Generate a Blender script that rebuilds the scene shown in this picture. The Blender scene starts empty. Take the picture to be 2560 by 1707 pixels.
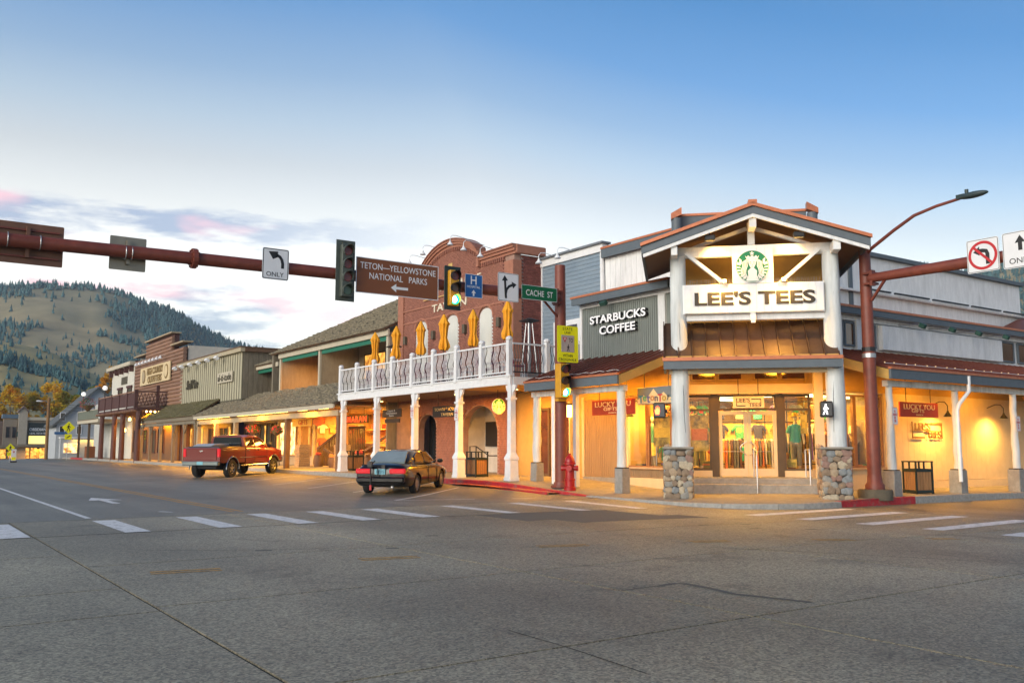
import bpy, bmesh, math, random
from mathutils import Matrix, Vector, noise
R = math.radians
S2 = math.sqrt(2)
scene = bpy.context.scene
col = scene.collection

# ------------------------------------------------------------------ camera
# world axes follow the streets: +Y runs up the left street, +X up the right one
AZ, PITCH, EYE = R(55.1), R(6.6), 1.5
fw = Vector((math.cos(AZ) * math.cos(PITCH), math.sin(AZ) * math.cos(PITCH), math.sin(PITCH)))
rt = Vector((math.sin(AZ), -math.cos(AZ), 0))
up = rt.cross(fw)
cam = bpy.data.objects.new('camera', bpy.data.cameras.new('camera'))
cam.data.sensor_width = 36
cam.data.lens = 2264 / 2560 * 36
cam.data.clip_end = 9000
cam.matrix_world = Matrix(((rt.x, up.x, -fw.x, 0), (rt.y, up.y, -fw.y, 0), (rt.z, up.z, -fw.z, EYE), (0, 0, 0, 1)))
col.objects.link(cam)
scene.camera = cam

# ------------------------------------------------------------------ sky
SUN_AZ, SUN_EL = AZ + R(141), R(12)          # soft evening glow from beyond the left side of the street
w = bpy.data.worlds.new("World"); scene.world = w; w.use_nodes = True
nt = w.node_tree; nt.nodes.clear(); N = nt.nodes.new; L = nt.links.new
def nd(t, **k):
    n = N(t)
    for a, b in k.items(): setattr(n, a, b)
    return n
def mth(op, a, b=None, c=None, clamp=False):
    n = nd('ShaderNodeMath', operation=op, use_clamp=clamp)
    for i, v in enumerate((a, b, c)):
        if v is None: continue
        if isinstance(v, (int, float)): n.inputs[i].default_value = v
        else: L(v, n.inputs[i])
    return n.outputs[0]
def rampn(fac, stops, interp='LINEAR'):
    n = nd('ShaderNodeValToRGB'); n.color_ramp.interpolation = interp
    e = n.color_ramp.elements
    while len(e) < len(stops): e.new(.5)
    for i, (p, c) in enumerate(stops):
        e[i].position = p; e[i].color = (*c, 1)
    L(fac, n.inputs[0]); return n.outputs[0]
def mixc(f, a, b):
    n = nd('ShaderNodeMix', data_type='RGBA')
    for s, v in ((0, f), (6, a), (7, b)):
        if isinstance(v, (int, float)): n.inputs[s].default_value = v
        elif isinstance(v, tuple): n.inputs[s].default_value = (*v, 1)
        else: L(v, n.inputs[s])
    return n.outputs[2]
tc = nd('ShaderNodeTexCoord')
sep = nd('ShaderNodeSeparateXYZ'); L(tc.outputs['Generated'], sep.inputs[0])
el = mth('MULTIPLY', mth('ARCSINE', sep.outputs[2]), 180 / math.pi)      # elevation in degrees
dsun = nd('ShaderNodeVectorMath', operation='DOT_PRODUCT'); L(tc.outputs['Generated'], dsun.inputs[0]); dsun.inputs[1].default_value = (math.cos(AZ + R(48)), math.sin(AZ + R(48)), 0)
away = mth('MULTIPLY', mth('SUBTRACT', .67, dsun.outputs['Value']), 1.05, clamp=True)       # the blue deepens away from the sunset
eln = mth('MULTIPLY', mth('DIVIDE', el, 90, clamp=True), mth('ADD', away, 1.0))
grad = rampn(eln, [(0.0, (0.725, 0.642, 0.522)), (.07, (0.685, 0.622, 0.522)), (.13, (0.575, 0.532, 0.462)), (.159, (0.440, 0.412, 0.357)), (.19, (0.315, 0.305, 0.276)), (.218, (0.226, 0.258, 0.277)), (.25, (0.128, 0.182, 0.252)), (.30, (0.039, 0.113, 0.238)), (.37, (0.002, 0.068, 0.188)), (.55, (0.004, 0.040, 0.120)), (1.0, (0.003, 0.020, 0.070))])
sky = nd('ShaderNodeTexSky', sky_type='NISHITA', sun_disc=False)
sky.sun_elevation = SUN_EL; sky.sun_rotation = math.pi / 2 - SUN_AZ
sky.air_density = 1.0; sky.dust_density = .6; sky.ozone_density = 2.5
# thin evening cloud in level streaks, thickest towards the sunset
azr = mth('MULTIPLY', mth('ARCTAN2', sep.outputs[1], sep.outputs[0]), 180 / math.pi)
cv = nd('ShaderNodeCombineXYZ'); L(mth('DIVIDE', azr, 5.5), cv.inputs[0]); L(mth('DIVIDE', el, 1.25), cv.inputs[1])
cn = nd('ShaderNodeTexNoise'); cn.inputs['Scale'].default_value = 1.0; cn.inputs['Detail'].default_value = 9; cn.inputs['Roughness'].default_value = .6
L(cv.outputs[0], cn.inputs['Vector'])
cv2 = nd('ShaderNodeCombineXYZ'); L(mth('DIVIDE', azr, 11), cv2.inputs[0]); L(mth('DIVIDE', el, 3.2), cv2.inputs[1]); cv2.inputs[2].default_value = 4.4
cb = nd('ShaderNodeTexNoise'); cb.inputs['Scale'].default_value = 1.0; cb.inputs['Detail'].default_value = 4
L(cv2.outputs[0], cb.inputs['Vector'])
dot = nd('ShaderNodeVectorMath', operation='DOT_PRODUCT'); L(tc.outputs['Generated'], dot.inputs[0])
CA = AZ + R(48); dot.inputs[1].default_value = (math.cos(CA), math.sin(CA), 0)
side = mth('MULTIPLY', mth('SUBTRACT', dot.outputs['Value'], .69), 6.0, clamp=True)
bands = rampn(mth('DIVIDE', el, 20, clamp=True), [(0, (0, 0, 0)), (.2, (.6,) * 3), (.32, (.95,) * 3), (.44, (.9,) * 3), (.51, (.30,) * 3), (.58, (.36,) * 3), (.635, (.95,) * 3), (.695, (.90,) * 3), (.75, (0, 0, 0))])
cm = mth('MULTIPLY', mth('MULTIPLY', side, mth('MULTIPLY', mth('SUBTRACT', 15.0, el), .8, clamp=True)), mth('MULTIPLY', mth('SUBTRACT', mth('ADD', mth('MULTIPLY', cn.outputs[0], 1.25), mth('MULTIPLY', bands, .5)), .955), 5.0, clamp=True))
pink = mth('MULTIPLY', mth('SUBTRACT', mth('ADD', cb.outputs[0], mth('MULTIPLY', mth('SUBTRACT', 1, mth('ABSOLUTE', mth('MULTIPLY', mth('SUBTRACT', el, 9.0), .5)), clamp=True), .16)), .54), 8, clamp=True)
cc = mixc(pink, (.175, .185, .24), (.58, .28, .28))
base = mixc(mth('MULTIPLY', cm, .9), grad, cc)
bg1 = nd('ShaderNodeBackground'); L(base, bg1.inputs[0]); bg1.inputs[1].default_value = 1.0
bg2 = nd('ShaderNodeBackground'); L(sky.outputs[0], bg2.inputs[0]); bg2.inputs[1].default_value = .05
ad = nd('ShaderNodeAddShader'); L(bg1.outputs[0], ad.inputs[0]); L(bg2.outputs[0], ad.inputs[1])
L(ad.outputs[0], nd('ShaderNodeOutputWorld').inputs[0])

# ------------------------------------------------------------------ sun
sd = bpy.data.lights.new('sun', 'SUN'); sd.energy = 2.5; sd.angle = R(50); sd.color = (1, .90, .77)
so = bpy.data.objects.new('sun', sd); col.objects.link(so)
tosun = Vector((math.cos(SUN_AZ) * math.cos(SUN_EL), math.sin(SUN_AZ) * math.cos(SUN_EL), math.sin(SUN_EL)))
so.rotation_euler = tosun.to_track_quat('Z', 'Y').to_euler()
so.location = tosun * 60

# ------------------------------------------------------------------ exposure
vs = scene.view_settings
vs.view_transform = 'Standard'; vs.look = 'None'; vs.exposure = 0.92; vs.gamma = 1
scene.render.engine = 'CYCLES'

# ------------------------------------------------------------------ helpers
MATS = {}
def mat(name, c, rough=.75, metal=0., var=.12, sc=3., bump=0., bsc=30., st=(1, 1, 1), emit=None, es=0., coat=0., spec=.5, c2=None, th=.5, sharp=4., orand=0.):
    """procedural surface: two noise octaves of colour change, optional second colour in patches, fine relief"""
    if name in MATS: return MATS[name]
    m = bpy.data.materials.new(name); MATS[name] = m; m.use_nodes = True
    t = m.node_tree; b = t.nodes['Principled BSDF']; nn = t.nodes.new; ll = t.links.new
    b.inputs['Roughness'].default_value = rough; b.inputs['Metallic'].default_value = metal
    b.inputs['Coat Weight'].default_value = coat; b.inputs['Specular IOR Level'].default_value = spec
    if coat: b.inputs['Coat Roughness'].default_value = .05
    if emit:
        b.inputs['Emission Color'].default_value = (*emit, 1); b.inputs['Emission Strength'].default_value = es
    b.inputs['Base Color'].default_value = (*c, 1)
    if var or bump or c2:
        g = nn('ShaderNodeNewGeometry'); mp = nn('ShaderNodeMapping'); mp.inputs['Scale'].default_value = st
        ll(g.outputs['Position'], mp.inputs[0])
    if var or c2:
        n1 = nn('ShaderNodeTexNoise'); n1.inputs['Scale'].default_value = sc; n1.inputs['Detail'].default_value = 8; n1.inputs['Roughness'].default_value = .62
        ll(mp.outputs[0], n1.inputs['Vector'])
        cr = nn('ShaderNodeValToRGB'); e = cr.color_ramp.elements
        d = [max(0, x * (1 - var)) for x in c]; h = [min(1, x * (1 + var)) for x in c]
        e[0].position = .3; e[1].position = .7; e[0].color = (*d, 1); e[1].color = (*h, 1)
        ll(n1.outputs[0], cr.inputs[0]); out = cr.outputs[0]
        if c2:
            n2 = nn('ShaderNodeTexNoise'); n2.inputs['Scale'].default_value = sc * .31; n2.inputs['Detail'].default_value = 10; n2.inputs['Roughness'].default_value = .7
            ll(mp.outputs[0], n2.inputs['Vector'])
            mr = nn('ShaderNodeMapRange'); mr.inputs[1].default_value = th - .5 / sharp; mr.inputs[2].default_value = th + .5 / sharp
            ll(n2.outputs[0], mr.inputs[0])
            mx = nn('ShaderNodeMix'); mx.data_type = 'RGBA'; ll(mr.outputs[0], mx.inputs[0]); ll(out, mx.inputs[6]); mx.inputs[7].default_value = (*c2, 1); out = mx.outputs[2]
        if orand:
            oi = nn('ShaderNodeObjectInfo'); hs = nn('ShaderNodeHueSaturation')
            mr2 = nn('ShaderNodeMapRange'); mr2.inputs[3].default_value = 1 - orand; mr2.inputs[4].default_value = 1 + orand
            ll(oi.outputs['Random'], mr2.inputs[0]); ll(mr2.outputs[0], hs.inputs['Value']); ll(out, hs.inputs['Color']); out = hs.outputs[0]
        ll(out, b.inputs['Base Color'])
    if bump:
        n3 = nn('ShaderNodeTexNoise'); n3.inputs['Scale'].default_value = bsc; n3.inputs['Detail'].default_value = 4
        ll(mp.outputs[0], n3.inputs['Vector'])
        bp = nn('ShaderNodeBump'); bp.inputs['Strength'].default_value = bump; bp.inputs['Distance'].default_value = .02
        ll(n3.outputs[0], bp.inputs['Height']); ll(bp.outputs[0], b.inputs['Normal'])
    return m
def glow(name, c, s):
    m = bpy.data.materials.new(name); MATS[name] = m; m.use_nodes = True
    b = m.node_tree.nodes['Principled BSDF']; b.inputs['Base Color'].default_value = (*c, 1)
    b.inputs['Emission Color'].default_value = (*c, 1); b.inputs['Emission Strength'].default_value = s
    return m
def litglow(name, c, s, sc=1.6):
    """lit shop window: uneven brightness of the goods and lamps inside"""
    m = glow(name, c, s); t = m.node_tree; nn = t.nodes.new; b = t.nodes['Principled BSDF']
    g = nn('ShaderNodeNewGeometry'); n = nn('ShaderNodeTexNoise'); n.inputs['Scale'].default_value = sc; n.inputs['Detail'].default_value = 5; t.links.new(g.outputs['Position'], n.inputs['Vector'])
    cr = nn('ShaderNodeValToRGB'); e = cr.color_ramp.elements; e[0].position = .36; e[1].position = .62; e[0].color = (c[0] * .22, c[1] * .12, c[2] * .06, 1); e[1].color = (*c, 1)
    t.links.new(n.outputs[0], cr.inputs[0]); t.links.new(cr.outputs[0], b.inputs['Emission Color']); b.inputs['Base Color'].default_value = (.05, .03, .01, 1); return m
def glassmat(name, tint, refl=.1, rough=.02):
    m = bpy.data.materials.new(name); MATS[name] = m; m.use_nodes = True
    t = m.node_tree; t.nodes.clear(); nn = t.nodes.new
    tr = nn('ShaderNodeBsdfTransparent'); tr.inputs[0].default_value = (*tint, 1)
    gl = nn('ShaderNodeBsdfGlossy'); gl.inputs['Roughness'].default_value = rough
    lw = nn('ShaderNodeLayerWeight'); lw.inputs[0].default_value = .25
    mr = nn('ShaderNodeMapRange'); mr.inputs[3].default_value = refl; mr.inputs[4].default_value = .6
    t.links.new(lw.outputs['Fresnel'], mr.inputs[0])
    mx = nn('ShaderNodeMixShader'); t.links.new(mr.outputs[0], mx.inputs[0]); t.links.new(tr.outputs[0], mx.inputs[1]); t.links.new(gl.outputs[0], mx.inputs[2])
    t.links.new(mx.outputs[0], nn('ShaderNodeOutputMaterial').inputs[0])
    return m

Wl = {}
class MB:
    """collects shapes, then links them as one mesh object"""
    def __init__(s, M=None): s.v = []; s.f = []; s.M = M
    def add(s, vs, fs):
        b = len(s.v)
        s.v += [s.M @ Vector(v) for v in vs] if s.M else [Vector(v) for v in vs]
        s.f += [tuple(i + b for i in f) for f in fs]; return s
    def box(s, x0, x1, y0, y1, z0, z1):
        return s.add([(x, y, z) for z in (z0, z1) for y in (y0, y1) for x in (x0, x1)],
                     [(0, 2, 3, 1), (4, 5, 7, 6), (0, 1, 5, 4), (2, 6, 7, 3), (0, 4, 6, 2), (1, 3, 7, 5)])
    def obox(s, c, sz, rot):
        c = Vector(c); h = Vector(sz) / 2
        return s.add([c + rot @ Vector((x * h.x, y * h.y, z * h.z)) for z in (-1, 1) for y in (-1, 1) for x in (-1, 1)],
                     [(0, 2, 3, 1), (4, 5, 7, 6), (0, 1, 5, 4), (2, 6, 7, 3), (0, 4, 6, 2), (1, 3, 7, 5)])
    def bar(s, p0, p1, wd, ht, upv=(0, 0, 1)):
        p0, p1 = Vector(p0), Vector(p1); d = (p1 - p0); ln = d.length; d.normalize()
        sd_ = d.cross(Vector(upv)); sd_.normalize(); u = sd_.cross(d)
        rot = Matrix((d, sd_, u)).transposed()
        return s.obox((p0 + p1) / 2, (ln, wd, ht), rot)
    def tube(s, pts, r, n=8, caps=True):
        pts = [Vector(p) for p in pts]; rs = r if isinstance(r, (list, tuple)) else [r] * len(pts)
        vs = []; fs = []; prev = None
        for i, p in enumerate(pts):
            d = (pts[min(i + 1, len(pts) - 1)] - pts[max(i - 1, 0)]).normalized()
            if prev is None:
                a = d.orthogonal().normalized()
            else:
                a = (prev - d * prev.dot(d)).normalized()
            prev = a; b = d.cross(a)
            vs += [p + (a * math.cos(2 * math.pi * k / n) + b * math.sin(2 * math.pi * k / n)) * rs[i] for k in range(n)]
        for i in range(len(pts) - 1):
            for k in range(n): fs.append((i * n + k, i * n + (k + 1) % n, (i + 1) * n + (k + 1) % n, (i + 1) * n + k))
        if caps: fs += [tuple(range(n))[::-1], tuple(range((len(pts) - 1) * n, len(pts) * n))]
        return s.add(vs, fs)
    def cyl(s, p0, p1, r0, r1=None, n=14): return s.tube([p0, p1], [r0, r0 if r1 is None else r1], n)
    def lathe(s, prof, c=(0, 0, 0), n=18, sx=1, sy=1, ph=0):
        vs = [(c[0] + r * sx * math.cos(2 * math.pi * (k + ph) / n), c[1] + r * sy * math.sin(2 * math.pi * (k + ph) / n), c[2] + z) for r, z in prof for k in range(n)]
        m = len(prof); fs = [(i * n + k, i * n + (k + 1) % n, (i + 1) * n + (k + 1) % n, (i + 1) * n + k) for i in range(m - 1) for k in range(n)]
        fs += [tuple(range(n))[::-1], tuple(range((m - 1) * n, m * n))]
        return s.add(vs, fs)
    def prism(s, poly, d0, d1, ax='y'):
        n = len(poly)
        f = {'y': lambda a, b, d: (a, d, b), 'x': lambda a, b, d: (d, a, b), 'z': lambda a, b, d: (a, b, d)}[ax]
        return s.add([f(a, b, d) for d in (d0, d1) for a, b in poly],
                     [tuple(range(n)), tuple(range(n, 2 * n))[::-1]] + [(i, (i + 1) % n, n + (i + 1) % n, n + i) for i in range(n)])
    def quad(s, *p): return s.add(p, [tuple(range(len(p)))])
    def sph(s, c, r, n=12, m=8):
        r = (r, r, r) if isinstance(r, (int, float)) else r
        vs = [(c[0], c[1], c[2] - r[2])]
        for i in range(1, m):
            a = math.pi * i / m
            vs += [(c[0] + r[0] * math.sin(a) * math.cos(2 * math.pi * k / n), c[1] + r[1] * math.sin(a) * math.sin(2 * math.pi * k / n), c[2] - r[2] * math.cos(a)) for k in range(n)]
        vs.append((c[0], c[1], c[2] + r[2])); fs = []
        for k in range(n):
            fs.append((0, 1 + (k + 1) % n, 1 + k)); e = 1 + (m - 2) * n
            fs.append((len(vs) - 1, e + k, e + (k + 1) % n))
        for i in range(m - 2):
            for k in range(n): fs.append((1 + i * n + k, 1 + i * n + (k + 1) % n, 1 + (i + 1) * n + (k + 1) % n, 1 + (i + 1) * n + k))
        return s.add(vs, fs)
    def grid(s, x0, x1, y0, y1, nx, ny, zf):
        vs = [(x0 + (x1 - x0) * i / nx, y0 + (y1 - y0) * j / ny) for j in range(ny + 1) for i in range(nx + 1)]
        return s.add([(x, y, zf(x, y)) for x, y in vs],
                     [(j * (nx + 1) + i, j * (nx + 1) + i + 1, (j + 1) * (nx + 1) + i + 1, (j + 1) * (nx + 1) + i) for j in range(ny) for i in range(nx)])
    def mesh(s, name, m, smooth=False, bev=0, org=None, fix=True):
        c = Vector(org) if org is not None else Vector((0, 0, 0))
        me = bpy.data.meshes.new(name); me.from_pydata([v - c for v in s.v], [], s.f)
        if fix or bev:
            b = bmesh.new(); b.from_mesh(me)
            if fix: bmesh.ops.recalc_face_normals(b, faces=b.faces)
            if bev:
                ed = [e for e in b.edges if len(e.link_faces) == 2 and e.calc_face_angle(0) > .5]
                bmesh.ops.bevel(b, geom=ed, offset=bev, segments=1, affect='EDGES', profile=.5)
            b.to_mesh(me); b.free()
        if smooth:
            me.polygons.foreach_set('use_smooth', [True] * len(me.polygons))
            me.set_sharp_from_angle(angle=R(42))
        if m: me.materials.append(m)
        me.update(); return me
    def build(s, name, m, parent=None, smooth=False, bev=0, fix=True):
        xs = [v.x for v in s.v]; ys = [v.y for v in s.v]; zs = [v.z for v in s.v]
        c = Vector(((min(xs) + max(xs)) / 2, (min(ys) + max(ys)) / 2, min(zs)))
        return link(name, s.mesh(name, m, smooth, bev, c, fix), parent, c)
def link(name, me, parent, c):
    o = bpy.data.objects.new(name, me); col.objects.link(o); c = Vector(c); Wl[o.name] = c
    if parent: o.parent = parent; o.location = c - Wl[parent.name]
    else: o.location = c
    return o
def inst(name, me, parent, M):
    o = bpy.data.objects.new(name, me); col.objects.link(o); Wl[o.name] = M.translation.copy()
    if parent: o.parent = parent; o.matrix_local = Matrix.Translation(-Wl[parent.name]) @ M
    else: o.matrix_world = M
    return o
def tag(o, label, cat, group=None):
    o['label'] = label; o['category'] = cat
    if group: o['group'] = group
    return o
def thing(name, label, cat, loc=(0, 0, 0), group=None):
    o = bpy.data.objects.new(name, None); col.objects.link(o); o.location = loc; o.empty_display_size = .2
    Wl[o.name] = Vector(loc); return tag(o, label, cat, group)
def struct(o): o['kind'] = 'structure'; return o
def stuff(o): o['kind'] = 'stuff'; return o
def place(o, loc, rz=0, rx=0, ry=0): o.location = loc; o.rotation_euler = (rx, ry, rz); return o
def copytree(o, parent=None):
    c = o.copy(); col.objects.link(c); c.parent = parent
    if parent: c.matrix_parent_inverse = o.matrix_parent_inverse
    for ch in list(o.children): copytree(ch, c)
    return c
def FR(origin, right):
    """frame of a wall or sign: local x along it, local y into it, local z up"""
    r = Vector(right).normalized(); n = r.cross(Vector((0, 0, 1)))
    return Matrix(((r.x, -n.x, 0, origin[0]), (r.y, -n.y, 0, origin[1]), (r.z, -n.z, 1, origin[2]), (0, 0, 0, 1)))
RA = (0, -1, 0); RB = (1, 0, 0); RD = (1 / S2, -1 / S2, 0)      # facing the left street, the right street, the corner
FD = FR((0, 0, 0), RD)                                            # corner porch frame: (u across, v deep, z)
def text(s, F, c, h, m, parent, wd=None, ext=.008, off=0., name='lettering', shear=0., sp=1.):
    cu = bpy.data.curves.new('lettering', 'FONT'); cu.body = s; cu.extrude = ext; cu.offset = off; cu.align_x = 'CENTER'; cu.shear = shear; cu.space_character = sp; cu.space_line = .85; cu.resolution_u = 4
    ob = bpy.data.objects.new('lettering', cu); col.objects.link(ob)
    me = bpy.data.meshes.new_from_object(ob); bpy.data.objects.remove(ob); bpy.data.curves.remove(cu)
    xs = [v.co.x for v in me.vertices]; ys = [v.co.y for v in me.vertices]
    cx, cy = (min(xs) + max(xs)) / 2, (min(ys) + max(ys)) / 2; k = h / (max(ys) - min(ys)); kx = wd / (max(xs) - min(xs)) if wd else k
    o0 = F @ Vector(c)
    for v in me.vertices:
        x, y, z = v.co; v.co = F @ Vector((c[0] + (x - cx) * kx, c[1] - z, c[2] + (y - cy) * k)) - o0
    me.materials.clear(); me.materials.append(m); me.name = name
    return link(name, me, parent, o0)
def lamp(kind, loc, energy, colr, parent=None, size=.3, size_y=None, to=None, spot=None, blend=.6):
    d = bpy.data.lights.new('lamp_light', kind); d.energy = energy; d.color = colr
    if kind == 'AREA':
        d.size = size
        if size_y: d.shape = 'RECTANGLE'; d.size_y = size_y
    else: d.shadow_soft_size = size
    if kind == 'SPOT': d.spot_size = spot; d.spot_blend = blend
    o = bpy.data.objects.new('lamp_light', d); col.objects.link(o)
    q = Vector(to if to else (0, 0, -1)).to_track_quat('-Z', 'Y')
    if parent: o.parent = parent; o.location = Vector(loc) - Wl[parent.name]
    else: o.location = loc
    o.rotation_euler = q.to_euler(); return o
WARM = (1, .40, .02); WARM2 = (1, .52, .09)
rnd = random.Random(7)
def sst(t): t = max(0, min(1, t)); return t * t * (3 - 2 * t)
def lerpt(x, tab):
    if x <= tab[0][0]: return tab[0][1]
    for (a, p), (b, q) in zip(tab, tab[1:]):
        if x <= b: return p + (q - p) * (x - a) / (b - a)
    return tab[-1][1]
def zr(x, y):      # road surface
    a = .12 * sst((x - 12) / 5.5) * sst((y - 21) / 6)
    b = (-.09 * sst((x - 11) / 7) - .007 * max(0, x - 18)) * (1 - sst((y - 15) / 7))
    return a + b - .95 * sst((y - 112) / 70)
def gz(x, y):      # pavement surface
    a = lerpt(y, [(15, .03), (21.3, .03), (24, .17), (26.5, .30), (112, .30), (185, -.7)]) + .012 * (x - 18)
    b = lerpt(x, [(18, .02), (24, .07), (28, .05), (31, 0), (60, -.3)]) + .012 * (y - 15)
    k = sst((x - y - 3.25) / 5 + .5)
    return a * (1 - k) + b * k

# ------------------------------------------------------------------ shared materials
white = mat('weathered_white_paint', (.77, .78, .77), .6, var=.10, sc=6, st=(1, 1, .25), bump=.15, bsc=40, c2=(.63, .64, .63), th=.60, sharp=6)
whitep = mat('white_paint', (.76, .77, .77), .45, var=.06, sc=5)
logwhite = mat('painted_log', (.60, .63, .62), .75, var=.22, sc=5, st=(1, 1, .12), bump=.5, bsc=16, c2=(.44, .46, .45), th=.62, sharp=9)
grey = mat('grey_fascia_paint', (.105, .13, .15), .55, var=.10, sc=4, bump=.05)
copper = mat('aged_copper', (.42, .135, .06), .42, metal=.35, var=.22, sc=5, c2=(.25, .085, .045), th=.6, sharp=5)
coppr_edge = mat('copper_edge', (.52, .17, .075), .42, metal=.25, var=.15, sc=7)
redroof = mat('dark_red_metal_roof', (.17, .05, .033), .45, metal=.3, var=.2, sc=4)
ochre = mat('ochre_wall_paint', (.50, .31, .085), .8, var=.08, sc=4)
cream = mat('cream_wall_paint', (.62, .50, .31), .8, var=.07, sc=3)
tanrib = mat('tan_ribbed_board', (.33, .22, .115), .75, var=.12, sc=7, st=(1, 1, .2))
greyrib = mat('grey_green_board', (.20, .225, .205), .7, var=.10, sc=7, st=(1, 1, .2))
steel = mat('galvanised_steel', (.45, .46, .47), .4, metal=.8, var=.08)
black = mat('black_metal', (.012, .012, .013), .45, var=.2)
darkbr = mat('dark_brown_paint', (.10, .065, .035), .6, var=.2, sc=6, st=(1, 1, .2))
rust = mat('rust_red_pole_paint', (.20, .048, .028), .5, var=.18, sc=5, c2=(.15, .036, .022), th=.55)
concrete = mat('pier_concrete', (.29, .28, .25), .9, var=.16, sc=9, bump=.3, bsc=60, c2=(.22, .21, .19), th=.58)
signwhite = mat('sign_white', (.74, .75, .76), .35, var=.04)
signblack = mat('sign_black', (.012, .012, .012), .5, var=0)
glass = glassmat('shop_glass', (.95, .95, .92), .02)
skyglass = mat('dark_reflecting_glass', (.02, .022, .025), .06, spec=1.0, var=0, metal=.0)
# ================================================================== ground, roads, pavements
agg = mat('worn_concrete', (.285, .25, .162), .54, var=.34, sc=38, bump=.35, bsc=120, c2=(.178, .158, .11), th=.50, sharp=2.2)
def aggregate(m, sc=150., st=None):      # exposed stones and dark pits on top of the concrete colour
    t = m.node_tree; nn = t.nodes.new; ll = t.links.new; b = t.nodes['Principled BSDF']
    src = b.inputs['Base Color'].links[0].from_socket
    g = nn('ShaderNodeNewGeometry'); vo = nn('ShaderNodeTexVoronoi'); vo.inputs['Scale'].default_value = sc * .35; ll(g.outputs['Position'], vo.inputs['Vector'])
    hs = nn('ShaderNodeSeparateColor'); ll(vo.outputs['Color'], hs.inputs[0])
    mr = nn('ShaderNodeMapRange'); mr.inputs[3].default_value = .48; mr.inputs[4].default_value = 1.66; ll(hs.outputs[0], mr.inputs[0])
    n = nn('ShaderNodeTexNoise'); n.inputs['Scale'].default_value = .22; n.inputs['Detail'].default_value = 6; ll(g.outputs['Position'], n.inputs['Vector'])
    mr2 = nn('ShaderNodeMapRange'); mr2.inputs[1].default_value = .3; mr2.inputs[2].default_value = .7; mr2.inputs[3].default_value = .70; mr2.inputs[4].default_value = 1.24; ll(n.outputs[0], mr2.inputs[0])
    mu = nn('ShaderNodeMath'); mu.operation = 'MULTIPLY'; ll(mr.outputs[0], mu.inputs[0]); ll(mr2.outputs[0], mu.inputs[1])
    if st:      # wheel paths polished along the lane
        mp = nn('ShaderNodeMapping'); mp.inputs['Scale'].default_value = st; ll(g.outputs['Position'], mp.inputs[0]); n5 = nn('ShaderNodeTexNoise'); n5.inputs['Scale'].default_value = 1; n5.inputs['Detail'].default_value = 5; ll(mp.outputs[0], n5.inputs['Vector'])
        m5 = nn('ShaderNodeMapRange'); m5.inputs[1].default_value = .32; m5.inputs[2].default_value = .68; m5.inputs[3].default_value = .76; m5.inputs[4].default_value = 1.22; ll(n5.outputs[0], m5.inputs[0]); mu2 = nn('ShaderNodeMath'); mu2.operation = 'MULTIPLY'; ll(mu.outputs[0], mu2.inputs[0]); ll(m5.outputs[0], mu2.inputs[1]); mu = mu2
    n6 = nn('ShaderNodeTexNoise'); n6.inputs['Scale'].default_value = .75; n6.inputs['Detail'].default_value = 7; n6.inputs['Roughness'].default_value = .7; n6.inputs['Distortion'].default_value = .8; ll(g.outputs['Position'], n6.inputs['Vector'])
    m6 = nn('ShaderNodeMapRange'); m6.inputs[1].default_value = .56; m6.inputs[2].default_value = .64; m6.inputs[3].default_value = 1.05; m6.inputs[4].default_value = .74; ll(n6.outputs[0], m6.inputs[0]); mu3 = nn('ShaderNodeMath'); mu3.operation = 'MULTIPLY'; ll(mu.outputs[0], mu3.inputs[0]); ll(m6.outputs[0], mu3.inputs[1]); mu = mu3      # old stains
    hv = nn('ShaderNodeHueSaturation'); ll(src, hv.inputs['Color']); ll(mu.outputs[0], hv.inputs['Value']); ll(hv.outputs[0], b.inputs['Base Color'])
aggregate(agg, 150., (.35, .09, 1))
asphalt = mat('worn_asphalt', (.158, .148, .112), .5, var=.3, sc=30, bump=.3, bsc=110, c2=(.113, .106, .081), th=.52, sharp=2.5)
aggregate(asphalt, 190, (.9, .05, 1))
dasph = mat('dark_asphalt_patch', (.125, .115, .09), .8, var=.3, sc=30, bump=.3, bsc=110)
joint = mat('joint_filler', (.018, .017, .016), .9, var=.3)
pave = mat('pavement_concrete', (.25, .235, .195), .85, var=.18, sc=8, bump=.2, bsc=70, c2=(.19, .175, .14), th=.56, sharp=4)
paint_w = mat('worn_white_road_paint', (.72, .72, .69), .65, var=.2, sc=22, c2=(.36, .35, .32), th=.58, sharp=6)
paint_y = mat('worn_yellow_road_paint', (.56, .29, .05), .75, var=.3, sc=26, c2=(.24, .18, .10), th=.56, sharp=6)
paint_r = mat('red_kerb_paint', (.42, .018, .022), .6, var=.2, sc=9, c2=(.26, .11, .095), th=.58, sharp=7)
kerbm = mat('kerb_concrete', (.31, .30, .27), .85, var=.2, sc=9, bump=.2, bsc=60)
earth = mat('valley_floor', (.16, .15, .09), .95, var=.3, sc=.05)

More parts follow.
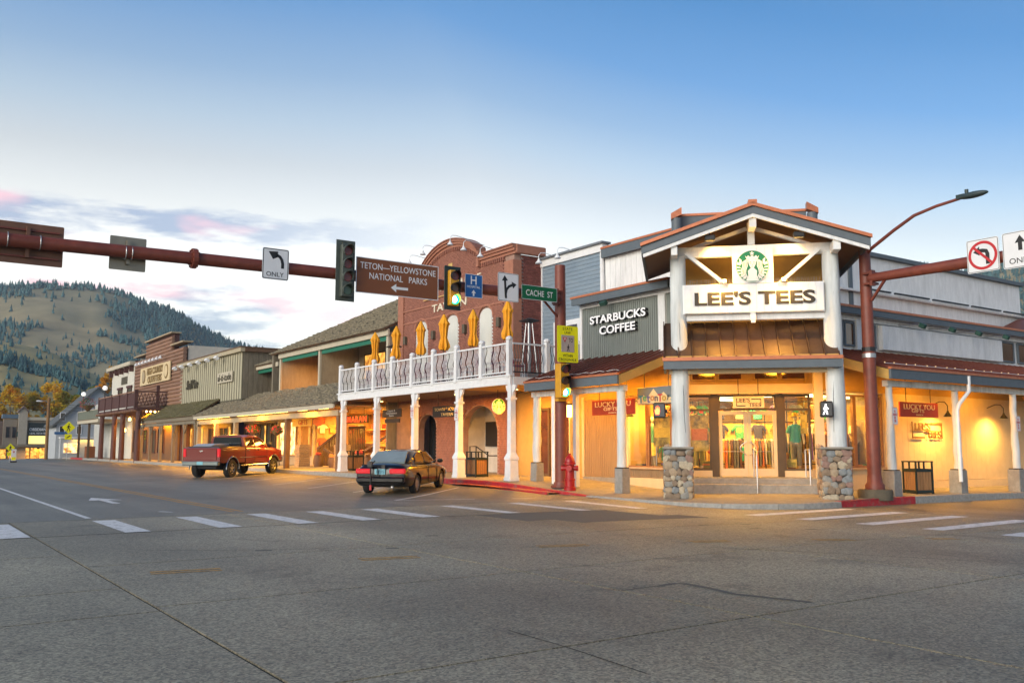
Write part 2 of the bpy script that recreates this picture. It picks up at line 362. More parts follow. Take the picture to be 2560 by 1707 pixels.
g = MB().grid(-1740, 1740, -1740, 1740, 12, 12, lambda x, y: -1.6); struct(g.build('ground', earth, fix=False))
b = MB().grid(-14, 22, -14, 20.62, 36, 35, lambda x, y: zr(x, y) - .014)
inter = struct(b.build('intersection', joint, fix=False))
def slab(x0, x1, y0, y1, parent, m, zf, name, gap=.016, th=.02):
    x0 += gap; x1 -= gap; y0 += gap; y1 -= gap
    nx = max(1, int((x1 - x0) / 1.1)); ny = max(1, int((y1 - y0) / 1.1))
    q = MB().grid(x0, x1, y0, y1, nx, ny, zf)
    for (pa, pb, n) in (((x0, y0), (x1, y0), nx), ((x1, y0), (x1, y1), ny), ((x1, y1), (x0, y1), nx), ((x0, y1), (x0, y0), ny)):
        for i in range(n):
            a = (pa[0] + (pb[0] - pa[0]) * i / n, pa[1] + (pb[1] - pa[1]) * i / n); c = (pa[0] + (pb[0] - pa[0]) * (i + 1) / n, pa[1] + (pb[1] - pa[1]) * (i + 1) / n)
            q.quad((*a, zf(*a) - th), (*c, zf(*c) - th), (*c, zf(*c)), (*a, zf(*a)))
    return q.build(name, m, parent, fix=False)
XL = [-14, -6.2, -2.0, 2.25, 6.5, 10.75, 15.0, 20.95]
YL = [-14, -7.5, -1.0, 2.2, 5.56, 9.1, 12.55, 17.05, 20.58]
YL2 = [-14, -7.5, -1.0, 2.2, 5.5, 8.85, 10.5, 14.0, 17.05, 20.58]
for x0, x1 in zip(XL, XL[1:]):
    ys = YL2 if x1 < 2.3 else YL
    for y0, y1 in zip(ys, ys[1:]): slab(x0, x1, y0, y1, inter, agg, zr, 'concrete_slab')
def sheet(x0, x1, y0, y1, m, name, parent=None, dz=0., st=2.):
    return MB().grid(x0, x1, y0, y1, max(1, round((x1 - x0) / st)), max(1, round((y1 - y0) / st)), lambda x, y: zr(x, y) + dz).build(name, m, parent, fix=False)
roadA = struct(sheet(-14, 17.75, 20.62, 232, asphalt, 'road', st=2.2))
roadB = struct(sheet(20.97, 190, -14, 15.2, asphalt, 'road', st=2.4))
def strip(pts, wd, m, name, parent, dz=.004):      # painted line that follows the road
    q = MB(); P = []
    for (a, c) in zip(pts, pts[1:]):
        n = max(1, int(math.dist(a, c) / 1.0)); P += [(a[0] + (c[0] - a[0]) * i / n, a[1] + (c[1] - a[1]) * i / n) for i in range(n)]
    P.append(pts[-1]); vs = []
    for i, p in enumerate(P):
        a = P[max(0, i - 1)]; c = P[min(len(P) - 1, i + 1)]; d = Vector((c[0] - a[0], c[1] - a[1])).normalized(); k = (-d.y * wd / 2, d.x * wd / 2)
        for s in (-1, 1): vs.append((p[0] + s * k[0], p[1] + s * k[1], zr(p[0] + s * k[0], p[1] + s * k[1]) + dz))
    q.add(vs, [(2 * i, 2 * i + 1, 2 * i + 3, 2 * i + 2) for i in range(len(P) - 1)])
    return q.build(name, m, parent, fix=False)
for x, wd in ((.75, .5), (1.95, .5), (3.9, .43), (5.55, .43), (7.07, .42), (8.45, .42), (9.85, .44), (12.0, .38), (14.1, .38), (15.95, .38)):
    strip([(x, 20.15), (x, 17.12)], wd, paint_w, 'crosswalk_stripe', inter)
for y in (14.35, 12.9, 11.4, 9.95, 8.45): strip([(16.65, y - .1), (20.75, y + .15)], .42, paint_w, 'crosswalk_stripe', inter)
strip([(1.8, 17.04), (16.2, 17.04)], .035, joint, 'joint_line', inter, .003)
for a, c in (((2.78, 11.52), (3.58, 11.38)), ((5.39, 11.28), (6.19, 11.1)), ((8.28, 11.2), (9.04, 10.93)), ((10.68, 10.36), (11.27, 10.1)), ((12.63, 9.5), (13.25, 9.22)), ((14.65, 8.74), (15.14, 8.5))):
    d = Vector((c[0] - a[0], c[1] - a[1])).normalized(); k = Vector((-d.y, d.x)) * .085
    for s in (-1, 1): strip([(a[0] + s * k.x, a[1] + s * k.y), (c[0] + s * k.x, c[1] + s * k.y)], .07, paint_y, 'turn_guide_dash', inter)
strip([(6.5, 7.32), (7.45, 7.34)], .016, joint, 'road_crack', inter, .003); strip([(7.0, 7.32), (7.35, 7.36)], .06, dasph, 'tar_patch', inter)
strip([(7.4, 7.3), (7.38, 6.9), (7.3, 6.5), (7.42, 6.1), (7.53, 5.72)], .085, dasph, 'tar_patch', inter)
strip([(10.3, 9.73), (11.1, 8.3), (12.27, 6.02), (13.4, 3.5)], .018, joint, 'road_crack', inter, .003)
strip([(4.36, 6.3), (4.36, 5.5), (4.3, 4.6)], .012, joint, 'road_crack', inter, .003)
strip([(3.3, 14.1), (4.4, 13.3), (5.6, 12.75)], .014, joint, 'road_crack', inter, .003)
for x, y, s in ((4.6, 13.1, .22), (6.3, 12.3, .18), (7.7, 13.6, .2), (13.5, 11.6, .22), (14.4, 11.0, .2), (14.2, 12.4, .2), (13.2, 12.6, .22)): strip([(x, y), (x + s, y - s * .4)], .12, dasph, 'tar_patch', inter, .003)
slab(10.9, 14.6, 15.1, 17.0, inter, dasph, lambda x, y: zr(x, y) + .004, 'asphalt_patch', 0, .02)
slab(11.6, 15.2, 14.2, 15.1, inter, dasph, lambda x, y: zr(x, y) + .004, 'asphalt_patch', 0, .02)
strip([(3.75, 20.9), (3.75, 62)], .12, paint_w, 'lane_line', roadA)
for s in (-.11, .11): strip([(6.97 + s, 21.1), (6.9 + s, 100)], .09, paint_y, 'centre_line', roadA)
strip([(.2, 20.9), (.2, 50)], .12, paint_w, 'lane_line', roadA)
strip([(5.48, 22.15), (5.68, 21.8)], .12, paint_w, 'lane_dash', roadA)
q = MB(); ar = [(5.22, 25.9), (5.42, 25.9), (5.42, 27.6), (5.8, 27.5), (5.28, 29.2), (4.95, 27.7), (5.22, 27.65)]
q.add([(x, y, zr(x, y) + .004) for x, y in ar], [(0, 1, 2, 6), (6, 2, 3, 4, 5)]).build('lane_arrow', paint_w, roadA, fix=False)
for x0, y0 in ((12.0, 22.93), (12.1, 26.85), (12.2, 30.6), (12.4, 34.3), (12.4, 38.0), (12.4, 41.7), (12.4, 45.4), (12.4, 49.1)):
    strip([(x0, y0), (x0 + 4.4, y0 + 3.75)], .09, paint_w, 'parking_line', roadA)
strip([(12.0, 22.93), (17.3, 20.9)], .09, paint_w, 'parking_line', roadA)

# pavement: base plus cast squares, kerb stones along its edge
pv = MB().grid(17.75, 26, 21, 112, 4, 60, lambda x, y: gz(x, y) - .035); pv.grid(20.6, 62, 15.2, 19.5, 24, 3, lambda x, y: gz(x, y) - .035)
pv.grid(18.3, 23, 15.9, 21, 5, 6, lambda x, y: gz(x, y) - .036)
pav = struct(pv.build('pavement', joint, fix=False))
y = 20.0
while y < 112:
    ln = 1.55 if y < 48 else 6.0
    for x0, x1 in ((17.76, 19.45), (19.45, 21.2), (21.2, 23.6)): slab(x0, x1, y, y + ln, pav, pave, gz, 'paving_slab', .007)
    y += ln
x = 23.2
while x < 46:
    for y0, y1 in ((15.2, 16.7), (16.7, 18.3)): slab(x, x + 1.6, y0, y1, pav, pave, gz, 'paving_slab', .007)
    x += 1.6
# rounded corner apron: rings around the corner post line
arc = [(20.3 + 2.65 * math.cos(R(180 + a)), 17.65 + 2.65 * math.sin(R(180 + a))) for a in range(0, 91, 15)]
outer = [(17.65, 20.0), (17.65, 18.8)] + arc + [(21.6, 15.0), (23.2, 15.0)]
cen = (23.2, 20.0)
for i in range(0, len(outer) - 1, 2):
    grp = outer[i:i + 3]
    if len(grp) < 2: continue
    for t0, t1 in ((0.0, .35), (.35, .98)):
        q = MB(); rows = []
        for t in (t0, (t0 + t1) / 2, t1):
            rows.append([(p[0] + (cen[0] - p[0]) * t, p[1] + (cen[1] - p[1]) * t) for p in grp])
        n = len(grp)
        def ez(x, y): return gz(x, y) if t0 > 0 else gz(x, y)
        q.add([(x, y, ez(x, y)) for r_ in rows for x, y in r_], [(j * n + k, j * n + k + 1, (j + 1) * n + k + 1, (j + 1) * n + k) for j in range(2) for k in range(n - 1)])
        q.build('paving_slab', pave, pav)
kerb = struct(MB().box(17.62, 17.72, 22, 112, -.3, -.05).build('kerb', kerbm))
def kerbstone(pts, m, dz=0.):
    q = MB(); n = len(pts); vs = []
    for i, p in enumerate(pts):
        a = pts[max(0, i - 1)]; c = pts[min(n - 1, i + 1)]; d = Vector((c[0] - a[0], c[1] - a[1])).normalized(); k = Vector((-d.y, d.x))
        zt = gz(p[0] + .2, p[1] + .2) + .004 + dz; zb = zr(*p) - .1
        for off, z in ((-.075, zb), (-.06, zt - .012), (-.045, zt), (.075, zt), (.075, zb)): vs.append((p[0] + k.x * off, p[1] + k.y * off, z))
    fs = [(i * 5 + j, i * 5 + (j + 1) % 5, (i + 1) * 5 + (j + 1) % 5, (i + 1) * 5 + j) for i in range(n - 1) for j in range(5)] + [(4, 3, 2, 1, 0), tuple(range((n - 1) * 5, n * 5))]
    q.add(vs, fs).build('kerb_stone', m, kerb)
y = 21.3
while y < 110:
    ln = 1.8 if y < 60 else 7.
    kerbstone([(17.66, y + ln - .01), (17.66, y + ln / 2), (17.66, y + .005)], paint_r if 21 < y < 29.5 or 99 < y < 106 else kerbm); y += ln
low = [(17.62, 21.29), (17.62, 18.8)] + arc + [(21.05, 15.0)]
for i in range(0, len(low) - 1, 2): kerbstone(low[i:i + 3], kerbm)
x = 21.06
while x < 46:
    kerbstone([(x, 15.08), (x + .9, 15.08), (x + 1.78, 15.08)], paint_r if x < 24.2 else kerbm); x += 1.79
# second low step of the red kerb by the tavern
q = MB(); q.grid(17.1, 17.6, 22.6, 28.6, 1, 5, lambda x, y: zr(x, y) + .05); q.box(17.085, 17.1, 22.6, 28.6, -.1, .10)
q.build('gutter_step', paint_r, kerb, fix=False)
# ================================================================== corner store
CS = thing('corner_store', 'grey and white corner store with timber gable porch and copper roof edges', 'building', (24, 20.5, 0))
def part(name, m, parent, *boxes, M=None, bev=0, smooth=False):
    q = MB(M)
    for bx_ in boxes: q.box(*bx_)
    return q.build(name, m, parent, smooth, bev)
def boards(parent, F, a0, a1, z0, z1, wd, m, name='wall_board', gap=.012, th=.03, d=0., ztop=None):
    """vertical boards side by side on a wall frame, each its own piece"""
    n = max(1, round((a1 - a0) / wd)); wd = (a1 - a0) / n
    if ztop is None:
        me = MB().box(gap / 2, wd - gap / 2, -th, 0, 0, z1 - z0).mesh(name, m)
        for i in range(n): inst(name, me, parent, F @ Matrix.Translation((a0 + i * wd, d, z0)))
    else:
        for i in range(n):
            MB(F).box(a0 + i * wd + gap / 2, a0 + (i + 1) * wd - gap / 2, d - th, d, z0, ztop(a0 + (i + .5) * wd)).build(name, m, parent)
def laps(parent, F, a0, a1, z0, z1, ht, m, name='siding_board', th=.03, gap=0.):
    """horizontal lapped boards"""
    n = max(1, round((z1 - z0) / ht)); ht = (z1 - z0) / n; ln = a1 - a0
    me = MB().prism([(0, 0), (-th, 0), (-th * .35, ht - gap), (0, ht - gap)], 0, ln, 'x').mesh(name, m)
    for i in range(n): inst(name, me, parent, F @ Matrix.Translation((a0, 0, z0 + i * ht)))
def window(parent, F, a0, a1, z0, z1, m, d=0., fwid=.07, fd=.10, mull=(), rails=(), pane=None, name='window'):
    """frame part with its panes as sub-parts; a: along the wall"""
    q = MB(F); y0, y1 = d - fd / 2, d + fd / 2
    q.box(a0, a0 + fwid, y0, y1, z0, z1).box(a1 - fwid, a1, y0, y1, z0, z1).box(a0 + fwid, a1 - fwid, y0, y1, z0, z0 + fwid).box(a0 + fwid, a1 - fwid, y0, y1, z1 - fwid, z1)
    for k in mull: q.box(k - fwid / 2, k + fwid / 2, y0 + .004, y1 - .004, z0 + fwid, z1 - fwid)
    for k in rails: q.box(a0 + fwid, a1 - fwid, y0 + .006, y1 - .006, k - fwid / 2, k + fwid / 2)
    wo = q.build(name, m, parent)
    e = [a0 + fwid / 2] + list(mull) + [a1 - fwid / 2]
    for x0, x1 in zip(e, e[1:]): MB(F).box(x0 + fwid / 2, x1 - fwid / 2, d - .004, d + .004, z0 + fwid, z1 - fwid).build('pane', pane or glass, wo)
    return wo

# --- street wing facing the left street (wall plane x = 21.4)
FA = FR((21.4, 0, 0), RA)          # a = -y
part('wall', ochre, CS, (21.45, 24, 20.95, 26.1, 3.25, 4.72), (21.45, 24, 23.74, 26.1, .1, 3.25))
part('wall', greyrib, CS, (21.45, 24, 20.95, 26.1, 4.72, 6.75))
boards(CS, FA, -26.05, -23.78, .42, 3.2, .105, tanrib, d=.045, gap=.022)
boards(CS, FA, -26.1, -22.02, 4.66, 6.62, .105, greyrib, d=.045, gap=.022)
part('corner_trim', white, CS, (21.36, 21.5, 21.68, 22.0, 4.6, 6.7)); part('corner_trim', white, CS, (21.36, 21.47, 26.06, 26.18, 4.4, 6.7))
part('frieze_board', white, CS, (21.35, 21.46, 21.2, 26.12, 6.60, 6.74))
part('door_casing', cream, CS, (21.38, 21.5, 23.62, 23.78, .4, 3.3)); part('door_casing', cream, CS, (21.38, 21.5, 26.02, 26.14, .4, 3.3))
boards(CS, FA, -23.6, -21.6, .45, .76, .11, tanrib, d=.03)
part('plinth', cream, CS, (21.38, 21.62, 21.45, 23.72, -.05, .44)); part('plinth', concrete, CS, (21.38, 21.62, 23.73, 26.1, .1, .41))
part('window_apron', tanrib, CS, (21.44, 21.6, 21.45, 23.72, .44, .78))
window(CS, FA, -23.70, -22.68, .78, 3.2, mat('brown_window_frame', (.23, .11, .045), .5, var=.2, sc=8), d=.05)
window(CS, FA, -22.66, -21.52, .78, 3.2, MATS['brown_window_frame'], d=.05)
part('sill', mat('tan_trim', (.42, .31, .2), .7), CS, (21.3, 21.55, 21.45, 23.74, .74, .80))
part('fascia', grey, CS, (20.98, 21.06, 21.15, 26.2, 6.70, 6.95)); part('roof_edge', coppr_edge, CS, (20.95, 21.2, 21.12, 26.24, 6.952, 7.03))
part('roof', copper, CS, (21.06, 24.2, 21.12, 26.2, 6.96, 7.0)); part('soffit', grey, CS, (21.06, 21.45, 21.1, 26.2, 6.74, 6.78))
# awning roof over the walk
def canopy(parent, F, a0, a1, depth, ze, zw, m, ribs, lift=0.):
    """mono-pitch canopy: local y 0 = wall, -depth = eave"""
    q = MB(F); q.prism([(-depth, ze + .28), (-depth, ze + .33), (.04, zw + .05), (.04, zw)], a0, a1, 'x'); r_ = q.build('canopy_roof', m, parent)
    n = round((a1 - a0) / ribs); sl = (zw - ze - .28) / depth
    rib = MB().prism([(-depth, 0), (-depth, .04), (0, depth * sl + .04), (0, depth * sl)], 0, .035, 'x').mesh('roof_seam', m)
    for i in range(n + 1): inst('roof_seam', rib, r_, F @ Matrix.Translation((a0 + (a1 - a0 - .035) * i / n, 0, ze + .331)))
    MB(F).box(a0, a1, -depth - .03, -depth + .04, ze, ze + .275).build('fascia', grey, parent)
    MB(F).box(a0 - .02, a1 + .02, -depth - .06, -depth + .05, ze + .277, ze + .345).build('roof_edge', coppr_edge, parent)
    MB(F).prism([(-depth + .05, ze + .16), (-depth + .05, ze + .2), (0, zw - .12), (0, zw - .16)], a0 + .03, a1 - .03, 'x').build('soffit', ochre, parent)
    for e in (a0, a1 - .06): MB(F).prism([(-depth + .05, ze - .02), (-depth + .05, ze + .275), (0, zw - .01), (0, zw - .30)], e + (.002 if e == a0 else 0), e + .058, 'x').build('rake_board', ochre, parent)
    return r_
canopy(CS, FA, -26.05, -21.1, 2.68, 3.43, 4.66, redroof, .42)
part('canopy_beam', logwhite, CS, (19.12, 19.30, 21.3, 26.2, 3.24, 3.42))
def logpost(parent, x, y, z0, z1, r0, r1, m=None, name='log_post', seed=0):
    rr = random.Random(seed); q = MB(); n = 9
    q.tube([(x + rr.uniform(-.012, .012), y + rr.uniform(-.012, .012), z0 + (z1 - z0) * i / n) for i in range(n + 1)], [r0 + (r1 - r0) * i / n + rr.uniform(-.008, .008) for i in range(n + 1)], 16)
    return q.build(name, m or logwhite, parent, True)
def pier(parent, x, y, w_, z1):
    z0 = gz(x, y) - .05
    MB().prism([(x - w_ / 2, z0), (x - w_ / 2 + .02, z1), (x + w_ / 2 - .02, z1), (x + w_ / 2, z0)], y - w_ / 2, y + w_ / 2, 'y').build('concrete_pier', concrete, parent, bev=.015)
    part('post_shoe', black, parent, (x - .16, x + .16, y - .16, y + .16, z1, z1 + .03))
for x, y, zt in ((19.22, 26.0, .92), (19.2, 21.5, .82)):
    pier(CS, x, y, .36, zt); logpost(CS, x, y, zt + .03, 3.26, .15, .14, seed=int(y))
for y in (24.95, 23.77): part('square_post', white, CS, (19.12, 19.28, y - .08, y + .08, gz(19.2, y) - .02, 3.24), bev=.01)

# --- wing facing the right street (wall plane y = 18.1)
FB = FR((0, 18.1, 0), RB)
part('wall', cream, CS, (28.05, 46, 18.14, 21, .0, 3.3)); part('wall', ochre, CS, (24.0, 46, 18.14, 20.4, 3.3, 4.7))
part('wall', white, CS, (24.9, 46, 18.14, 20.4, 4.7, 6.0))
part('skirting', cream, CS, (28.06, 46, 18.08, 18.16, -.1, .28))
boards(CS, FB, 28.1, 34.9, .30, 3.3, .34, cream, d=.03, gap=.006, th=.012)
part('plinth', cream, CS, (24.0, 28.04, 18.08, 18.3, -.05, .78))
bwf = MATS['brown_window_frame']
window(CS, FB, 24.6, 25.9, .8, 3.2, bwf, d=.05); window(CS, FB, 25.92, 26.4, .8, 3.2, bwf, d=.05); window(CS, FB, 26.42, 27.95, .8, 3.2, bwf, d=.05)
part('sill', MATS['tan_trim'], CS, (24.4, 28.0, 18.0, 18.2, .75, .80))
for a0, a1 in ((25.3, 25.95), (26.0, 26.55), (26.85, 27.75), (36.1, 37.1), (37.4, 38.4)):
    window(CS, FB, a0, a1, 4.80, 5.62, grey, d=-.01, fwid=.06, fd=.08, pane=mat('amber_dark_glass', (.10, .035, .012), .08, spec=1., var=.4, sc=2))
part('window_trim', white, CS, (26.56, 26.84, 17.98, 18.12, 4.7, 5.75))
part('frieze_board', white, CS, (25.0, 46, 18.02, 18.12, 5.66, 5.82))
part('fascia', grey, CS, (25.3, 46, 17.68, 17.76, 5.82, 6.02)); part('roof_edge', coppr_edge, CS, (25.26, 46, 17.65, 17.9, 6.022, 6.10))
part('roof', copper, CS, (25.3, 46, 17.76, 20.5, 6.03, 6.07)); part('soffit', white, CS, (25.3, 46, 17.76, 18.13, 5.84, 5.87))
canopy(CS, FB, 23.7, 46, 3.07, 3.43, 4.62, redroof, .45)
part('canopy_beam', logwhite, CS, (24.0, 46, 15.32, 15.5, 3.24, 3.42))
for x, zt in ((24.2, .80), (27.75, .77), (31.35, .74), (34.95, .72)):
    pier(CS, x, 15.45, .40, zt); logpost(CS, x, 15.42, zt + .03, 3.26, .13, .095, seed=int(x))
dsp = MB(); dsp.tube([(27.86, 15.0, 3.68), (27.86, 15.02, 3.2), (27.5, 15.15, 2.8), (27.42, 15.18, 2.6), (27.42, 15.18, .42)], .06, 8)
dsp.build('downspout', whitep, CS, True)
# --- set-back upper storeys
part('upper_wall', white, CS, (23.02, 31, 21, 26.58, 6.5, 8.83)); FU = FR((23.02, 0, 0), RA)
boards(CS, FU, -26.58, -21.2, 6.9, 8.83, .3, white, d=.0, th=.02)
part('upper_fascia', grey, CS, (22.75, 22.83, 20.8, 26.54, 8.80, 9.14)); part('roof_edge', coppr_edge, CS, (22.72, 23.0, 20.8, 26.54, 9.142, 9.22)); part('roof', grey, CS, (22.83, 31, 20.8, 26.58, 8.84, 9.14))
part('upper_wall', white, CS, (29.0, 43.0, 20.55, 27, 6.0, 8.85)); FU2 = FR((0, 20.55, 0), RB)
boards(CS, FU2, 29.2, 43.0, 6.1, 8.82, .42, white, d=.0, gap=.006, th=.015)
part('upper_fascia', grey, CS, (28.9, 43.2, 20.35, 20.6, 8.85, 9.0)); part('wall_ledge', white, CS, (29.2, 43.0, 20.3, 20.53, 7.34, 7.42))
part('corner_trim', grey, CS, (29.9, 30.1, 20.46, 20.53, 6.1, 8.85))
for i, (a, c) in enumerate(((30.3, 32.2), (32.5, 34.9), (35.2, 37.9), (38.2, 40.6), (40.9, 42.8))): part('light_bar', black, CS, (a, c, 20.2, 20.29, 7.44, 7.5))
part('back_gable_roof', redroof, CS, (40, 46, 20.4, 27, 6.1, 6.2))
MB().prism([(38.5, 6.08), (46, 6.08), (46, 7.4), (42, 7.2)], 18.6, 20.2, 'y').build('hip_roof', redroof, CS)

# --- corner porch (frame FD: u across, v deep)
part('porch_floor', pave, CS, (.2, 4.5, 29.0, 30.0, .30, .545), M=FD)
part('step', concrete, CS, (.35, 4.4, 28.55, 29.3, .0, .35), M=FD, bev=.012); part('step', concrete, CS, (.25, 4.45, 28.95, 29.35, .0, .52), M=FD, bev=.012)
stonem = [mat('river_stone_%s' % n, c, .75, var=.22, sc=14, bump=.2, bsc=40) for n, c in (('tan', (.34, .26, .17)), ('grey', (.25, .24, .21)), ('blue', (.20, .215, .215)), ('red', (.25, .155, .12)), ('cream', (.42, .355, .25)), ('brown', (.22, .16, .105)))]
stone_me = []
for k in range(6):
    for j in range(3):
        q = MB(); q.sph((0, 0, 0), 1, 10, 7)
        q.v = [Vector([math.copysign(abs(c) ** .72, c) for c in v]) * (.92 + .26 * noise.noise(v * 1.5 + Vector((k * 7.1, j * 3.3, 0)))) for v in q.v]
        stone_me.append(q.mesh('stone', stonem[k], True))
mortar = mat('dark_mortar', (.06, .05, .04), .95, var=.2, bump=.4)
for ci, cu in enumerate((.10, 4.40)):
    hb = .375
    sb = part('stone_base', mortar, CS, (cu - hb, cu + hb, 26.75 - hb, 26.75 + hb, -.05, 1.42), M=FD)
    part('base_cap', mat('cap_stone', (.27, .25, .21), .85, var=.2, bump=.3), CS, (cu - .44, cu + .44, 26.31, 27.19, 1.42, 1.485), M=FD, bev=.02)
    rr = random.Random(11 + ci)
    for face in range(4):
        z = .01
        while z < 1.36:
            ht = rr.uniform(.14, .23); a = -hb - .02 - rr.uniform(0, .06)
            while a < hb + .02:
                wd = rr.uniform(.13, .30); zc = z + ht / 2 + rr.uniform(-.03, .03); ac = max(-hb + wd * .4, min(a + wd / 2, hb - wd * .4))
                h2 = min(ht, 1.43 - zc) if zc < 1.4 else .06
                loc = {0: (ac, -hb), 1: (hb, ac), 2: (-ac, hb), 3: (-hb, -ac)}[face]
                M_ = FD @ Matrix.Translation((cu + loc[0], 26.75 + loc[1], max(zc, .05))) @ Matrix.Rotation(face * math.pi / 2, 4, 'Z') @ Matrix.Rotation(rr.uniform(-.5, .5), 4, 'Y') @ Matrix.Diagonal((wd * .56, rr.uniform(.04, .07), ht * rr.uniform(.50, .60), 1))
                inst('stone', rr.choice(stone_me), sb, M_); a += wd * .92
            z += ht * .9
    q = MB(FD); r2 = random.Random(3 + ci); n = 14
    q.tube([(cu + .10 + r2.uniform(-.01, .01), 26.75 + r2.uniform(-.01, .01), 1.48 + 5.55 * i / n) for i in range(n + 1)], [.268 - .040 * i / n + r2.uniform(-.008, .008) for i in range(n + 1)], 20)
    q.build('porch_column', logwhite, CS, True)
    cr_ = MB(FD); r3 = random.Random(40 + ci)       # drying crack winding up the log
    pts = [(cu + .10 + (-.12 + .16 * (i / 9) + r3.uniform(-.012, .012)) * (1 if ci else -1), 26.75 - .25 + .035 * (i / 9), 1.9 + 4.6 * i / 9) for i in range(10)]
    cr_.tube(pts, [.004] + [.007] * 8 + [.003], 5); cr_.build('drying_crack', signblack, CS)
part('inner_post', cream, CS, (4.24, 4.50, 28.88, 29.14, .2, 4.0), M=FD); part('inner_post', cream, CS, (.08, .30, 28.88, 29.14, .2, 4.0), M=FD)
part('porch_ceiling', ochre, CS, (-.2, 4.56, 26.3, 30.2, 4.03, 4.07), M=FD)
part('fascia', grey, CS, (-.26, 4.62, 26.18, 26.25, 3.69, 3.92), M=FD); part('roof_edge', coppr_edge, CS, (-.29, 4.65, 26.14, 26.30, 3.922, 4.02), M=FD)
part('fascia', grey, CS, (-.26, -.19, 26.26, 28.0, 3.69, 3.92), M=FD); part('fascia', grey, CS, (4.55, 4.62, 26.26, 28.0, 3.69, 3.92), M=FD)
part('porch_beam', cream, CS, (-.1, 4.5, 26.62, 26.8, 3.58, 3.74), M=FD)
# pent roof of copper pans
pr = MB(FD).prism([(26.3, 3.93), (27.4, 5.12), (27.4, 5.05), (26.34, 3.9)], -.26, 4.62, 'x').build('pent_roof', redroof, CS)
panm = mat('brown_copper_pan', (.095, .058, .040), .42, metal=.3, var=.18, sc=6, orand=.12); sl = math.atan2(1.16, 1.12); n = 12; wd = 4.84 / n
pan = MB().box(.025, wd - .025, 0, 1.63, .006, .02).box(-.014, .014, 0, 1.63, .006, .09).mesh('roof_pan', panm)
for i in range(n): inst('roof_pan', pan, pr, FD @ Matrix.Translation((-.24 + i * wd, 26.28, 3.985)) @ Matrix.Rotation(sl, 4, 'X'))
# truss
TB = (('top_beam', (.0, 4.66, 26.68, 26.86, 7.0, 7.32)), ('sign_beam', (.3, 4.35, 26.66, 26.84, 5.12, 5.31)), ('king_post', (2.22, 2.42, 26.66, 26.8, 7.32, 7.98)), ('beam_stub', (2.22, 2.42, 25.98, 26.6, 7.68, 7.95)), ('beam_stub', (.02, .2, 25.98, 26.6, 6.95, 7.22)), ('beam_stub', (4.48, 4.68, 25.98, 26.6, 6.95, 7.24)), ('beam_stub', (2.22, 2.38, 26.5, 26.66, 5.08, 5.33)))
for nm, bx_ in TB: part(nm, white, CS, bx_, M=FD, bev=.012)
for s in (-1, 1):
    MB(FD).bar((2.31 + s * 1.88, 26.62, 7.12), (2.31 + s * .72, 26.62, 6.12), .1, .17, (0, 1, 0)).build('brace', white, CS)
    MB(FD).bar((2.31 + s * 2.0, 26.9, 7.2), (2.31 + s * .1, 26.9, 7.85), .1, .14, (0, 1, 0)).build('truss_rafter', white, CS)
# gable roof
def gab(z0, z1, e0, du=0.):      # symmetric band below the roof slope
    return [(-.81 - du, 7.30 - z0), (2.32, 8.36 - z0), (5.45 + du, 7.30 - z0), (5.45 + du, 7.30 - z1), (2.32, 8.36 - z1), (-.81 - du, 7.30 - z1)]
MB(FD).prism(gab(.0, .07, 0, .03), 25.84, 31.0, 'y').build('gable_roof', copper, CS)
MB(FD).prism(gab(-.012, .085, 0, .04), 25.80, 25.86, 'y').build('roof_edge', coppr_edge, CS)
MB(FD).prism(gab(.085, .30, 0), 25.88, 25.95, 'y').build('bargeboard', grey, CS)
MB(FD).prism(gab(.30, .40, 0, -.03), 25.90, 25.97, 'y').build('barge_trim', white, CS)
MB(FD).prism(gab(.085, .15, 0, -.02), 25.96, 30.9, 'y').build('gable_soffit', mat('brown_soffit', (.20, .125, .075), .7, var=.12, sc=5), CS)
for u0, u1 in ((-.83, -.76), (5.40, 5.47)): part('eave_fascia', grey, CS, (u0, u1, 25.96, 30.9, 7.0, 7.22), M=FD)
part('ridge_cap', coppr_edge, CS, (2.2, 2.44, 25.8, 30, 8.33, 8.44), M=FD)
part('gable_back_wall', ochre, CS, (.0, 4.65, 28.9, 29.0, 5.0, 7.4), M=FD)
for u in (.22, 4.63):
    q = MB(FD); q.tube([(u, 30.5, 6.5), (u, 30.5, 9.15)], .17, 14); q.build('roof_log_post', grey, CS, True)
    MB(FD).prism([(u - .18, 9.1), (u + .18, 9.25), (u + .18, 9.5), (u - .18, 9.3)] if u < 1 else [(u - .18, 9.25), (u + .18, 9.1), (u + .18, 9.28), (u - .18, 9.5)], 30.33, 30.67, 'y').build('post_cap', copper, CS)
part('lantern_wall', grey, CS, (.35, 4.5, 30.9, 33.5, 7.0, 9.32), M=FD); part('roof_edge', coppr_edge, CS, (.33, 4.52, 30.86, 31.0, 9.32, 9.4), M=FD)
# bird spikes on the sign beam
q = MB(FD)
for i in range(74):
    u = .42 + i * .051
    if 1.72 < u < 2.93: continue
    q.cyl((u, 26.56, 6.14), (u + rnd.uniform(-.03, .03), 26.56 + rnd.uniform(-.04, .04), 6.31), .004, .002, 4)
stuff(q.build('bird_spikes', steel, CS))
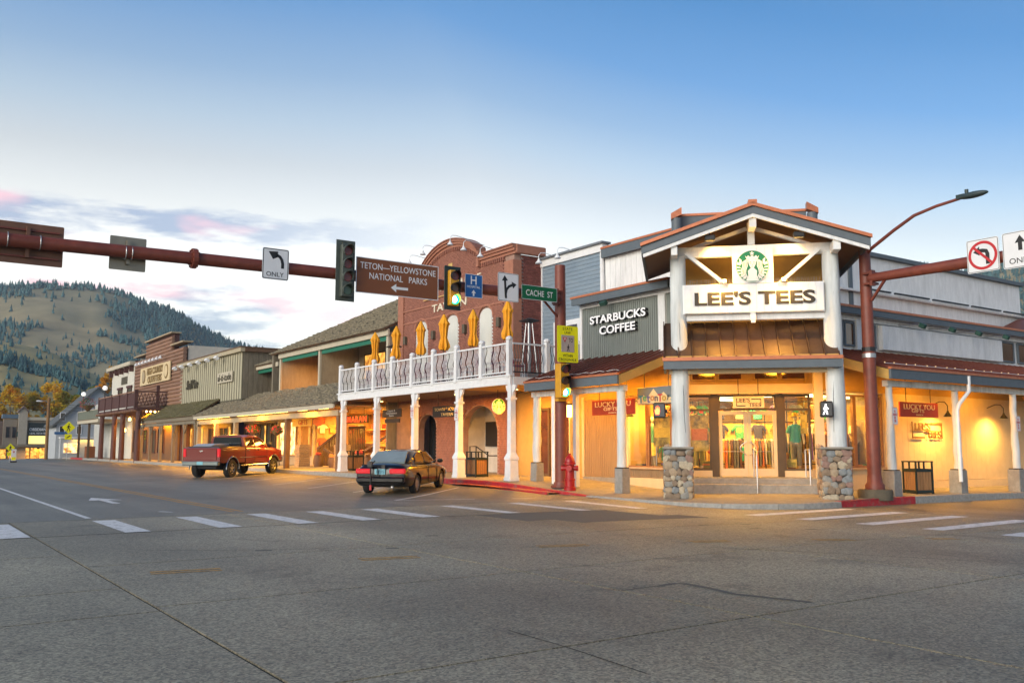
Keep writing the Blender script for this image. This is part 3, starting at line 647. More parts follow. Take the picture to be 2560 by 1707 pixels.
# storefront
FS = FD @ Matrix.Translation((0, 29.85, 0))
stm = mat('bronze_frame', (.09, .06, .03), .5, metal=.3, var=.15)
part('wall', ochre, CS, (.25, 4.35, .02, .2, 3.42, 4.05), M=FS); part('lintel_beam', cream, CS, (.3, 4.35, -.3, -.1, 3.16, 3.46), M=FS)
for a0, a1 in ((.58, 1.36), (1.42, 2.19), (2.54, 3.3), (3.37, 4.14)): window(CS, FS, a0, a1, 3.60, 3.9, ochre, d=-.02, fwid=.04, fd=.06, pane=MATS['amber_dark_glass'])
window(CS, FS, .40, 1.18, .74, 3.14, stm, rails=(2.66,)); window(CS, FS, 3.40, 4.24, .74, 3.14, stm, rails=(2.66,)); window(CS, FS, 1.40, 3.21, 2.64, 3.14, stm)
part('mullion_post', stm, CS, (1.18, 1.40, -.08, .1, .5, 3.16), M=FS); part('mullion_post', stm, CS, (3.21, 3.40, -.08, .1, .5, 3.16), M=FS)
part('stall_riser', cream, CS, (.4, 1.18, -.05, .1, .5, .74), M=FS); part('stall_riser', cream, CS, (3.4, 4.24, -.05, .1, .5, .74), M=FS)
for a0, a1, s in ((1.41, 2.30, 1), (2.31, 3.20, -1)):
    dq = MB(FS); dq.box(a0, a0 + .11, -.03, .03, .56, 2.62).box(a1 - .11, a1, -.03, .03, .56, 2.62).box(a0 + .11, a1 - .11, -.03, .03, .56, .80).box(a0 + .11, a1 - .11, -.03, .03, 2.5, 2.62)
    dr = dq.build('door', cream, CS); MB(FS).box(a0 + .11, a1 - .11, -.005, .005, .8, 2.5).build('pane', glass, dr)
    hx = a1 - .03 if s > 0 else a0 + .03
    hq = MB(FS); hq.tube([(hx - s * .22 * math.sin(math.pi * i / 10), -.07, 1.22 + .44 * i / 10) for i in range(11)], .014, 6); hq.tube([(a0 + .11, -.06, 1.34), (a1 - .11, -.06, 1.34)], .012, 6); hq.build('handle', steel, dr, True)
for u, zb, zt in ((2.44, .05, 1.45), (4.0, .05, 1.4), (.42, .05, 1.4)):
    q = MB(FD); q.tube([(u, 28.42, .1), (u, 28.42, zt - .25), (u + .02, 28.5, zt - .12), (u, 29.45, zt), (u, 29.5, .5)] if u == 2.44 else [(u, 28.6, .3), (u, 28.6, zt - .1), (u, 28.65, zt), (u, 29.5, zt), (u, 29.5, .5)], .022, 8)
    q.build('handrail', steel, CS, True)
# --- shop interior
inm = mat('interior_wall', (.45, .34, .18), .85, var=.25, sc=1.2, c2=(.25, .14, .06), th=.55)
MB().prism([(21.7, 20.75), (24.05, 18.4), (27.6, 18.4), (27.6, 24.3), (21.7, 24.3)], .30, .50, 'z').build('interior_floor', mat('shop_floor', (.22, .13, .06), .5, var=.2), CS)
part('interior_wall', inm, CS, (27.6, 27.7, 18.3, 24.4, .3, 3.3)); part('interior_wall', inm, CS, (21.6, 27.6, 24.3, 24.4, .3, 3.3))
MB().prism([(21.5, 20.95), (24.29, 18.16), (28.04, 18.16), (28.04, 24.3), (21.5, 24.3)], 3.26, 3.30, 'z').build('interior_ceiling', mat('shop_ceiling', (.5, .42, .3), .9), CS)
part('display_partition', inm, CS, (23.1, 23.16, 21.6, 24.2, .5, 2.6)); part('display_partition', inm, CS, (25.3, 28.0, 19.5, 19.56, .5, 2.6))
# ================================================================== blue sided building
BB = thing('blue_sided_building', 'narrow blue lap-sided building squeezed between brick tavern and corner store', 'building', (23.5, 28.6, 0))
bluem = mat('slate_blue_siding', (.20, .265, .325), .6, var=.10, sc=6, st=(1, 1, 3), c2=(.24, .30, .35), th=.6)
part('wall', bluem, BB, (22.95, 30, 26.62, 30.64, 4.0, 9.4)); part('wall', ochre, BB, (21.6, 24, 26.13, 30.64, .1, 3.7))
FBl = FR((22.94, 0, 0), RA)
laps(BB, FBl, -30.6, -26.75, 4.1, 9.1, .165, bluem)
part('corner_trim', whitep, BB, (22.88, 22.98, 26.6, 26.75, 4.0, 9.4)); part('corner_trim', whitep, BB, (22.88, 22.98, 30.55, 30.63, 4.0, 9.4))
part('cornice', whitep, BB, (22.84, 23.1, 26.55, 30.63, 9.1, 9.4)); part('cornice_cap', mat('slate_cap', (.16, .18, .2), .6), BB, (22.72, 23.2, 26.45, 30.63, 9.402, 9.48))
part('balcony_door', whitep, BB, (22.84, 22.93, 28.0, 29.72, 4.1, 6.62)); part('pane', skyglass, BB, (22.82, 22.838, 28.15, 28.8, 4.3, 6.4)); part('pane', skyglass, BB, (22.82, 22.838, 28.95, 29.6, 4.3, 6.4))
FG = FR((21.6, 0, 0), RA)
window(BB, FG, -28.1, -27.0, .7, 3.2, cream, d=-.04, pane=MATS['amber_dark_glass']); window(BB, FG, -29.0, -28.3, .35, 3.0, darkbr, d=-.04, fwid=.1, pane=MATS['amber_dark_glass'], name='door')

# ================================================================== brick tavern
TV = thing('brick_tavern', 'two-storey brick tavern with arched parapet and white street balcony', 'building', (22, 35.7, 0))
brickm = mat('weathered_brick', (.33, .135, .088), .85, var=.3, sc=9, bump=.2, bsc=50, c2=(.235, .093, .064), th=.55, sharp=3)  # facade brick: sunlight put into its lighter tone
brickd = mat('dark_red_brick', (.20, .062, .048), .85, var=.25, sc=12, bump=.2, bsc=50, orand=.25)  # side face brick: shade put into its darker red
mort = mat('brick_mortar', (.36, .22, .17), .95, var=.15); mortd = mat('pale_mortar', (.30, .22, .19), .95, var=.15)
terra = mat('terracotta_trim', (.36, .15, .092), .75, var=.15, sc=6)
YC = 35.75
def archz(y):      # parapet top
    if abs(y - YC) < 2.45: return 9.98 + .82 * (math.sqrt(max(0, 1 - ((y - YC) / 3.2) ** 2)) - math.sqrt(1 - (2.45 / 3.2) ** 2)) / (1 - math.sqrt(1 - (2.45 / 3.2) ** 2))
    return 9.64
WINS = [(32.25, 33.30), (35.05, 36.15), (37.9, 39.05)]
def inarch(y, z, y0, y1, zs, z0):      # arched opening
    if not (y0 < y < y1) or z < z0: return False
    r_ = (y1 - y0) / 2; return z < zs + .42 * r_ / .55 * math.sqrt(max(0, 1 - ((y - (y0 + y1) / 2) / r_) ** 2))
def opening(y, z):
    for a, c in WINS:
        if inarch(y, z, a, c, 7.1, 4.3): return True
    return inarch(y, z, 37.0, 38.7, 2.35, 0) or inarch(y, z, 31.9, 34.68, 2.2, 0)
# backing wall with real openings below
def archfill(y0, y1, zs, zt, n=14):
    r_ = (y1 - y0) / 2; yc = (y0 + y1) / 2
    pts = [(y0 + (y1 - y0) * i / n, zs + .42 * r_ / .55 * math.sqrt(max(0, 1 - ((y0 + (y1 - y0) * i / n - yc) / r_) ** 2))) for i in range(n + 1)]
    q = MB()
    for (a, za), (c, zc) in zip(pts, pts[1:]):
        q.prism([(a, za), (c, zc), (c, zt), (a, zt)], 21.5, 21.8, 'x')
    return q
q = archfill(37.0, 38.7, 2.35, 3.7); q2 = archfill(31.9, 34.68, 2.2, 3.7)
q.v_off = 0; b0 = len(q.v); q.v += q2.v; q.f += [tuple(i + b0 for i in f) for f in q2.f]
for a, c in ((30.65, 31.9), (34.68, 37.0), (38.7, 40.85)): q.box(21.5, 21.8, a, c, .05, 3.7)
n = 40; ys = [30.65 + 10.2 * i / n for i in range(n + 1)]
for a, c in zip(ys, ys[1:]): q.prism([(a, 3.7), (c, 3.7), (c, min(archz(c - 1e-4), 11)), (a, archz(a + 1e-4))], 21.5, 21.8, 'x')
q.build('wall', mort, TV)
part('side_wall', mortd, TV, (21.8, 30, 30.66, 30.75, .05, 9.55)); part('side_wall', mort, TV, (21.8, 30, 40.7, 40.84, .05, 9.5)); part('roof', mat('flat_roof', (.1, .1, .1), .9), TV, (21.8, 30, 30.75, 40.7, 9.2, 9.3))
part('pilaster', terra, TV, (21.40, 21.85, 30.60, 31.25, 4.0, 9.3), bev=.01); part('pilaster', terra, TV, (21.40, 21.5, 40.3, 40.86, 4.0, 9.3), bev=.01)
bl, bh = .215, .075
q = MB(); rr = random.Random(5); row = 0; z = .35
while z < 11.0:
    y = 30.65 + (bl / 2 if row % 2 else 0) - bl
    while y < 40.85:
        yc = y + bl / 2; zc = z + bh / 2
        if 30.65 < yc < 40.80 and zc < archz(yc) - .12 and not (3.72 < zc < 3.98) and not any(opening(yy, zc + dz_) for yy in (yc - .09, yc + .09) for dz_ in (-.03, .03)) and not (zc > 4 and (yc < 31.3 or yc > 40.25)):
            p = rr.uniform(0, .012); q.box(21.462 - p, 21.5, y + .005, y + bl - .006, z + .005, z + bh - .004)
        y += bl
    z += bh; row += 1
stuff(q.build('brick_face', brickm, TV, fix=False))
bme = MB().box(.005, bl - .006, -.03, 0, .005, bh - .004).mesh('brick', brickd); cnt = 0; q = MB()
FS_ = FR((0, 30.66, 0), RB); z = 9.5 - bh; row = 0
while z > 4.05:
    x = 21.86 - (bl / 2 if row % 2 else 0)
    while x < 23.0:
        if x > 21.8:
            p = rr.uniform(0, .01)
            if cnt < 300: inst('brick', bme, TV, FS_ @ Matrix.Translation((x, -p, z))); cnt += 1
            else: q.box(x + .005, x + bl - .006, 30.63 - p, 30.66, z + .005, z + bh - .004)
        x += bl
    z -= bh; row += 1
stuff(q.build('brick_course', brickd, TV, fix=False))
# belt courses, cornices, dentils
for z in (7.55, 8.18): part('belt_course', terra, TV, (21.42, 21.47, 31.26, 40.3, z, z + .07))
def band(path, depth, th, off, name, m):
    q = MB(); n_ = len(path)
    for (a, za), (c, zc) in zip(path, path[1:]): q.prism([(a, za + off), (c, zc + off), (c, zc + off + th), (a, za + off + th)], 21.5 - depth, 21.8, 'x')
    return q.build(name, m, TV)
flatR = [(30.45, 9.64), (33.3, 9.64)]; flatL = [(38.2, 9.64), (40.95, 9.64)]
arcp = [(YC + 2.46 * math.cos(math.pi * i / 26), 0) for i in range(27)]; arcp = [(y, archz(min(max(y, YC - 2.44), YC + 2.44))) for y, _ in arcp]
for pth in (flatR, flatL, arcp):
    band(pth, .07, .12, -.10, 'cornice', terra); band(pth, .15, .12, .022, 'cornice', terra); band(pth, .22, .10, .144, 'cornice', terra); band(pth, .27, .06, .246, 'cornice_cap', brickm)
part('cornice_return', terra, TV, (21.45, 23.0, 30.4, 30.62, 9.55, 9.94), bev=.03)
for a, c in ((YC - 2.6, YC - 2.4), (YC + 2.4, YC + 2.6)): part('parapet_step', terra, TV, (21.3, 21.8, a, c, 9.4, 10.1))
dm = MB().box(-.07, 0, -.035, .035, -.16, 0).mesh('dentil', brickm)
y = 31.35
while y < 40.3:
    t = abs(y - YC) < 2.4
    inst('dentil', dm, TV, Matrix.Translation((21.46, y, archz(y) - .11))); y += .165
# arched windows upstairs
winm = mat('pale_window_glass', (.62, .62, .55), .12, var=.08, sc=.8, spec=.8)  # whitish reflection painted into the glass colour
for a, c in WINS:
    r_ = (c - a) / 2; yc = (a + c) / 2
    pts = [(a, 4.3)] + [(yc - r_ * math.cos(math.pi * i / 12), 7.1 + .42 * r_ / .55 * math.sin(math.pi * i / 12)) for i in range(13)] + [(c, 4.3)]
    fo = MB().prism(pts, 21.488, 21.498, 'x').build('window', mat('window_frame_white', (.6, .6, .57), .5), TV)
    inn = [(a + .1, 4.4)] + [(yc - (r_ - .09) * math.cos(math.pi * i / 12), 7.1 + (.42 * r_ / .55 - .06) * math.sin(math.pi * i / 12)) for i in range(13)] + [(c - .1, 4.4)]
    MB().prism(inn, 21.478, 21.486, 'x').build('pane', winm, fo)
    ap = [(yc - (r_ + .1) * math.cos(math.pi * i / 12), 7.1 + (.42 * r_ / .55 + .12) * math.sin(math.pi * i / 12)) for i in range(13)]
    q = MB(); q.tube([(21.45, y_, z_) for y_, z_ in ap], .06, 6); q.build('window_hood', terra, TV)
part('vent_niche', mat('yellow_niche', (.6, .4, .12), .6), TV, (21.44, 21.47, 35.6, 35.95, 9.72, 9.98))
for y in (31.65, 34.4, 37.2, 40.0): tag(part('wall_light', mat('bronze_box', (.10, .08, .05), .5), None, (21.30, 21.445, y - .1, y + .1, 6.55, 6.95), bev=.01), 'small bronze box light on the tavern brick wall above the balcony', 'wall light', 'box lights on the tavern wall')
FT = FR((21.45, 0, 0), RA); tl = mat('cream_letters', (.75, .66, .5), .5)
text('TOWN SQUARE', FT, (-35.6, -.02, 8.92), .40, tl, TV, 5.0, .03, .01); text('TAVERN', FT, (-35.85, -.02, 8.02), .36, tl, TV, 3.1, .03, .01)
part('sign_bar', mat('ochre_bar', (.6, .36, .12), .5), TV, (21.38, 21.45, 36.2, 38.2, 8.50, 8.55))
# ground floor recesses
part('recess_wall', mat('pale_plaster', (.55, .53, .48), .8), TV, (22.7, 22.8, 31.7, 34.9, .3, 3.6)); part('recess_side', MATS['pale_plaster'], TV, (21.8, 22.7, 34.7, 34.8, .3, 3.6)); part('recess_side', brickm, TV, (21.8, 22.7, 31.75, 31.88, .3, 3.6))
part('recess_wall', black, TV, (22.2, 22.3, 36.8, 38.9, .3, 3.6))
F22 = FR((22.7, 0, 0), RA); F2a = FR((22.2, 0, 0), RA)
window(TV, F22, -32.85, -31.95, .38, 2.9, black, d=-.05, fwid=.13, fd=.08, pane=skyglass, name='door'); window(TV, F2a, -38.6, -37.1, .35, 2.7, black, d=-.05, fwid=.1, mull=(-37.85,), pane=skyglass, name='door')
part('door_notice', mat('yellow_notice', (.5, .45, .08), .7), TV, (22.58, 22.6, 32.2, 32.6, 1.3, 2.0)); part('door_notice', MATS['yellow_notice'], TV, (22.08, 22.1, 37.2, 37.45, 1.3, 1.7))
part('menu_board', black, TV, (22.6, 22.69, 33.55, 34.5, 1.5, 2.6))
q = MB(); q.tube([(21.4, 33.9, .3), (21.4, 33.9, 1.5), (21.4, 33.4, 1.5), (21.6, 32.7, 1.1), (22.4, 32.7, 1.1)], .025, 6); q.tube([(21.4, 33.4, .3), (21.4, 33.4, 1.5)], .025, 6); q.build('handrail', black, TV)
part('meter_box', mat('tan_box', (.5, .33, .12), .6), TV, (21.3, 21.46, 38.85, 39.2, 1.5, 2.0))
part('lower_panel_wall', mat('brown_lap_wall', (.22, .12, .07), .7, var=.2), TV, (21.40, 21.46, 38.75, 40.8, .3, 3.6))
# balcony
part('balcony_floor', whitep, TV, (18.55, 22.8, 26.6, 41.2, 3.78, 3.98)); part('balcony_beam', whitep, TV, (18.40, 18.54, 26.5, 41.3, 3.70, 4.01), bev=.01); part('balcony_beam', whitep, TV, (18.54, 22.85, 26.48, 26.59, 3.70, 3.985))
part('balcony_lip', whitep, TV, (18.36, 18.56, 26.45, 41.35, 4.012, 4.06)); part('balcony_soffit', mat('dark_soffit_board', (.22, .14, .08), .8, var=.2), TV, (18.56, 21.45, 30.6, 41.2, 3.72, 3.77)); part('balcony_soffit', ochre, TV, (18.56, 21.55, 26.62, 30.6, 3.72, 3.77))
PY = [26.65 + i * 1.808 for i in range(9)]
pm = MB().box(-.09, .09, -.09, .09, 0, 1.36).lathe([(.115, 1.36), (.13, 1.40), (.12, 1.45), (.06, 1.50)], (0, 0, 0), 10).box(-.105, .105, -.105, .105, 0, .12).mesh('rail_post', whitep, bev=.008)
for y in PY: inst('rail_post', pm, TV, Matrix.Translation((18.47, y, 3.95)))
for x in (20.1, 21.6): inst('rail_post', pm, TV, Matrix.Translation((x, 26.56, 3.95)))
bp = [(0, 0, 0), (0, 0, .30), (-.05, 0, .40), (-.075, 0, .50), (-.05, 0, .62), (0, 0, .76), (.015, 0, .86), (0, 0, .98)]
bme = MB().tube(bp, .013, 5).mesh('baluster', whitep); bmd = MB().tube([(0, p[0], p[2]) for p in bp], .014, 5).mesh('baluster', black)
bmd2 = MB().tube(bp, .014, 5).mesh('baluster', black); scr = MB().tube([(0, -.07 + .07 * math.cos(a), .03 * math.sin(a)) for a in [i * math.pi / 6 for i in range(13)]], .009, 4).mesh('scroll', black)
for i, (a, c) in enumerate(zip(PY, PY[1:])):
    part('top_rail', whitep, TV, (18.43, 18.51, a + .09, c - .09, 5.16, 5.22)); part('bottom_rail', whitep, TV, (18.44, 18.50, a + .09, c - .09, 4.14, 4.18))
    for k in range(18): inst('baluster', bme if k % 5 else bmd2, TV, Matrix.Translation((18.47, a + .15 + k * (c - a - .30) / 17, 4.18)))
    for k in range(9): inst('scroll', scr, TV, Matrix.Translation((18.40, a + .23 + k * (c - a - .34) / 9, 4.09)))
for a, c in ((18.56, 20.0), (20.2, 21.5), (21.7, 22.8)):
    part('top_rail', whitep, TV, (a, c, 26.53, 26.60, 5.16, 5.22)); part('bottom_rail', black, TV, (a, c, 26.54, 26.59, 4.14, 4.18))
    k = int((c - a) / .13)
    for i in range(k): inst('baluster', bmd, TV, Matrix.Translation((a + .08 + i * (c - a - .12) / k, 26.565, 4.18)))
for i, y in enumerate((26.55, 30.1, 33.65, 37.2, 40.8)):
    z0 = gz(18.5, y) - .02; q = MB()
    for (s0, a), (s1, c) in (((.20, z0), (.20, z0 + .12)), ((.18, z0 + .12), (.165, 1.0)), ((.165, 1.0), (.19, 1.03)), ((.19, 1.03), (.19, 1.10)), ((.19, 1.10), (.115, 1.28)), ((.115, 1.28), (.105, 3.15)), ((.14, 3.15), (.15, 3.22)), ((.105, 3.22), (.105, 3.7))):
        q.add([(18.5 + sx * s * 1.0, y + sy * s, z) for s, z in ((s0, a), (s1, c)) for sx, sy in ((-1, -1), (1, -1), (1, 1), (-1, 1))], [(0, 3, 2, 1), (4, 5, 6, 7)] + [(k, (k + 1) % 4, 4 + (k + 1) % 4, 4 + k) for k in range(4)])
    po = q.build('porch_post', whitep, TV)
    for s in (-1, 1): MB().prism([(y + s * .11, 3.68), (y + s * .32, 3.68), (y + s * .26, 3.5), (y + s * .16, 3.42), (y + s * .11, 3.25)], 18.46, 18.54, 'x').build('bracket', whitep, po)
# ------------------------------------------------------------------ things on the balcony
umbm = mat('golden_yellow_canvas', (.80, .345, .008), .75, var=.14, sc=5, st=(1, 1, .3), bump=.2, bsc=25)
uprof = [(.03, 7.08), (.07, 7.0), (.17, 6.78), (.20, 6.66), (.165, 6.60), (.155, 6.45), (.13, 6.2), (.12, 6.08), (.15, 5.95), (.19, 5.80), (.20, 5.68), (.14, 5.56)]
def mkumb(seed):
    rr = random.Random(seed); q = MB(); n = 32; vs = []
    for j, (r_, z) in enumerate(uprof):
        for k in range(n):
            a = 2 * math.pi * k / n; p = 1 + (.24 if j > 2 else .07) * math.cos(8 * a + rr.uniform(-.3, .3) + j * .15) + rr.uniform(-.06, .06) + .12 * math.sin(a + seed * 1.7) * (j > 6)
            vs.append((r_ * p * math.cos(a), r_ * p * math.sin(a), z + (.03 * math.cos(8 * a) if j == len(uprof) - 1 else 0)))
    m_ = len(uprof); q.add(vs, [(i * n + k, i * n + (k + 1) % n, (i + 1) * n + (k + 1) % n, (i + 1) * n + k) for i in range(m_ - 1) for k in range(n)] + [tuple(range(n)), tuple(range((m_ - 1) * n, m_ * n))]); return q
for i, (y, lab) in enumerate(((28.42, 'closed yellow umbrella on the balcony beside the metal heater before the brick corner'), (30.85, 'closed yellow umbrella on the balcony below the fork arrow sign'), (33.2, 'closed yellow umbrella on the balcony below the blue hospital sign'), (35.2, 'closed yellow umbrella on the balcony under the hanging green traffic signal'), (37.5, 'closed yellow umbrella on the balcony by the far edge of the brickwork'), (39.75, 'closed yellow umbrella at the shingle-roof end of the tavern balcony'))):
    u = thing('patio_umbrella', lab, 'umbrella', (0, 0, 0), 'closed yellow umbrellas on the balcony')
    mkumb(i).build('canopy', umbm, u, True); MB().cyl((0, 0, 4.0), (0, 0, 7.12), .022, n=8).build('pole', darkbr, u); MB().lathe([(.26, 3.985), (.26, 4.05), (.06, 4.1), (.05, 4.3)]).build('base', black, u)
    place(u, (19.6, y + rnd.uniform(-.05, .05), (1 - [1, .985, 1.01, .99, 1.0, .98][i]) * 4), rnd.uniform(0, 3)); u.scale = (rnd.uniform(.9, 1.12), rnd.uniform(.9, 1.1), [1, .985, 1.01, .99, 1.0, .98][i])
for y, lab in ((27.95, 'tall pyramid patio heater standing by the blue wall on the balcony'), (39.1, 'tall pyramid patio heater at the far end of the balcony')):
    h = thing('patio_heater', lab, 'heater', (0, 0, 0), 'pyramid heaters on the balcony')
    for sx, sy in ((-1, -1), (1, -1), (1, 1), (-1, 1)): MB().bar((sx * .24, sy * .24, 4.0), (sx * .08, sy * .08, 6.26), .03, .03).build('leg', steel, h)
    MB().lathe([(.08, 6.2), (.40, 6.27), (.40, 6.31), (.1, 6.40)], n=4, ph=.5).build('reflector_hood', black, h); MB().box(-.25, .25, -.25, .25, 4.0, 4.25).build('base', steel, h); MB().cyl((0, 0, 4.3), (0, 0, 6.2), .05, n=8).build('burner_tube', steel, h)
    place(h, (20.3, y, 0))
maroon = mat('maroon_sling_fabric', (.19, .028, .062), .8, var=.2, sc=10)
ch = {'seat': MB().box(-.22, .22, -.22, .22, .44, .48).mesh('seat', maroon), 'backrest': MB().prism([(-.22, .52), (-.28, 1.1), (-.255, 1.1), (-.195, .52)], -.23, .23, 'x').mesh('backrest', maroon), 'leg': MB().tube([(.2, 0, 0), (.2, 0, .5)], .014, 6).mesh('leg', whitep), 'arm': MB().tube([(.23, -.24, .98), (.23, -.22, .68), (.23, .1, .68), (.23, .2, .45)], .013, 6).mesh('arm', whitep)}
k = 0
for i in range(23):
    y = 27.2 + i * .6; x = 19.05 if i % 2 else 19.25
    c_ = thing('balcony_chair', 'maroon sling chair with its back turned to the %s on the balcony' % ('street railing' if i % 2 else 'brick wall'), 'chair', (x, y, 3.985), 'maroon chairs on the tavern balcony')
    rz = Matrix.Translation((x, y, 3.985)) @ Matrix.Rotation(R(90 if i % 2 else -90) + rnd.uniform(-.5, .5), 4, 'Z')
    inst('seat', ch['seat'], c_, rz); inst('backrest', ch['backrest'], c_, rz)
    for sx in (0, math.pi):
        inst('arm', ch['arm'], c_, rz @ (Matrix.Identity(4) if sx == 0 else Matrix.Diagonal((-1, 1, 1, 1))))
    for sx, sy in ((0, -.2), (0, .2), (-.4, -.2), (-.4, .2)): inst('leg', ch['leg'], c_, rz @ Matrix.Translation((sx, sy, 0)))
# gooseneck lamps along the parapets
def goose(x, y, z, label, group, m=whitep, back=1.1, rise=.45, dirv=(1, 0)):
    t = thing('gooseneck_lamp', label, 'lamp', (x, y, z), group); dx, dy = dirv
    MB().tube([(x + dx * back, y + dy * back, z + rise * .8), (x + dx * .3, y + dy * .3, z + rise + .02), (x + dx * .1, y + dy * .1, z + rise), (x, y, z + rise * .75), (x, y, z + .16)], .016, 6).build('arm', m, t, True)
    MB().lathe([(.03, .2), (.045, .14), (.15, .0), (.145, -.01), (.02, .1)], (x, y, z), 14).build('shade', m, t, True); return t
for y, z in ((36.9, 10.5), (34.4, 10.5), (33.25, 10.05), (31.9, 9.52), (38.2, 10.25)): goose(20.6, y, z, 'small gooseneck lamp arching over the tavern brick parapet', 'parapet lamps of the tavern')
for y in (29.6, 28.35): goose(22.0, y, 9.02, 'white gooseneck lamp over the blue siding cornice', 'lamps over the blue siding')
# hanging signs under the balcony
dsb = mat('dark_sign_board', (.022, .015, .012), .5, var=.2); gold = mat('gold_letters', (.62, .42, .16), .45)
def hang(name, label, F, a0, a1, z0, z1, ztop, m, cat='sign', th=.05, group=None, rods=True, frame=None):
    cx = (a0 + a1) / 2; o = F @ Vector((cx, 0, z0)); t = thing(name, label, cat, o, group)
    MB(F).box(a0, a1, -th / 2, th / 2, z0, z1).build('board', m, t, bev=.006)
    if rods:
        for a in (a0 + (a1 - a0) * .18, a1 - (a1 - a0) * .18): MB(F).cyl((a, 0, z1), (a, 0, ztop), .012, n=6).build('hanger', black, t)
    return t
Fh = FR((19.8, 0, 0), RA)
t = hang('hanging_sign', 'black hanging tavern sign with gold lettering under the balcony', Fh, -34.4, -31.95, 2.74, 3.22, 3.72, dsb)
text('TOWN ⋆ SQUARE'.replace('⋆', '*'), Fh, (-33.17, -.03, 3.06), .16, gold, t, 2.1); text('TAVERN', Fh, (-33.17, -.03, 2.85), .13, gold, t, 1.0)
t = hang('hanging_sign', 'black two-panel hanging sign for the liquor store under the balcony', Fh, -39.2, -37.3, 2.86, 3.24, 3.72, dsb)
text('Liquor &\nConvenience\nStore', Fh, (-38.25, -.03, 3.05), .32, mat('pale_letters', (.5, .48, .44), .6), t, 1.1); MB(Fh).box(-38.95, -37.45, -.02, .02, 2.60, 2.78).build('lower_board', dsb, t)
for y in (33.75, 30.15): pass
# round emblem signs: green disc with a crowned long-haired figure between striped tails
egreen = mat('emblem_green', (.0, .16, .065), .45, var=.04); ewhite = mat('emblem_white', (.78, .78, .74), .5, var=.03)
def ribbon(q, pts, wd, y, ends=(.5, .5)):
    n = len(pts)
    vs = []
    for i, (a, z) in enumerate(pts):
        p, r_ = pts[max(0, i - 1)], pts[min(n - 1, i + 1)]; d = Vector((r_[0] - p[0], r_[1] - p[1])).normalized(); k = wd / 2 * (ends[0] if i == 0 else ends[1] if i == n - 1 else 1)
        vs += [(a - d.y * k, y, z + d.x * k), (a + d.y * k, y, z - d.x * k)]
    q.add(vs, [(2 * i, 2 * i + 1, 2 * i + 3, 2 * i + 2) for i in range(n - 1)])
def emblem(parent, F, ca, cz, r_, th=.03):
    T = F @ Matrix.Translation((ca, 0, cz)) @ Matrix.Diagonal((r_, 1, r_, 1)); N_ = 40
    circ = lambda k, cx=0, cy=0, sx=1: [(cx + k * sx * math.cos(2 * math.pi * i / N_), cy + k * math.sin(2 * math.pi * i / N_)) for i in range(N_)]
    MB(T).prism(circ(1), -th, 0, 'y').build('disc_rim', ewhite, parent); MB(T).prism(circ(.965), -th - .004, -th + .002, 'y').build('disc', egreen, parent)
    y = -th - .008
    q = MB(T); q.add([(x_, y, z_) for x_, z_ in [((.16 if i % 2 == 0 else .068) * math.sin(math.pi * i / 5), .79 + (.16 if i % 2 == 0 else .068) * math.cos(math.pi * i / 5)) for i in range(10)]], [tuple(range(10))])
    q.add([(x_, y, z_) for x_, z_ in [(-.42, .66), (-.30, .56), (-.24, .68), (-.12, .58), (0, .68), (.12, .58), (.24, .68), (.30, .56), (.42, .66), (.32, .44), (-.32, .44)]], [tuple(range(11))]); q.build('crown', ewhite, parent)
    q = MB(T); q.add([(x_, y, z_) for x_, z_ in [(-.24, .36), (-.2, .12), (-.1, -.08), (0, -.13), (.1, -.08), (.2, .12), (.24, .36), (.15, .46), (-.15, .46)]], [tuple(range(9))])
    q.add([(x_, y, z_) for x_, z_ in [(-.09, -.1), (.09, -.1), (.27, -.28), (.25, -.55), (.32, -.90), (-.32, -.90), (-.25, -.55), (-.27, -.28)]], [tuple(range(8))]); q.build('figure', ewhite, parent)
    q = MB(T)
    for s in (-1, 1):
        for j in range(4):
            off = .30 + j * .085
            ribbon(q, [(s * (off * .62 + .02), .47 - j * .02), (s * (off + .01), .25), (s * off, .02), (s * (off + .09), -.22), (s * (off + .10), -.45), (s * (off + .0), -.66), (s * (off + .02), -.84 + j * .05)], .055, y)
        for j in range(7):     # striped tail sweeping up to its fin
            a = 1.10 - j * .23; ribbon(q, [(s * .93 * math.cos(a - .9), .93 * math.sin(a - .9)), (s * .70 * math.cos(a - .98), .72 * math.sin(a - .98))], .10, y, (1, .6))
        q.add([(s * x_, y, z_) for x_, z_ in [(.62, .40), (.78, .54), (.74, .24), (.90, .30), (.84, .10), (.62, .14)]], [tuple(range(6))] if s > 0 else [tuple(range(6))[::-1]])
    q.build('hair_and_tail', ewhite, parent)
    q = MB(T); y2 = y - .003
    for s in (-1, 1): ribbon(q, [(s * .05, .24), (s * .10, .265), (s * .16, .24)], .035, y2); ribbon(q, [(s * .05, .17), (s * .10, .155), (s * .15, .175)], .03, y2)
    ribbon(q, [(.0, .14), (.02, .06), (-.01, .04)], .025, y2); ribbon(q, [(-.06, -.015), (0, -.03), (.06, -.015)], .03, y2); q.build('face_lines', egreen, parent)
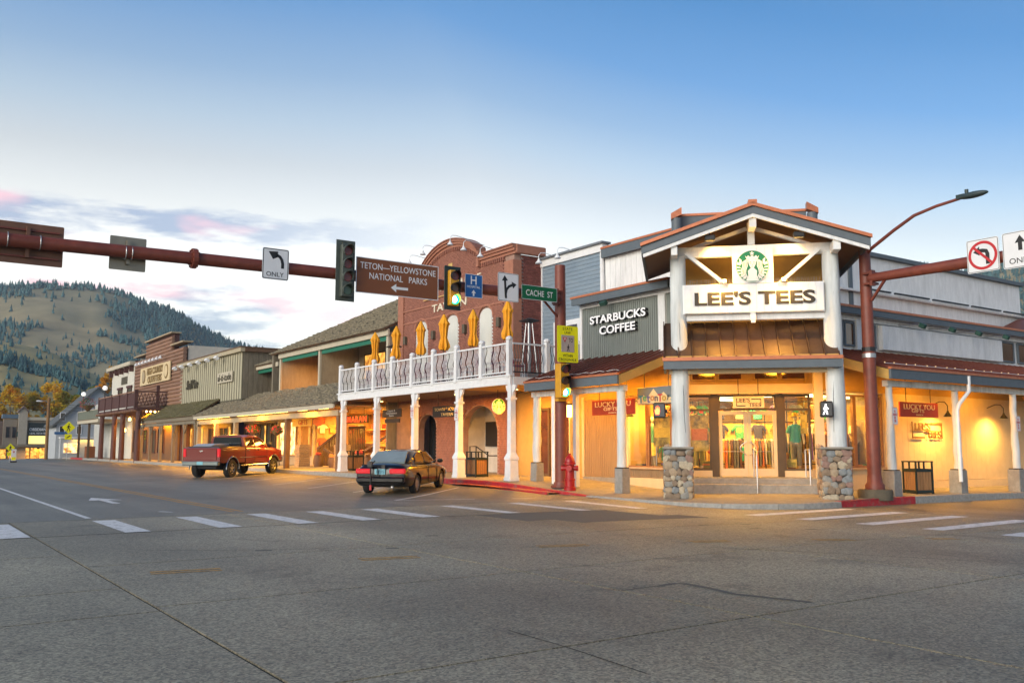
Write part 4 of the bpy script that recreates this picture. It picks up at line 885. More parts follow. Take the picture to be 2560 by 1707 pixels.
# ================================================================== buildings further up the left street
shing = mat('weathered_cedar_shingle', (.29, .25, .175), .9, var=.5, sc=9, bump=.4, bsc=40, c2=(.165, .145, .10), th=.55, sharp=3)
mossy = mat('mossy_shingle', (.185, .155, .08), .95, var=.45, sc=8, bump=.5, bsc=40, c2=(.115, .11, .045), th=.48, sharp=3)
tan = mat('tan_board', (.38, .30, .19), .75, var=.14, sc=6, st=(1, 1, .3)); cream2 = mat('cream_trim', (.50, .45, .34), .65, var=.08)
wood = mat('brown_wood', (.15, .085, .045), .75, var=.25, sc=7, st=(1, 1, .25)); oldw = mat('grey_old_wood', (.20, .17, .12), .85, var=.22, sc=8, st=(1, 1, .2))
honey = mat('honey_wood', (.40, .21, .07), .7, var=.25, sc=6, st=(1, 1, .25)); greentrim = mat('green_trim', (.01, .15, .09), .5, var=.1)
litwin = litglow('lit_amber_window', (1, .50, .09), 1.1); litpale = litglow('lit_pale_window', (1, .66, .24), 1.9, 2.4)
def shingles(parent, m, xe, ze, xr, zr_, y0, y1, ht, wd, seed=1):
    """courses of shingles on a slope that rises from x=xe to x=xr, all in one part"""
    rr = random.Random(seed); ln = math.hypot(xr - xe, zr_ - ze); n = int(ln / ht); dx, dz_ = (xr - xe) / ln, (zr_ - ze) / ln; q = MB()
    for i in range(n + 1):
        y = y0 - rr.uniform(0, wd)
        while y < y1:
            w_ = wd * rr.uniform(.7, 1.3); a, c = max(y, y0), min(y + w_ - .012, y1); s0 = i * ht - rr.uniform(0, .04); s1 = min(s0 + ht * 1.25, ln + .05); t = rr.uniform(.04, .11)
            if c > a + .01:
                p0 = (xe + dx * s0, ze + dz_ * s0); p1 = (xe + dx * s1, ze + dz_ * s1)
                q.add([(p0[0], a, p0[1]), (p0[0], c, p0[1]), (p1[0], c, p1[1] + .004), (p1[0], a, p1[1] + .004), (p0[0] - dz_ * t, a, p0[1] + dx * t), (p0[0] - dz_ * t, c, p0[1] + dx * t)], [(4, 5, 2, 3), (0, 1, 5, 4), (0, 4, 3), (1, 2, 5)])
            y += w_
    return stuff(q.build('shingles', m, parent, fix=False))
SH = thing('shingle_roof_arcade', 'long tan building with deep weathered shingle roofs over a glowing shop arcade', 'building', (22, 52, 0))
MB().prism([(18.2, 3.6), (21.05, 4.97), (21.05, 4.90), (18.25, 3.5)], 41.3, 65.2, 'y').build('roof', wood, SH); shingles(SH, shing, 18.12, 3.6, 21.05, 5.0, 41.25, 65.2, .27, .24)
MB().prism([(20.7, 7.45), (31.0, 12.35), (31.0, 12.2), (20.75, 7.38)], 40.95, 57.2, 'y').build('upper_roof', wood, SH); shingles(SH, shing, 20.66, 7.45, 31.0, 12.38, 40.9, 57.3, .33, .28, 2)
MB().prism([(20.8, 7.4), (31.0, 12.2), (31.0, 4), (20.8, 4.9)], 56.9, 57.1, 'y').build('gable_wall', oldw, SH)
MB().prism([(20.9, 6.93), (24, 8.2), (24, 8.1), (20.95, 6.86)], 57.2, 61.2, 'y').build('upper_roof', wood, SH); shingles(SH, shing, 20.86, 6.95, 24, 8.24, 57.2, 61.25, .22, .22, 3)
part('eave_fascia', cream2, SH, (18.16, 18.24, 41.3, 65.2, 3.36, 3.58)); part('arcade_beam', tan, SH, (18.42, 18.62, 41.3, 65.2, 3.0, 3.28)); part('dormer_fascia', cream2, SH, (20.9, 21.0, 40.95, 56.3, 7.1, 7.42)); part('dormer_fascia', cream2, SH, (20.95, 21.05, 56.5, 61.1, 6.66, 6.93))
for a, c in ((41.3, 49.6), (50.2, 55.9)): part('dormer_beam', greentrim, SH, (21.02, 21.2, a, c, 6.86, 7.09))
part('dormer_beam', greentrim, SH, (21.1, 21.25, 57, 60.6, 6.42, 6.65))
for y in (41.2, 49.9, 56.2, 61.0): part('fin_wall', cream2, SH, (21.0, 21.12, y - .1, y + .12, 4.9, 7.1)); part('fin_wall', tan, SH, (21.12, 23.6, y - .08, y + .1, 4.6, 7.3 if y < 57 else 6.9))
part('balcony_wall', honey, SH, (23.5, 23.6, 50, 56.1, 4.6, 7.4)); part('balcony_wall', tan, SH, (23.5, 23.6, 41.3, 49.8, 4.6, 7.4)); part('balcony_wall', tan, SH, (23.0, 23.1, 56.3, 61, 4.6, 6.9)); part('balcony_floor', wood, SH, (21.1, 23.5, 41.3, 61, 4.7, 4.85))
FSh = FR((23.48, 0, 0), RA)
for a in (-48.9, -47.4, -45.9, -44.4): window(SH, FSh, a, a + 1.3, 5.0, 6.9, darkbr, d=-.03, pane=litwin if a < -46 else litpale)
window(SH, FR((23.0, 0, 0), RA), -60.4, -58.2, 5.7, 6.5, darkbr, d=-.03, pane=skyglass)
part('balcony_wall', oldw, SH, (22.3, 22.5, 57.2, 61, 4.8, 6.9))
part('wall', tan, SH, (21.8, 22, 52.4, 65.2, .2, 4.6)); part('wall', honey, SH, (25.6, 25.8, 41.3, 52.4, .2, 4.6)); part('wall', honey, SH, (22, 25.6, 52.3, 52.4, .2, 4.6)); part('wall', oldw, SH, (21.0, 25.6, 41.05, 41.2, .2, 4.8)); part('arcade_ceiling', tan, SH, (18.7, 25.6, 41.3, 65.2, 3.5, 3.56)); part('arcade_floor', mat('warm_floor', (.42, .30, .14), .6), SH, (21.0, 25.6, 41.3, 52.3, .25, .36))
for y, m in ((48.2, wood), (41.3, wood), (57.0, tan), (65.0, tan), (61, tan)): part('arcade_post', m, SH, (18.40, 18.66, y - .14, y + .14, gz(18.5, y) - .02, 3.0), bev=.012)
FW = FR((21.8, 0, 0), RA)
for a0, a1 in ((-64.9, -62.9), (-62.7, -60.7), (-60.4, -58.6)): window(SH, FW, a0, a1, .8, 3.1, darkbr, d=-.05, mull=((a0 + a1) / 2,), pane=skyglass)
for y in (58.2, 60.55, 62.8): part('lit_side_light', litwin, SH, (21.70, 21.76, y - .1, y + .1, .9, 2.9))
window(SH, FW, -57.9, -55.0, .9, 3.1, honey, d=-.05, mull=(-56.9, -56.0), pane=litpale); window(SH, FW, -54.8, -52.6, .9, 3.1, honey, d=-.05, mull=(-53.7,), pane=litwin)
ledge = mat('ledge_stone', (.34, .24, .14), .9, var=.3, sc=16, bump=.4, bsc=30); rr = random.Random(2)
for y in (50.7, 45.2):
    pl = part('pillar_core', mortar, SH, (20.2, 20.75, y - .27, y + .27, .3, 1.6)); part('pillar_top', honey, SH, (20.25, 20.7, y - .22, y + .22, 1.6, 3.5)); z = .31
    while z < 1.58:
        h_ = rr.uniform(.06, .13); MB().box(20.15 - rr.uniform(0, .05), 20.8, y - .31 - rr.uniform(0, .03), y + .31 + rr.uniform(0, .03), z, min(z + h_ - .012, 1.6)).build('ledge_stone', ledge, pl, bev=.01); z += h_
st = MB()
for i in range(8): st.box(22.3, 23.8, 51.8 - .5 * i - .5, 51.8 - .5 * i, .36, .36 + .16 * (i + 1))
st.build('stair', honey, SH); part('landing', honey, SH, (22.3, 25.5, 45.2, 47.8, 1.5, 1.64))
rail = [(21.9, 52.0, 1.35), (21.9, 48.1, 2.55), (21.9, 45.4, 2.55)]
MB().bar(rail[0], rail[1], .08, .14).bar(rail[1], rail[2], .08, .14).build('stair_rail', wood, SH)
stw = mat('dark_stained_wood', (.06, .028, .012), .7, var=.2); bal_ = MB().box(-.03, .03, -.035, .035, 0, 1).mesh('stair_baluster', stw)
for i in range(30):
    y = 51.9 - i * .22; zt = 2.55 if y < 48.1 else 1.35 + (52.0 - y) / 3.9 * 1.2
    inst('stair_baluster', bal_, SH, Matrix.Translation((21.9, y, .36)) @ Matrix.Diagonal((1, 1, zt - .38, 1)))
MB().bar((21.6, 50.3, 1.35), (21.6, 46.6, .55), .07, .14).bar((21.6, 45.0, 1.2), (21.6, 41.4, 2.3), .07, .14).build('stair_rail', wood, SH)
shelf = [mat('goods_' + n, c, .6, var=.3, sc=6) for n, c in (('red', (.5, .06, .03)), ('white', (.6, .55, .45)), ('orange', (.6, .22, .04)), ('brown', (.2, .1, .04)))]
rr = random.Random(9)
for j in range(3):
    part('shop_shelf', honey, SH, (25.0, 25.58, 42, 52, .9 + .8 * j, .95 + .8 * j))
for i in range(22):
    y = 42.3 + i * .44; j = i % 3; h_ = rr.uniform(.25, .55); gm = rr.choice(shelf)
    tag(part('shelf_goods', gm, None, (25.1, 25.5, y, y + rr.uniform(.2, .38), .952 + .8 * j, .952 + .8 * j + h_), bev=.02), '%s wrapped souvenir on the %s shelf behind the stair railing' % (gm.name[6:], ('lowest', 'middle', 'top')[j]), 'goods', 'souvenirs on the arcade shelves')
Fv = FR((0, 52.28, 0), RB); k = 0
for z in (1.5, 2.3):
    for x in (22.3, 22.95, 23.6, 24.25, 24.9):
        gm = shelf[k % 4]; k += 1
        tag(MB(Fv).prism([(x - .16, z), (x + .16, z), (x + .17, z + .34), (x + .3, z + .24), (x + .34, z + .36), (x + .18, z + .52), (x - .18, z + .52), (x - .34, z + .36), (x - .3, z + .24), (x - .17, z + .34)], -.08, -.02, 'y').build('hanging_shirt', gm, None, bev=.015), '%s shirt pinned on the warm end wall of the arcade shop' % gm.name[6:], 'shirt', 'shirts on the arcade wall')
for y, z, m in ((49.4, 1.0, 0), (47.3, .9, 2), (44.0, 1.1, 0), (43.0, .95, 3)):
    t = thing('display_barrel', '%s goods piled on a display barrel in the arcade' % shelf[m].name[6:], 'display', (20.9, y, .3), 'display barrels in the arcade'); MB().lathe([(.24, .3), (.30, .55), (.30, .7), (.25, z)], (20.9, y, 0), 14).build('barrel', wood, t, True)
    q = MB(); 
    for i in range(9): q.sph((20.9 + rr.uniform(-.16, .16), y + rr.uniform(-.16, .16), z + rr.uniform(.03, .14)), rr.uniform(.07, .12), 8, 6)
    q.build('goods', shelf[m], t, True)
tubem = glow('warm_tube', (1, .62, .12), 7)
for a, c, k, wh in ((57.6, 64.7, 6, 'past the flower baskets'), (47.6, 56.1, 6, 'above the flower baskets'), (44.85, 46.2, 1, 'before the red oval sign'), (42.1, 43.4, 1, 'at the balcony end')):
    for i in range(k):
        y0 = a + (c - a) * i / k + .08; y1 = a + (c - a) * (i + 1) / k - .08
        t = thing('tube_lamp', 'warm glowing tube lamp under the shingle eave ' + wh, 'lamp', (18.34, (y0 + y1) / 2, 3.3), 'tube lamps under the shingle eave')
        part('tube', tubem, t, (18.27, 18.33, y0, y1, 3.36, 3.41)); part('housing', cream2, t, (18.25, 18.4, y0 - .05, y1 + .05, 3.415, 3.47))
Fg = FR((19.6, 0, 0), RA); yel = mat('yellow_sign', (.75, .45, .08), .5); redl = mat('red_letters', (.5, .03, .02), .5)
t = hang('hanging_sign', 'yellow hanging GIFTS sign with red letters in the arcade', Fg, -50.2, -47.4, 2.62, 3.06, 3.5, yel); text('GIFTS', Fg, (-48.6, -.03, 2.84), .28, redl, t, 1.3, off=.01)
t = hang('hanging_sign', 'red oval hanging sign beside the yellow gift sign', Fg, -47.2, -45.6, 2.72, 3.02, 3.5, redl)
q = MB(Fg); q.sph((-46.4, -.02, 2.86), (.78, .05, .26), 16, 8); q.build('oval_face', mat('orange_oval', (.75, .16, .03), .5), t, True)
F3 = FR((20.5, 0, 0), RA)
t = hang('hanging_sign', 'dark sign with glowing red capitals hung at the arcade end', F3, -44.9, -42.2, 2.7, 3.12, 3.5, dsb); text('MARAN', F3, (-43.5, -.03, 2.91), .3, glow('red_neon', (1, .06, .02), .9), t, 2.3, off=.012, sp=1.2)
flow = [mat('flower_' + n, c, .7, var=.2) for n, c in (('red', (.6, .02, .02)), ('pink', (.6, .1, .12)), ('leaf', (.06, .12, .02)))]
def basket(x, y, z, ztop, r_, label, seed):
    t = thing('hanging_basket', label, 'flower basket', (x, y, z), 'hanging flower baskets'); rr = random.Random(seed)
    MB().lathe([(.05, -.28 * r_ / .4), (.7 * r_, -.1), (.75 * r_, 0)], (x, y, z), 14).build('pot', wood, t, True); MB().cyl((x, y, z), (x, y, ztop), .008, n=5).build('hanger', black, t)
    for nm, m, k, s in (('leaves', flow[2], 260, 1.0), ('flowers', flow[0], 110, 1.08), ('flowers', flow[1], 40, 1.05)):
        q = MB()
        for _ in range(k):
            a = rr.uniform(0, 6.28); e = rr.uniform(-.5, 1.4); d = Vector((math.cos(a) * math.cos(e), math.sin(a) * math.cos(e), math.sin(e) * .8)) * r_ * s * rr.uniform(.75, 1.1); c = Vector((x, y, z + .05)) + d
            u = d.orthogonal().normalized() * .045; v_ = d.cross(u).normalized() * .04; q.quad(c - u, c - v_, c + u, c + v_)
        stuff(q.build(nm, m, t, fix=False))
basket(18.75, 54.5, 2.45, 3.5, .42, 'red flower basket hung in the arcade beyond the dark post', 1); basket(18.75, 50.4, 2.35, 3.5, .34, 'green and red flower basket hung close to the dark arcade post', 2)

# ------------------------------------------------------------------ striped board front
SB = thing('board_front_building', 'square false-front building of pale vertical boards with mossy awning', 'building', (21, 68.3, 0))
strip_m = mat('pale_green_board', (.42, .39, .27), .8, var=.12, sc=6, st=(1, 1, .2)); FSb = FR((20.0, 0, 0), RA)
part('wall', mat('dark_gap', (.10, .09, .06), .9), SB, (20.02, 23, 60.6, 76, 4.6, 7.9)); boards(SB, FSb, -76, -60.62, 4.7, 7.9, .52, strip_m, gap=.19, th=.022, d=.02)  # dark backing imitates batten shadows and dark lines between the boards
part('cornice', mat('tan_cornice', (.42, .36, .24), .7, var=.1), SB, (19.75, 20.05, 60.3, 76.2, 7.88, 8.15)); part('cornice', wood, SB, (20.05, 23.2, 60.28, 60.56, 7.9, 8.2)); part('cornice_cap', wood, SB, (19.7, 23.2, 60.25, 76.2, 8.152, 8.22))
boards(SB, FR((0, 60.58, 0), RB), 20.05, 23.2, 4.7, 7.9, .35, oldw, gap=.02)
MB().prism([(18.2, 3.65), (20.05, 4.85), (20.05, 4.78), (18.24, 3.56)], 65.3, 82, 'y').build('awning_roof', wood, SB); shingles(SB, mossy, 18.12, 3.65, 20.05, 4.88, 65.25, 82, .28, .26, 5)
part('awning_fascia', oldw, SB, (18.2, 18.28, 65.3, 82, 3.36, 3.6)); part('awning_beam', oldw, SB, (18.32, 18.5, 65.3, 82, 3.1, 3.35)); part('wall', oldw, SB, (20.9, 21, 65.3, 82, .2, 4.7)); part('awning_ceiling', tan, SB, (18.5, 20.9, 65.3, 82, 3.5, 3.56))
for y in (65.3, 68.2, 71.2, 75.0, 78.2, 81.3):
    po = part('awning_post', oldw, SB, (18.32, 18.52, y - .11, y + .11, .2, 3.1)); 
    for s in (-1, 1): MB().bar((18.42, y + s * .1, 2.5), (18.42, y + s * .55, 3.08), .09, .09, (1, 0, 0)).build('knee_brace', oldw, po)
Fb9 = FR((20.9, 0, 0), RA)
for a in (-80.8, -77.6, -74.6, -70.6, -67.8): window(SB, Fb9, a, a + 2.0, .9, 2.9, wood, d=-.04, mull=(a + 1.0,), pane=skyglass); part('lit_panel', litwin, SB, (20.82, 20.86, -a - 2.5, -a - 2.15, .8, 2.9))
part('low_rail_wall', oldw, SB, (18.38, 18.46, 65.5, 68, .25, 1.15))
FL = FR((19.93, 0, 0), RA); dk = mat('dark_bronze_letters', (.07, .06, .035), .5)
text('Skull Pine', FL, (-72.2, -.03, 6.3), .72, dk, SB, 3.1, .03, .01, shear=.3)
t = thing('wall_sign', 'small pale altitude sign on the striped board front', 'sign', (19.9, 64, 5.95)); MB(FL).box(-65.7, -62.3, -.06, .0, 5.98, 6.7).build('board', cream2, t); text('al-ti-tude', FL, (-64, -.075, 6.34), .5, dk, t, 3.0, .01, .015)
for y in (75.5, 73.5, 71.2, 69.0, 66.7, 64.5):
    t = thing('flood_lamp', 'white flood lamp on an arm above the striped boards', 'lamp', (19.5, y, 7.6), 'flood lamps above the striped boards'); MB().tube([(19.95, y, 8.0), (19.5, y, 7.95), (19.4, y, 7.8)], .02, 5).build('arm', whitep, t); MB().obox((19.4, y, 7.72), (.3, .55, .2), Matrix.Rotation(.6, 3, 'Y')).build('head', whitep, t, bev=.03)
# ------------------------------------------------------------------ log front
LF = thing('log_front_building', 'stepped false-front building of dark brown logs with long balcony', 'building', (21, 84, 0))
logm = mat('brown_log', (.27, .15, .095), .7, var=.2, sc=4, st=(1, .15, 1), orand=.12); logd = mat('dark_brown_timber', (.085, .035, .03), .7, var=.2)
part('wall', logd, LF, (20.2, 28, 75.6, 92, .1, 9.6)); part('side_wall', mat('pale_side_wall', (.60, .55, .46), .8, var=.08), LF, (20.4, 30, 75.4, 75.6, 4, 9.7))
MB().prism([(79.0, 9.5), (88, 9.5), (88, 11), (79, 11)], 20.2, 20.6, 'x').build('parapet_wall', logd, LF)
z = 4.75
while z < 10.95:
    a, c = (75.3, 92.1) if z < 9.7 else (79.0, 88.0)
    MB().tube([(20.12, a, z), (20.12, c, z)], .17, 10).build('wall_log', logm, LF, True); z += .31
for a, c, zt in ((75.1, 79.05, 9.93), (88, 92.3, 9.93), (78.8, 88.2, 11.03)): part('parapet_cap', tan, LF, (19.85, 20.7, a, c, zt, zt + .12))
Fl = FR((19.9, 0, 0), RA)
t = thing('shop_sign_board', 'long cream sign board with gold lettering on the log front', 'sign', (19.85, 83.8, 7.05)); MB(Fl).box(-89, -78.6, -.1, 0, 7.05, 8.65).build('board', mat('cream_sign', (.66, .52, .30), .6, var=.08), t); bz = mat('bronze_letters', (.20, .12, .03), .5)
text('HIGH COUNTRY', Fl, (-83.6, -.115, 8.2), .62, bz, t, 5.6, .02, .03); text('OUTFITTERS', Fl, (-83.6, -.115, 7.45), .62, bz, t, 4.9, .02, .03)
for a in (-87.6, -79.7):
    q = MB(Fl @ Matrix.Translation((a, 0, 7.85))); q.prism([(.62 * math.cos(i * .2618), .62 * math.sin(i * .2618)) for i in range(24)], -.13, -.1, 'y'); q.build('round_emblem', bz, t); q = MB(Fl @ Matrix.Translation((a, 0, 7.85))); q.prism([(.48 * math.cos(i * .2618), .48 * math.sin(i * .2618)) for i in range(24)], -.15, -.131, 'y'); q.build('emblem_face', MATS['cream_sign'] if a > -80 else tan, t)
for i in range(8):
    y = 80.9 + i * 1.27; t = thing('flood_lamp', 'small white cone lamp above the cream sign on the log front', 'lamp', (19.6, y, 9.0), 'cone lamps on the log front'); MB().lathe([(.02, .28), (.2, 0)], (19.55, y, 9.0), 8).build('head', whitep, t); MB().bar((19.95, y, 9.3), (19.55, y, 9.26), .03, .03).build('arm', whitep, t)
part('balcony_floor', logd, LF, (17.5, 20, 79.7, 95, 4.55, 4.75))
for y in [80.0 + i * .62 for i in range(25)]: MB().tube([(17.2, y, 4.45), (20, y, 4.45)], .1, 8).build('joist_log', logm, LF, True)
boards(LF, FR((17.5, 0, 0), RA), -95, -79.8, 4.85, 5.95, .38, logd, gap=.05, th=.05); part('rail_cap', logm, LF, (17.4, 17.6, 79.7, 95, 6.0, 6.1))
for y in (79.8, 82.8, 85.9, 89, 92, 94.9): part('rail_post', logd, LF, (17.38, 17.44, y - .12, y + .12, 4.6, 6.2))
for x in (17.5, 19.2, 21): part('rail_post', logd, LF, (x - .12, x + .12, 79.6, 79.8, 4.6, 6.6 if x == 19.2 else 6.2))
part('rail_cap', logd, LF, (17.5, 21, 79.62, 79.78, 6.0, 6.1)); part('side_floor', logd, LF, (17.5, 21.4, 79.5, 80.3, 4.5, 4.75))
for i in range(12):
    for s in (1, -1): MB().bar((17.6 + i * .28, 79.7, 4.9 if s > 0 else 5.95), (17.9 + i * .28, 79.7, 5.95 if s > 0 else 4.9), .04, .05, (0, 1, 0)).build('lattice_strip', logd, LF)
for y in (94.9, 89.3, 85.9, 80.0):
    q = MB(); q.tube([(17.8, y, .15), (17.8, y, 4.5)], [.24, .2], 12); po = q.build('log_post', logd, LF, True)
    for s in (-1, 1): MB().bar((17.8, y, 3.3), (17.8, y + s * .9, 4.5), .14, .14, (1, 0, 0)).build('log_brace', logd, po)
part('wall', wood, LF, (20.0, 20.15, 76, 92, .2, 4.6)); Fl2 = FR((20.0, 0, 0), RA)
for a in (-91.4, -88.4, -85.2, -82.2): window(LF, Fl2, a, a + 2.2, .9, 3.0, logd, d=-.03, mull=(a + 1.1,), pane=skyglass)
for y, z in ((93.5, 2.9), (91.6, 3.9), (87.2, 3.4)):
    t = thing('lantern', 'glowing warm lantern under the log balcony', 'lamp', (19.6, y, z - .1), 'lanterns under the log balcony'); MB().lathe([(.06, 0), (.12, .05), (.12, .25), (.03, .33)], (19.6, y, z), 8).build('globe', glow('lantern_glow%d' % y, (1, .5, .1), 9), t); MB().cyl((19.6, y, z + .3), (19.6, y, 4.55), .015, n=5).build('hanger', black, t)
bulb = glow('bulb_glow', (1, .68, .25), 14); bm_ = MB().sph((0, 0, 0), .07, 8, 6).mesh('bulb', bulb)
t = thing('bulb_string', 'row of warm bulbs under the side of the log balcony', 'lights', (19, 80, 4.3)); MB().tube([(18.2, 79.5, 4.46), (20.8, 79.5, 4.46)], .015, 5).build('cable', black, t)
for i in range(8): inst('bulb', bm_, t, Matrix.Translation((18.3 + i * .34, 79.5, 4.38)))
# ------------------------------------------------------------------ white bracketed front and neighbours
WF = thing('white_bracketed_building', 'white false-front building with bracketed cream cornice beside the log front', 'building', (21, 97, 0)); wfm = mat('off_white_boards', (.60, .58, .50), .75, var=.08, sc=4)
part('wall', wfm, WF, (20.0, 28, 92.3, 102.4, .1, 9.3)); part('cornice', cream2, WF, (19.5, 20.4, 92.2, 103.2, 9.3, 9.65)); part('cornice_side', logd, WF, (20.0, 24, 91.9, 92.28, 9.1, 9.68))
for y in (92.8, 95, 97.2, 99.4, 102): part('bracket', logd, WF, (19.6, 19.98, y - .1, y + .1, 8.7, 9.29))
for y0 in (93.0, 97.2): window(WF, FR((20.0, 0, 0), RA), -y0 - 1.9, -y0, 6.1, 7.2, logd, d=-.03, pane=skyglass); part('window_hood', logd, WF, (19.85, 19.98, y0 - .15, y0 + 2.05, 7.2, 7.4))
part('plaque', dk, WF, (19.95, 19.99, 95.2, 97.8, 7.65, 8.4)); 
for i in range(8): part('cornice_bracket', logd, WF, (19.7, 19.98, 93 + i * 1.3, 93.15 + i * 1.3, 9.0, 9.29))
GB = thing('grey_balcony_building', 'low building with grey-green slatted balcony on slim dark posts', 'building', (20, 103, 0)); ggm = mat('grey_green_slat', (.15, .17, .13), .7, var=.1)
part('wall', mat('pale_rear_wall', (.45, .46, .43), .8), GB, (20.2, 26, 102.5, 112, .1, 6.2)); part('balcony_floor', cream2, GB, (17.5, 20.2, 95.2, 106.5, 3.85, 4.15)); boards(GB, FR((17.5, 0, 0), RA), -106, -95.2, 4.2, 5.05, .3, ggm, gap=.04); part('rail_cap', cream2, GB, (17.42, 17.6, 95.2, 106.1, 5.06, 5.13)); part('valance', wood, GB, (17.46, 17.52, 95.2, 106.1, 4.16, 4.22))
for y in (106.3, 100.8): part('porch_post', darkbr, GB, (17.62, 17.82, y - .12, y + .12, .15, 3.85))
for x, y, zt in ((20.5, 104, 8.0), (20.6, 100.5, 8.2)): part('chimney', mat('chimney_brick', (.14, .06, .05), .8), GB, (x, x + .9, y, y + .9, 4, zt))
for y, z0, zg in ((103.6, 5.1, 6.93), (92.7, 6.1, 7.0)):
    t = thing('globe_lamp', 'white globe lamp on a slim post at the %s balcony corner' % ('grey-green' if y > 100 else 'log'), 'lamp', (17.5, y, z0), 'white globe lamps'); MB().cyl((17.5, y, z0), (17.5, y, zg), .05, n=8).build('post', black, t); MB().sph((17.5, y, zg), .23, 14, 10).build('globe', glow('globe_glow%d' % y, (1, .97, .9), .35), t, True)
basket(17.2, 99.3, 5.6, 6.9, .9, 'large red flower basket hung over the grey balcony', 3)
PH = thing('pale_gabled_house', 'pale blue-grey house with steep dark roof beyond the crossing sign', 'house', (20, 120, 0)); phm = mat('pale_blue_grey_siding', (.40, .43, .45), .75, var=.06, sc=2)
MB().prism([(16.9, -.2), (25.6, -.2), (25.6, 4.0), (21.2, 8.3), (16.9, 4.0)], 116, 122, 'y').build('wall', phm, PH)
for s in (-1, 1): MB().prism([(21.2 + s * 4.7, 3.7), (21.2, 8.3), (21.2, 8.55), (21.2 + s * 4.8, 3.9)], 115.6, 122.3, 'y').build('roof', mat('dark_slate_roof', (.10, .11, .11), .8, var=.25, sc=3), PH)
part('shop_bay', phm, PH, (17.3, 23, 115.2, 116, .0, 2.4)); part('bay_fascia', signwhite, PH, (17.2, 23.1, 115.1, 116, 2.4, 2.6)); FP = FR((0, 115.2, 0), RB)
window(PH, FP, 17.6, 19.2, .7, 1.9, signwhite, d=-.03, pane=litpale); window(PH, FP, 20.6, 22.6, .5, 2.1, signwhite, d=-.03, pane=litwin)
for z in (2.9, 4.4):
    for x in (17.2, 19.0, 21, 22.8): window(PH, FR((0, 116, 0), RB), x, x + .6, z, z + 1.0, signwhite, d=-.03, pane=skyglass)
part('blue_fish_sign', mat('blue_sign', (.03, .12, .3), .5), PH, (16.6, 18.0, 115.05, 115.1, 2.85, 3.15))
# ------------------------------------------------------------------ far row across the side street
FRW = [('far_shop_building', 'distant tan shop row with peaked gables behind the utility pole', 10, 21.0, 7.2), ]
FB2 = thing('far_shop_building', 'distant tan two-storey shop with dark lit poster sign', 'building', (24, 186, -.9)); fbm = mat('far_tan_wall', (.24, .20, .15), .8, var=.1); fbd = mat('far_brown_wall', (.15, .11, .09), .8, var=.15)
part('wall', fbm, FB2, (21.6, 27.2, 185, 194, -1.2, 6.6)); part('parapet', cream2, FB2, (21.9, 27.3, 184.6, 185.2, 6.2, 6.75)); part('awning', oldw, FB2, (20.6, 27.2, 183, 185, 1.4, 1.9)); FF = FR((0, 185, 0), RB)
t = thing('poster_sign', 'dark lit poster for a real estate office on the far shop', 'sign', (23.9, 184.9, 1.9)); MB(FF).box(22.4, 25.4, -.12, -.02, 1.9, 5.75).build('panel', mat('poster_dark', (.02, .03, .03), .5), t)
text('OBSIDIAN', FF, (23.9, -.14, 4.55), .52, signwhite, t, 2.7, .01, .02); text('REAL ESTATE', FF, (23.9, -.14, 3.85), .3, signwhite, t, 2.6, .01, .01); MB(FF).box(22.5, 25.3, -.135, -.125, 1.95, 3.4).build('lit_lower_panel', glow('poster_glow', (.8, .62, .2), .8), t)
for x in (21.7, 22.9, 24.3, 25.7): window(FB2, FF, x, x + 1.1, -.7, 1.3, fbd, d=-.03, pane=litwin)
t = thing('projecting_sign', 'small dark green projecting sign on the far gabled shops', 'sign', (21.2, 184, 3.2)); MB(FF).box(20.5, 22.0, -.5, -.42, 3.2, 4.1).build('board', mat('dark_green_sign', (.01, .05, .045), .5), t); MB(FF).bar((21.2, -.46, 4.1), (21.2, 0, 4.4), .05, .05).build('bracket', black, t)
FB3 = thing('far_gabled_shops', 'distant brown shops with narrow peaked gable and warm arcade', 'building', (18, 186, -.9))
part('wall', fbd, FB3, (10, 21.5, 185.6, 194, -1.2, 6.0)); part('wall', fbm, FB3, (18.4, 20.6, 185, 186, -1.2, 6.4)); part('blue_roof', mat('far_blue_roof', (.10, .15, .2), .6), FB3, (18.2, 20.8, 184.8, 187, 6.5, 7.2)); MB().prism([(20.7, -1), (22.1, -1), (22.1, 7.6), (21.4, 8.5), (20.7, 7.6)], 184.4, 185.6, 'y').build('gable_tower', mat('far_pale_wall', (.38, .34, .27), .8), FB3)
MB().prism([(20.5, 7.5), (21.4, 8.4), (22.3, 7.5), (22.3, 7.75), (21.4, 8.75), (20.5, 7.75)], 184.2, 186, 'y').build('tower_roof', fbd, FB3); part('awning', oldw, FB3, (10, 20.6, 183, 185, 1.2, 1.7))
for x in (10.5, 12, 13.5, 15, 16.5, 18.0, 19.4): window(FB3, FR((0, 185, 0), RB), x, x + 1.1, -.7, 1.1, fbd, d=-.03, pane=litwin)
for x in (12.5, 15.5, 18.8, 19.8): window(FB3, FR((0, 185.0, 0), RB), x, x + .7, 3.0, 5.0, fbd, d=-.03, pane=skyglass)
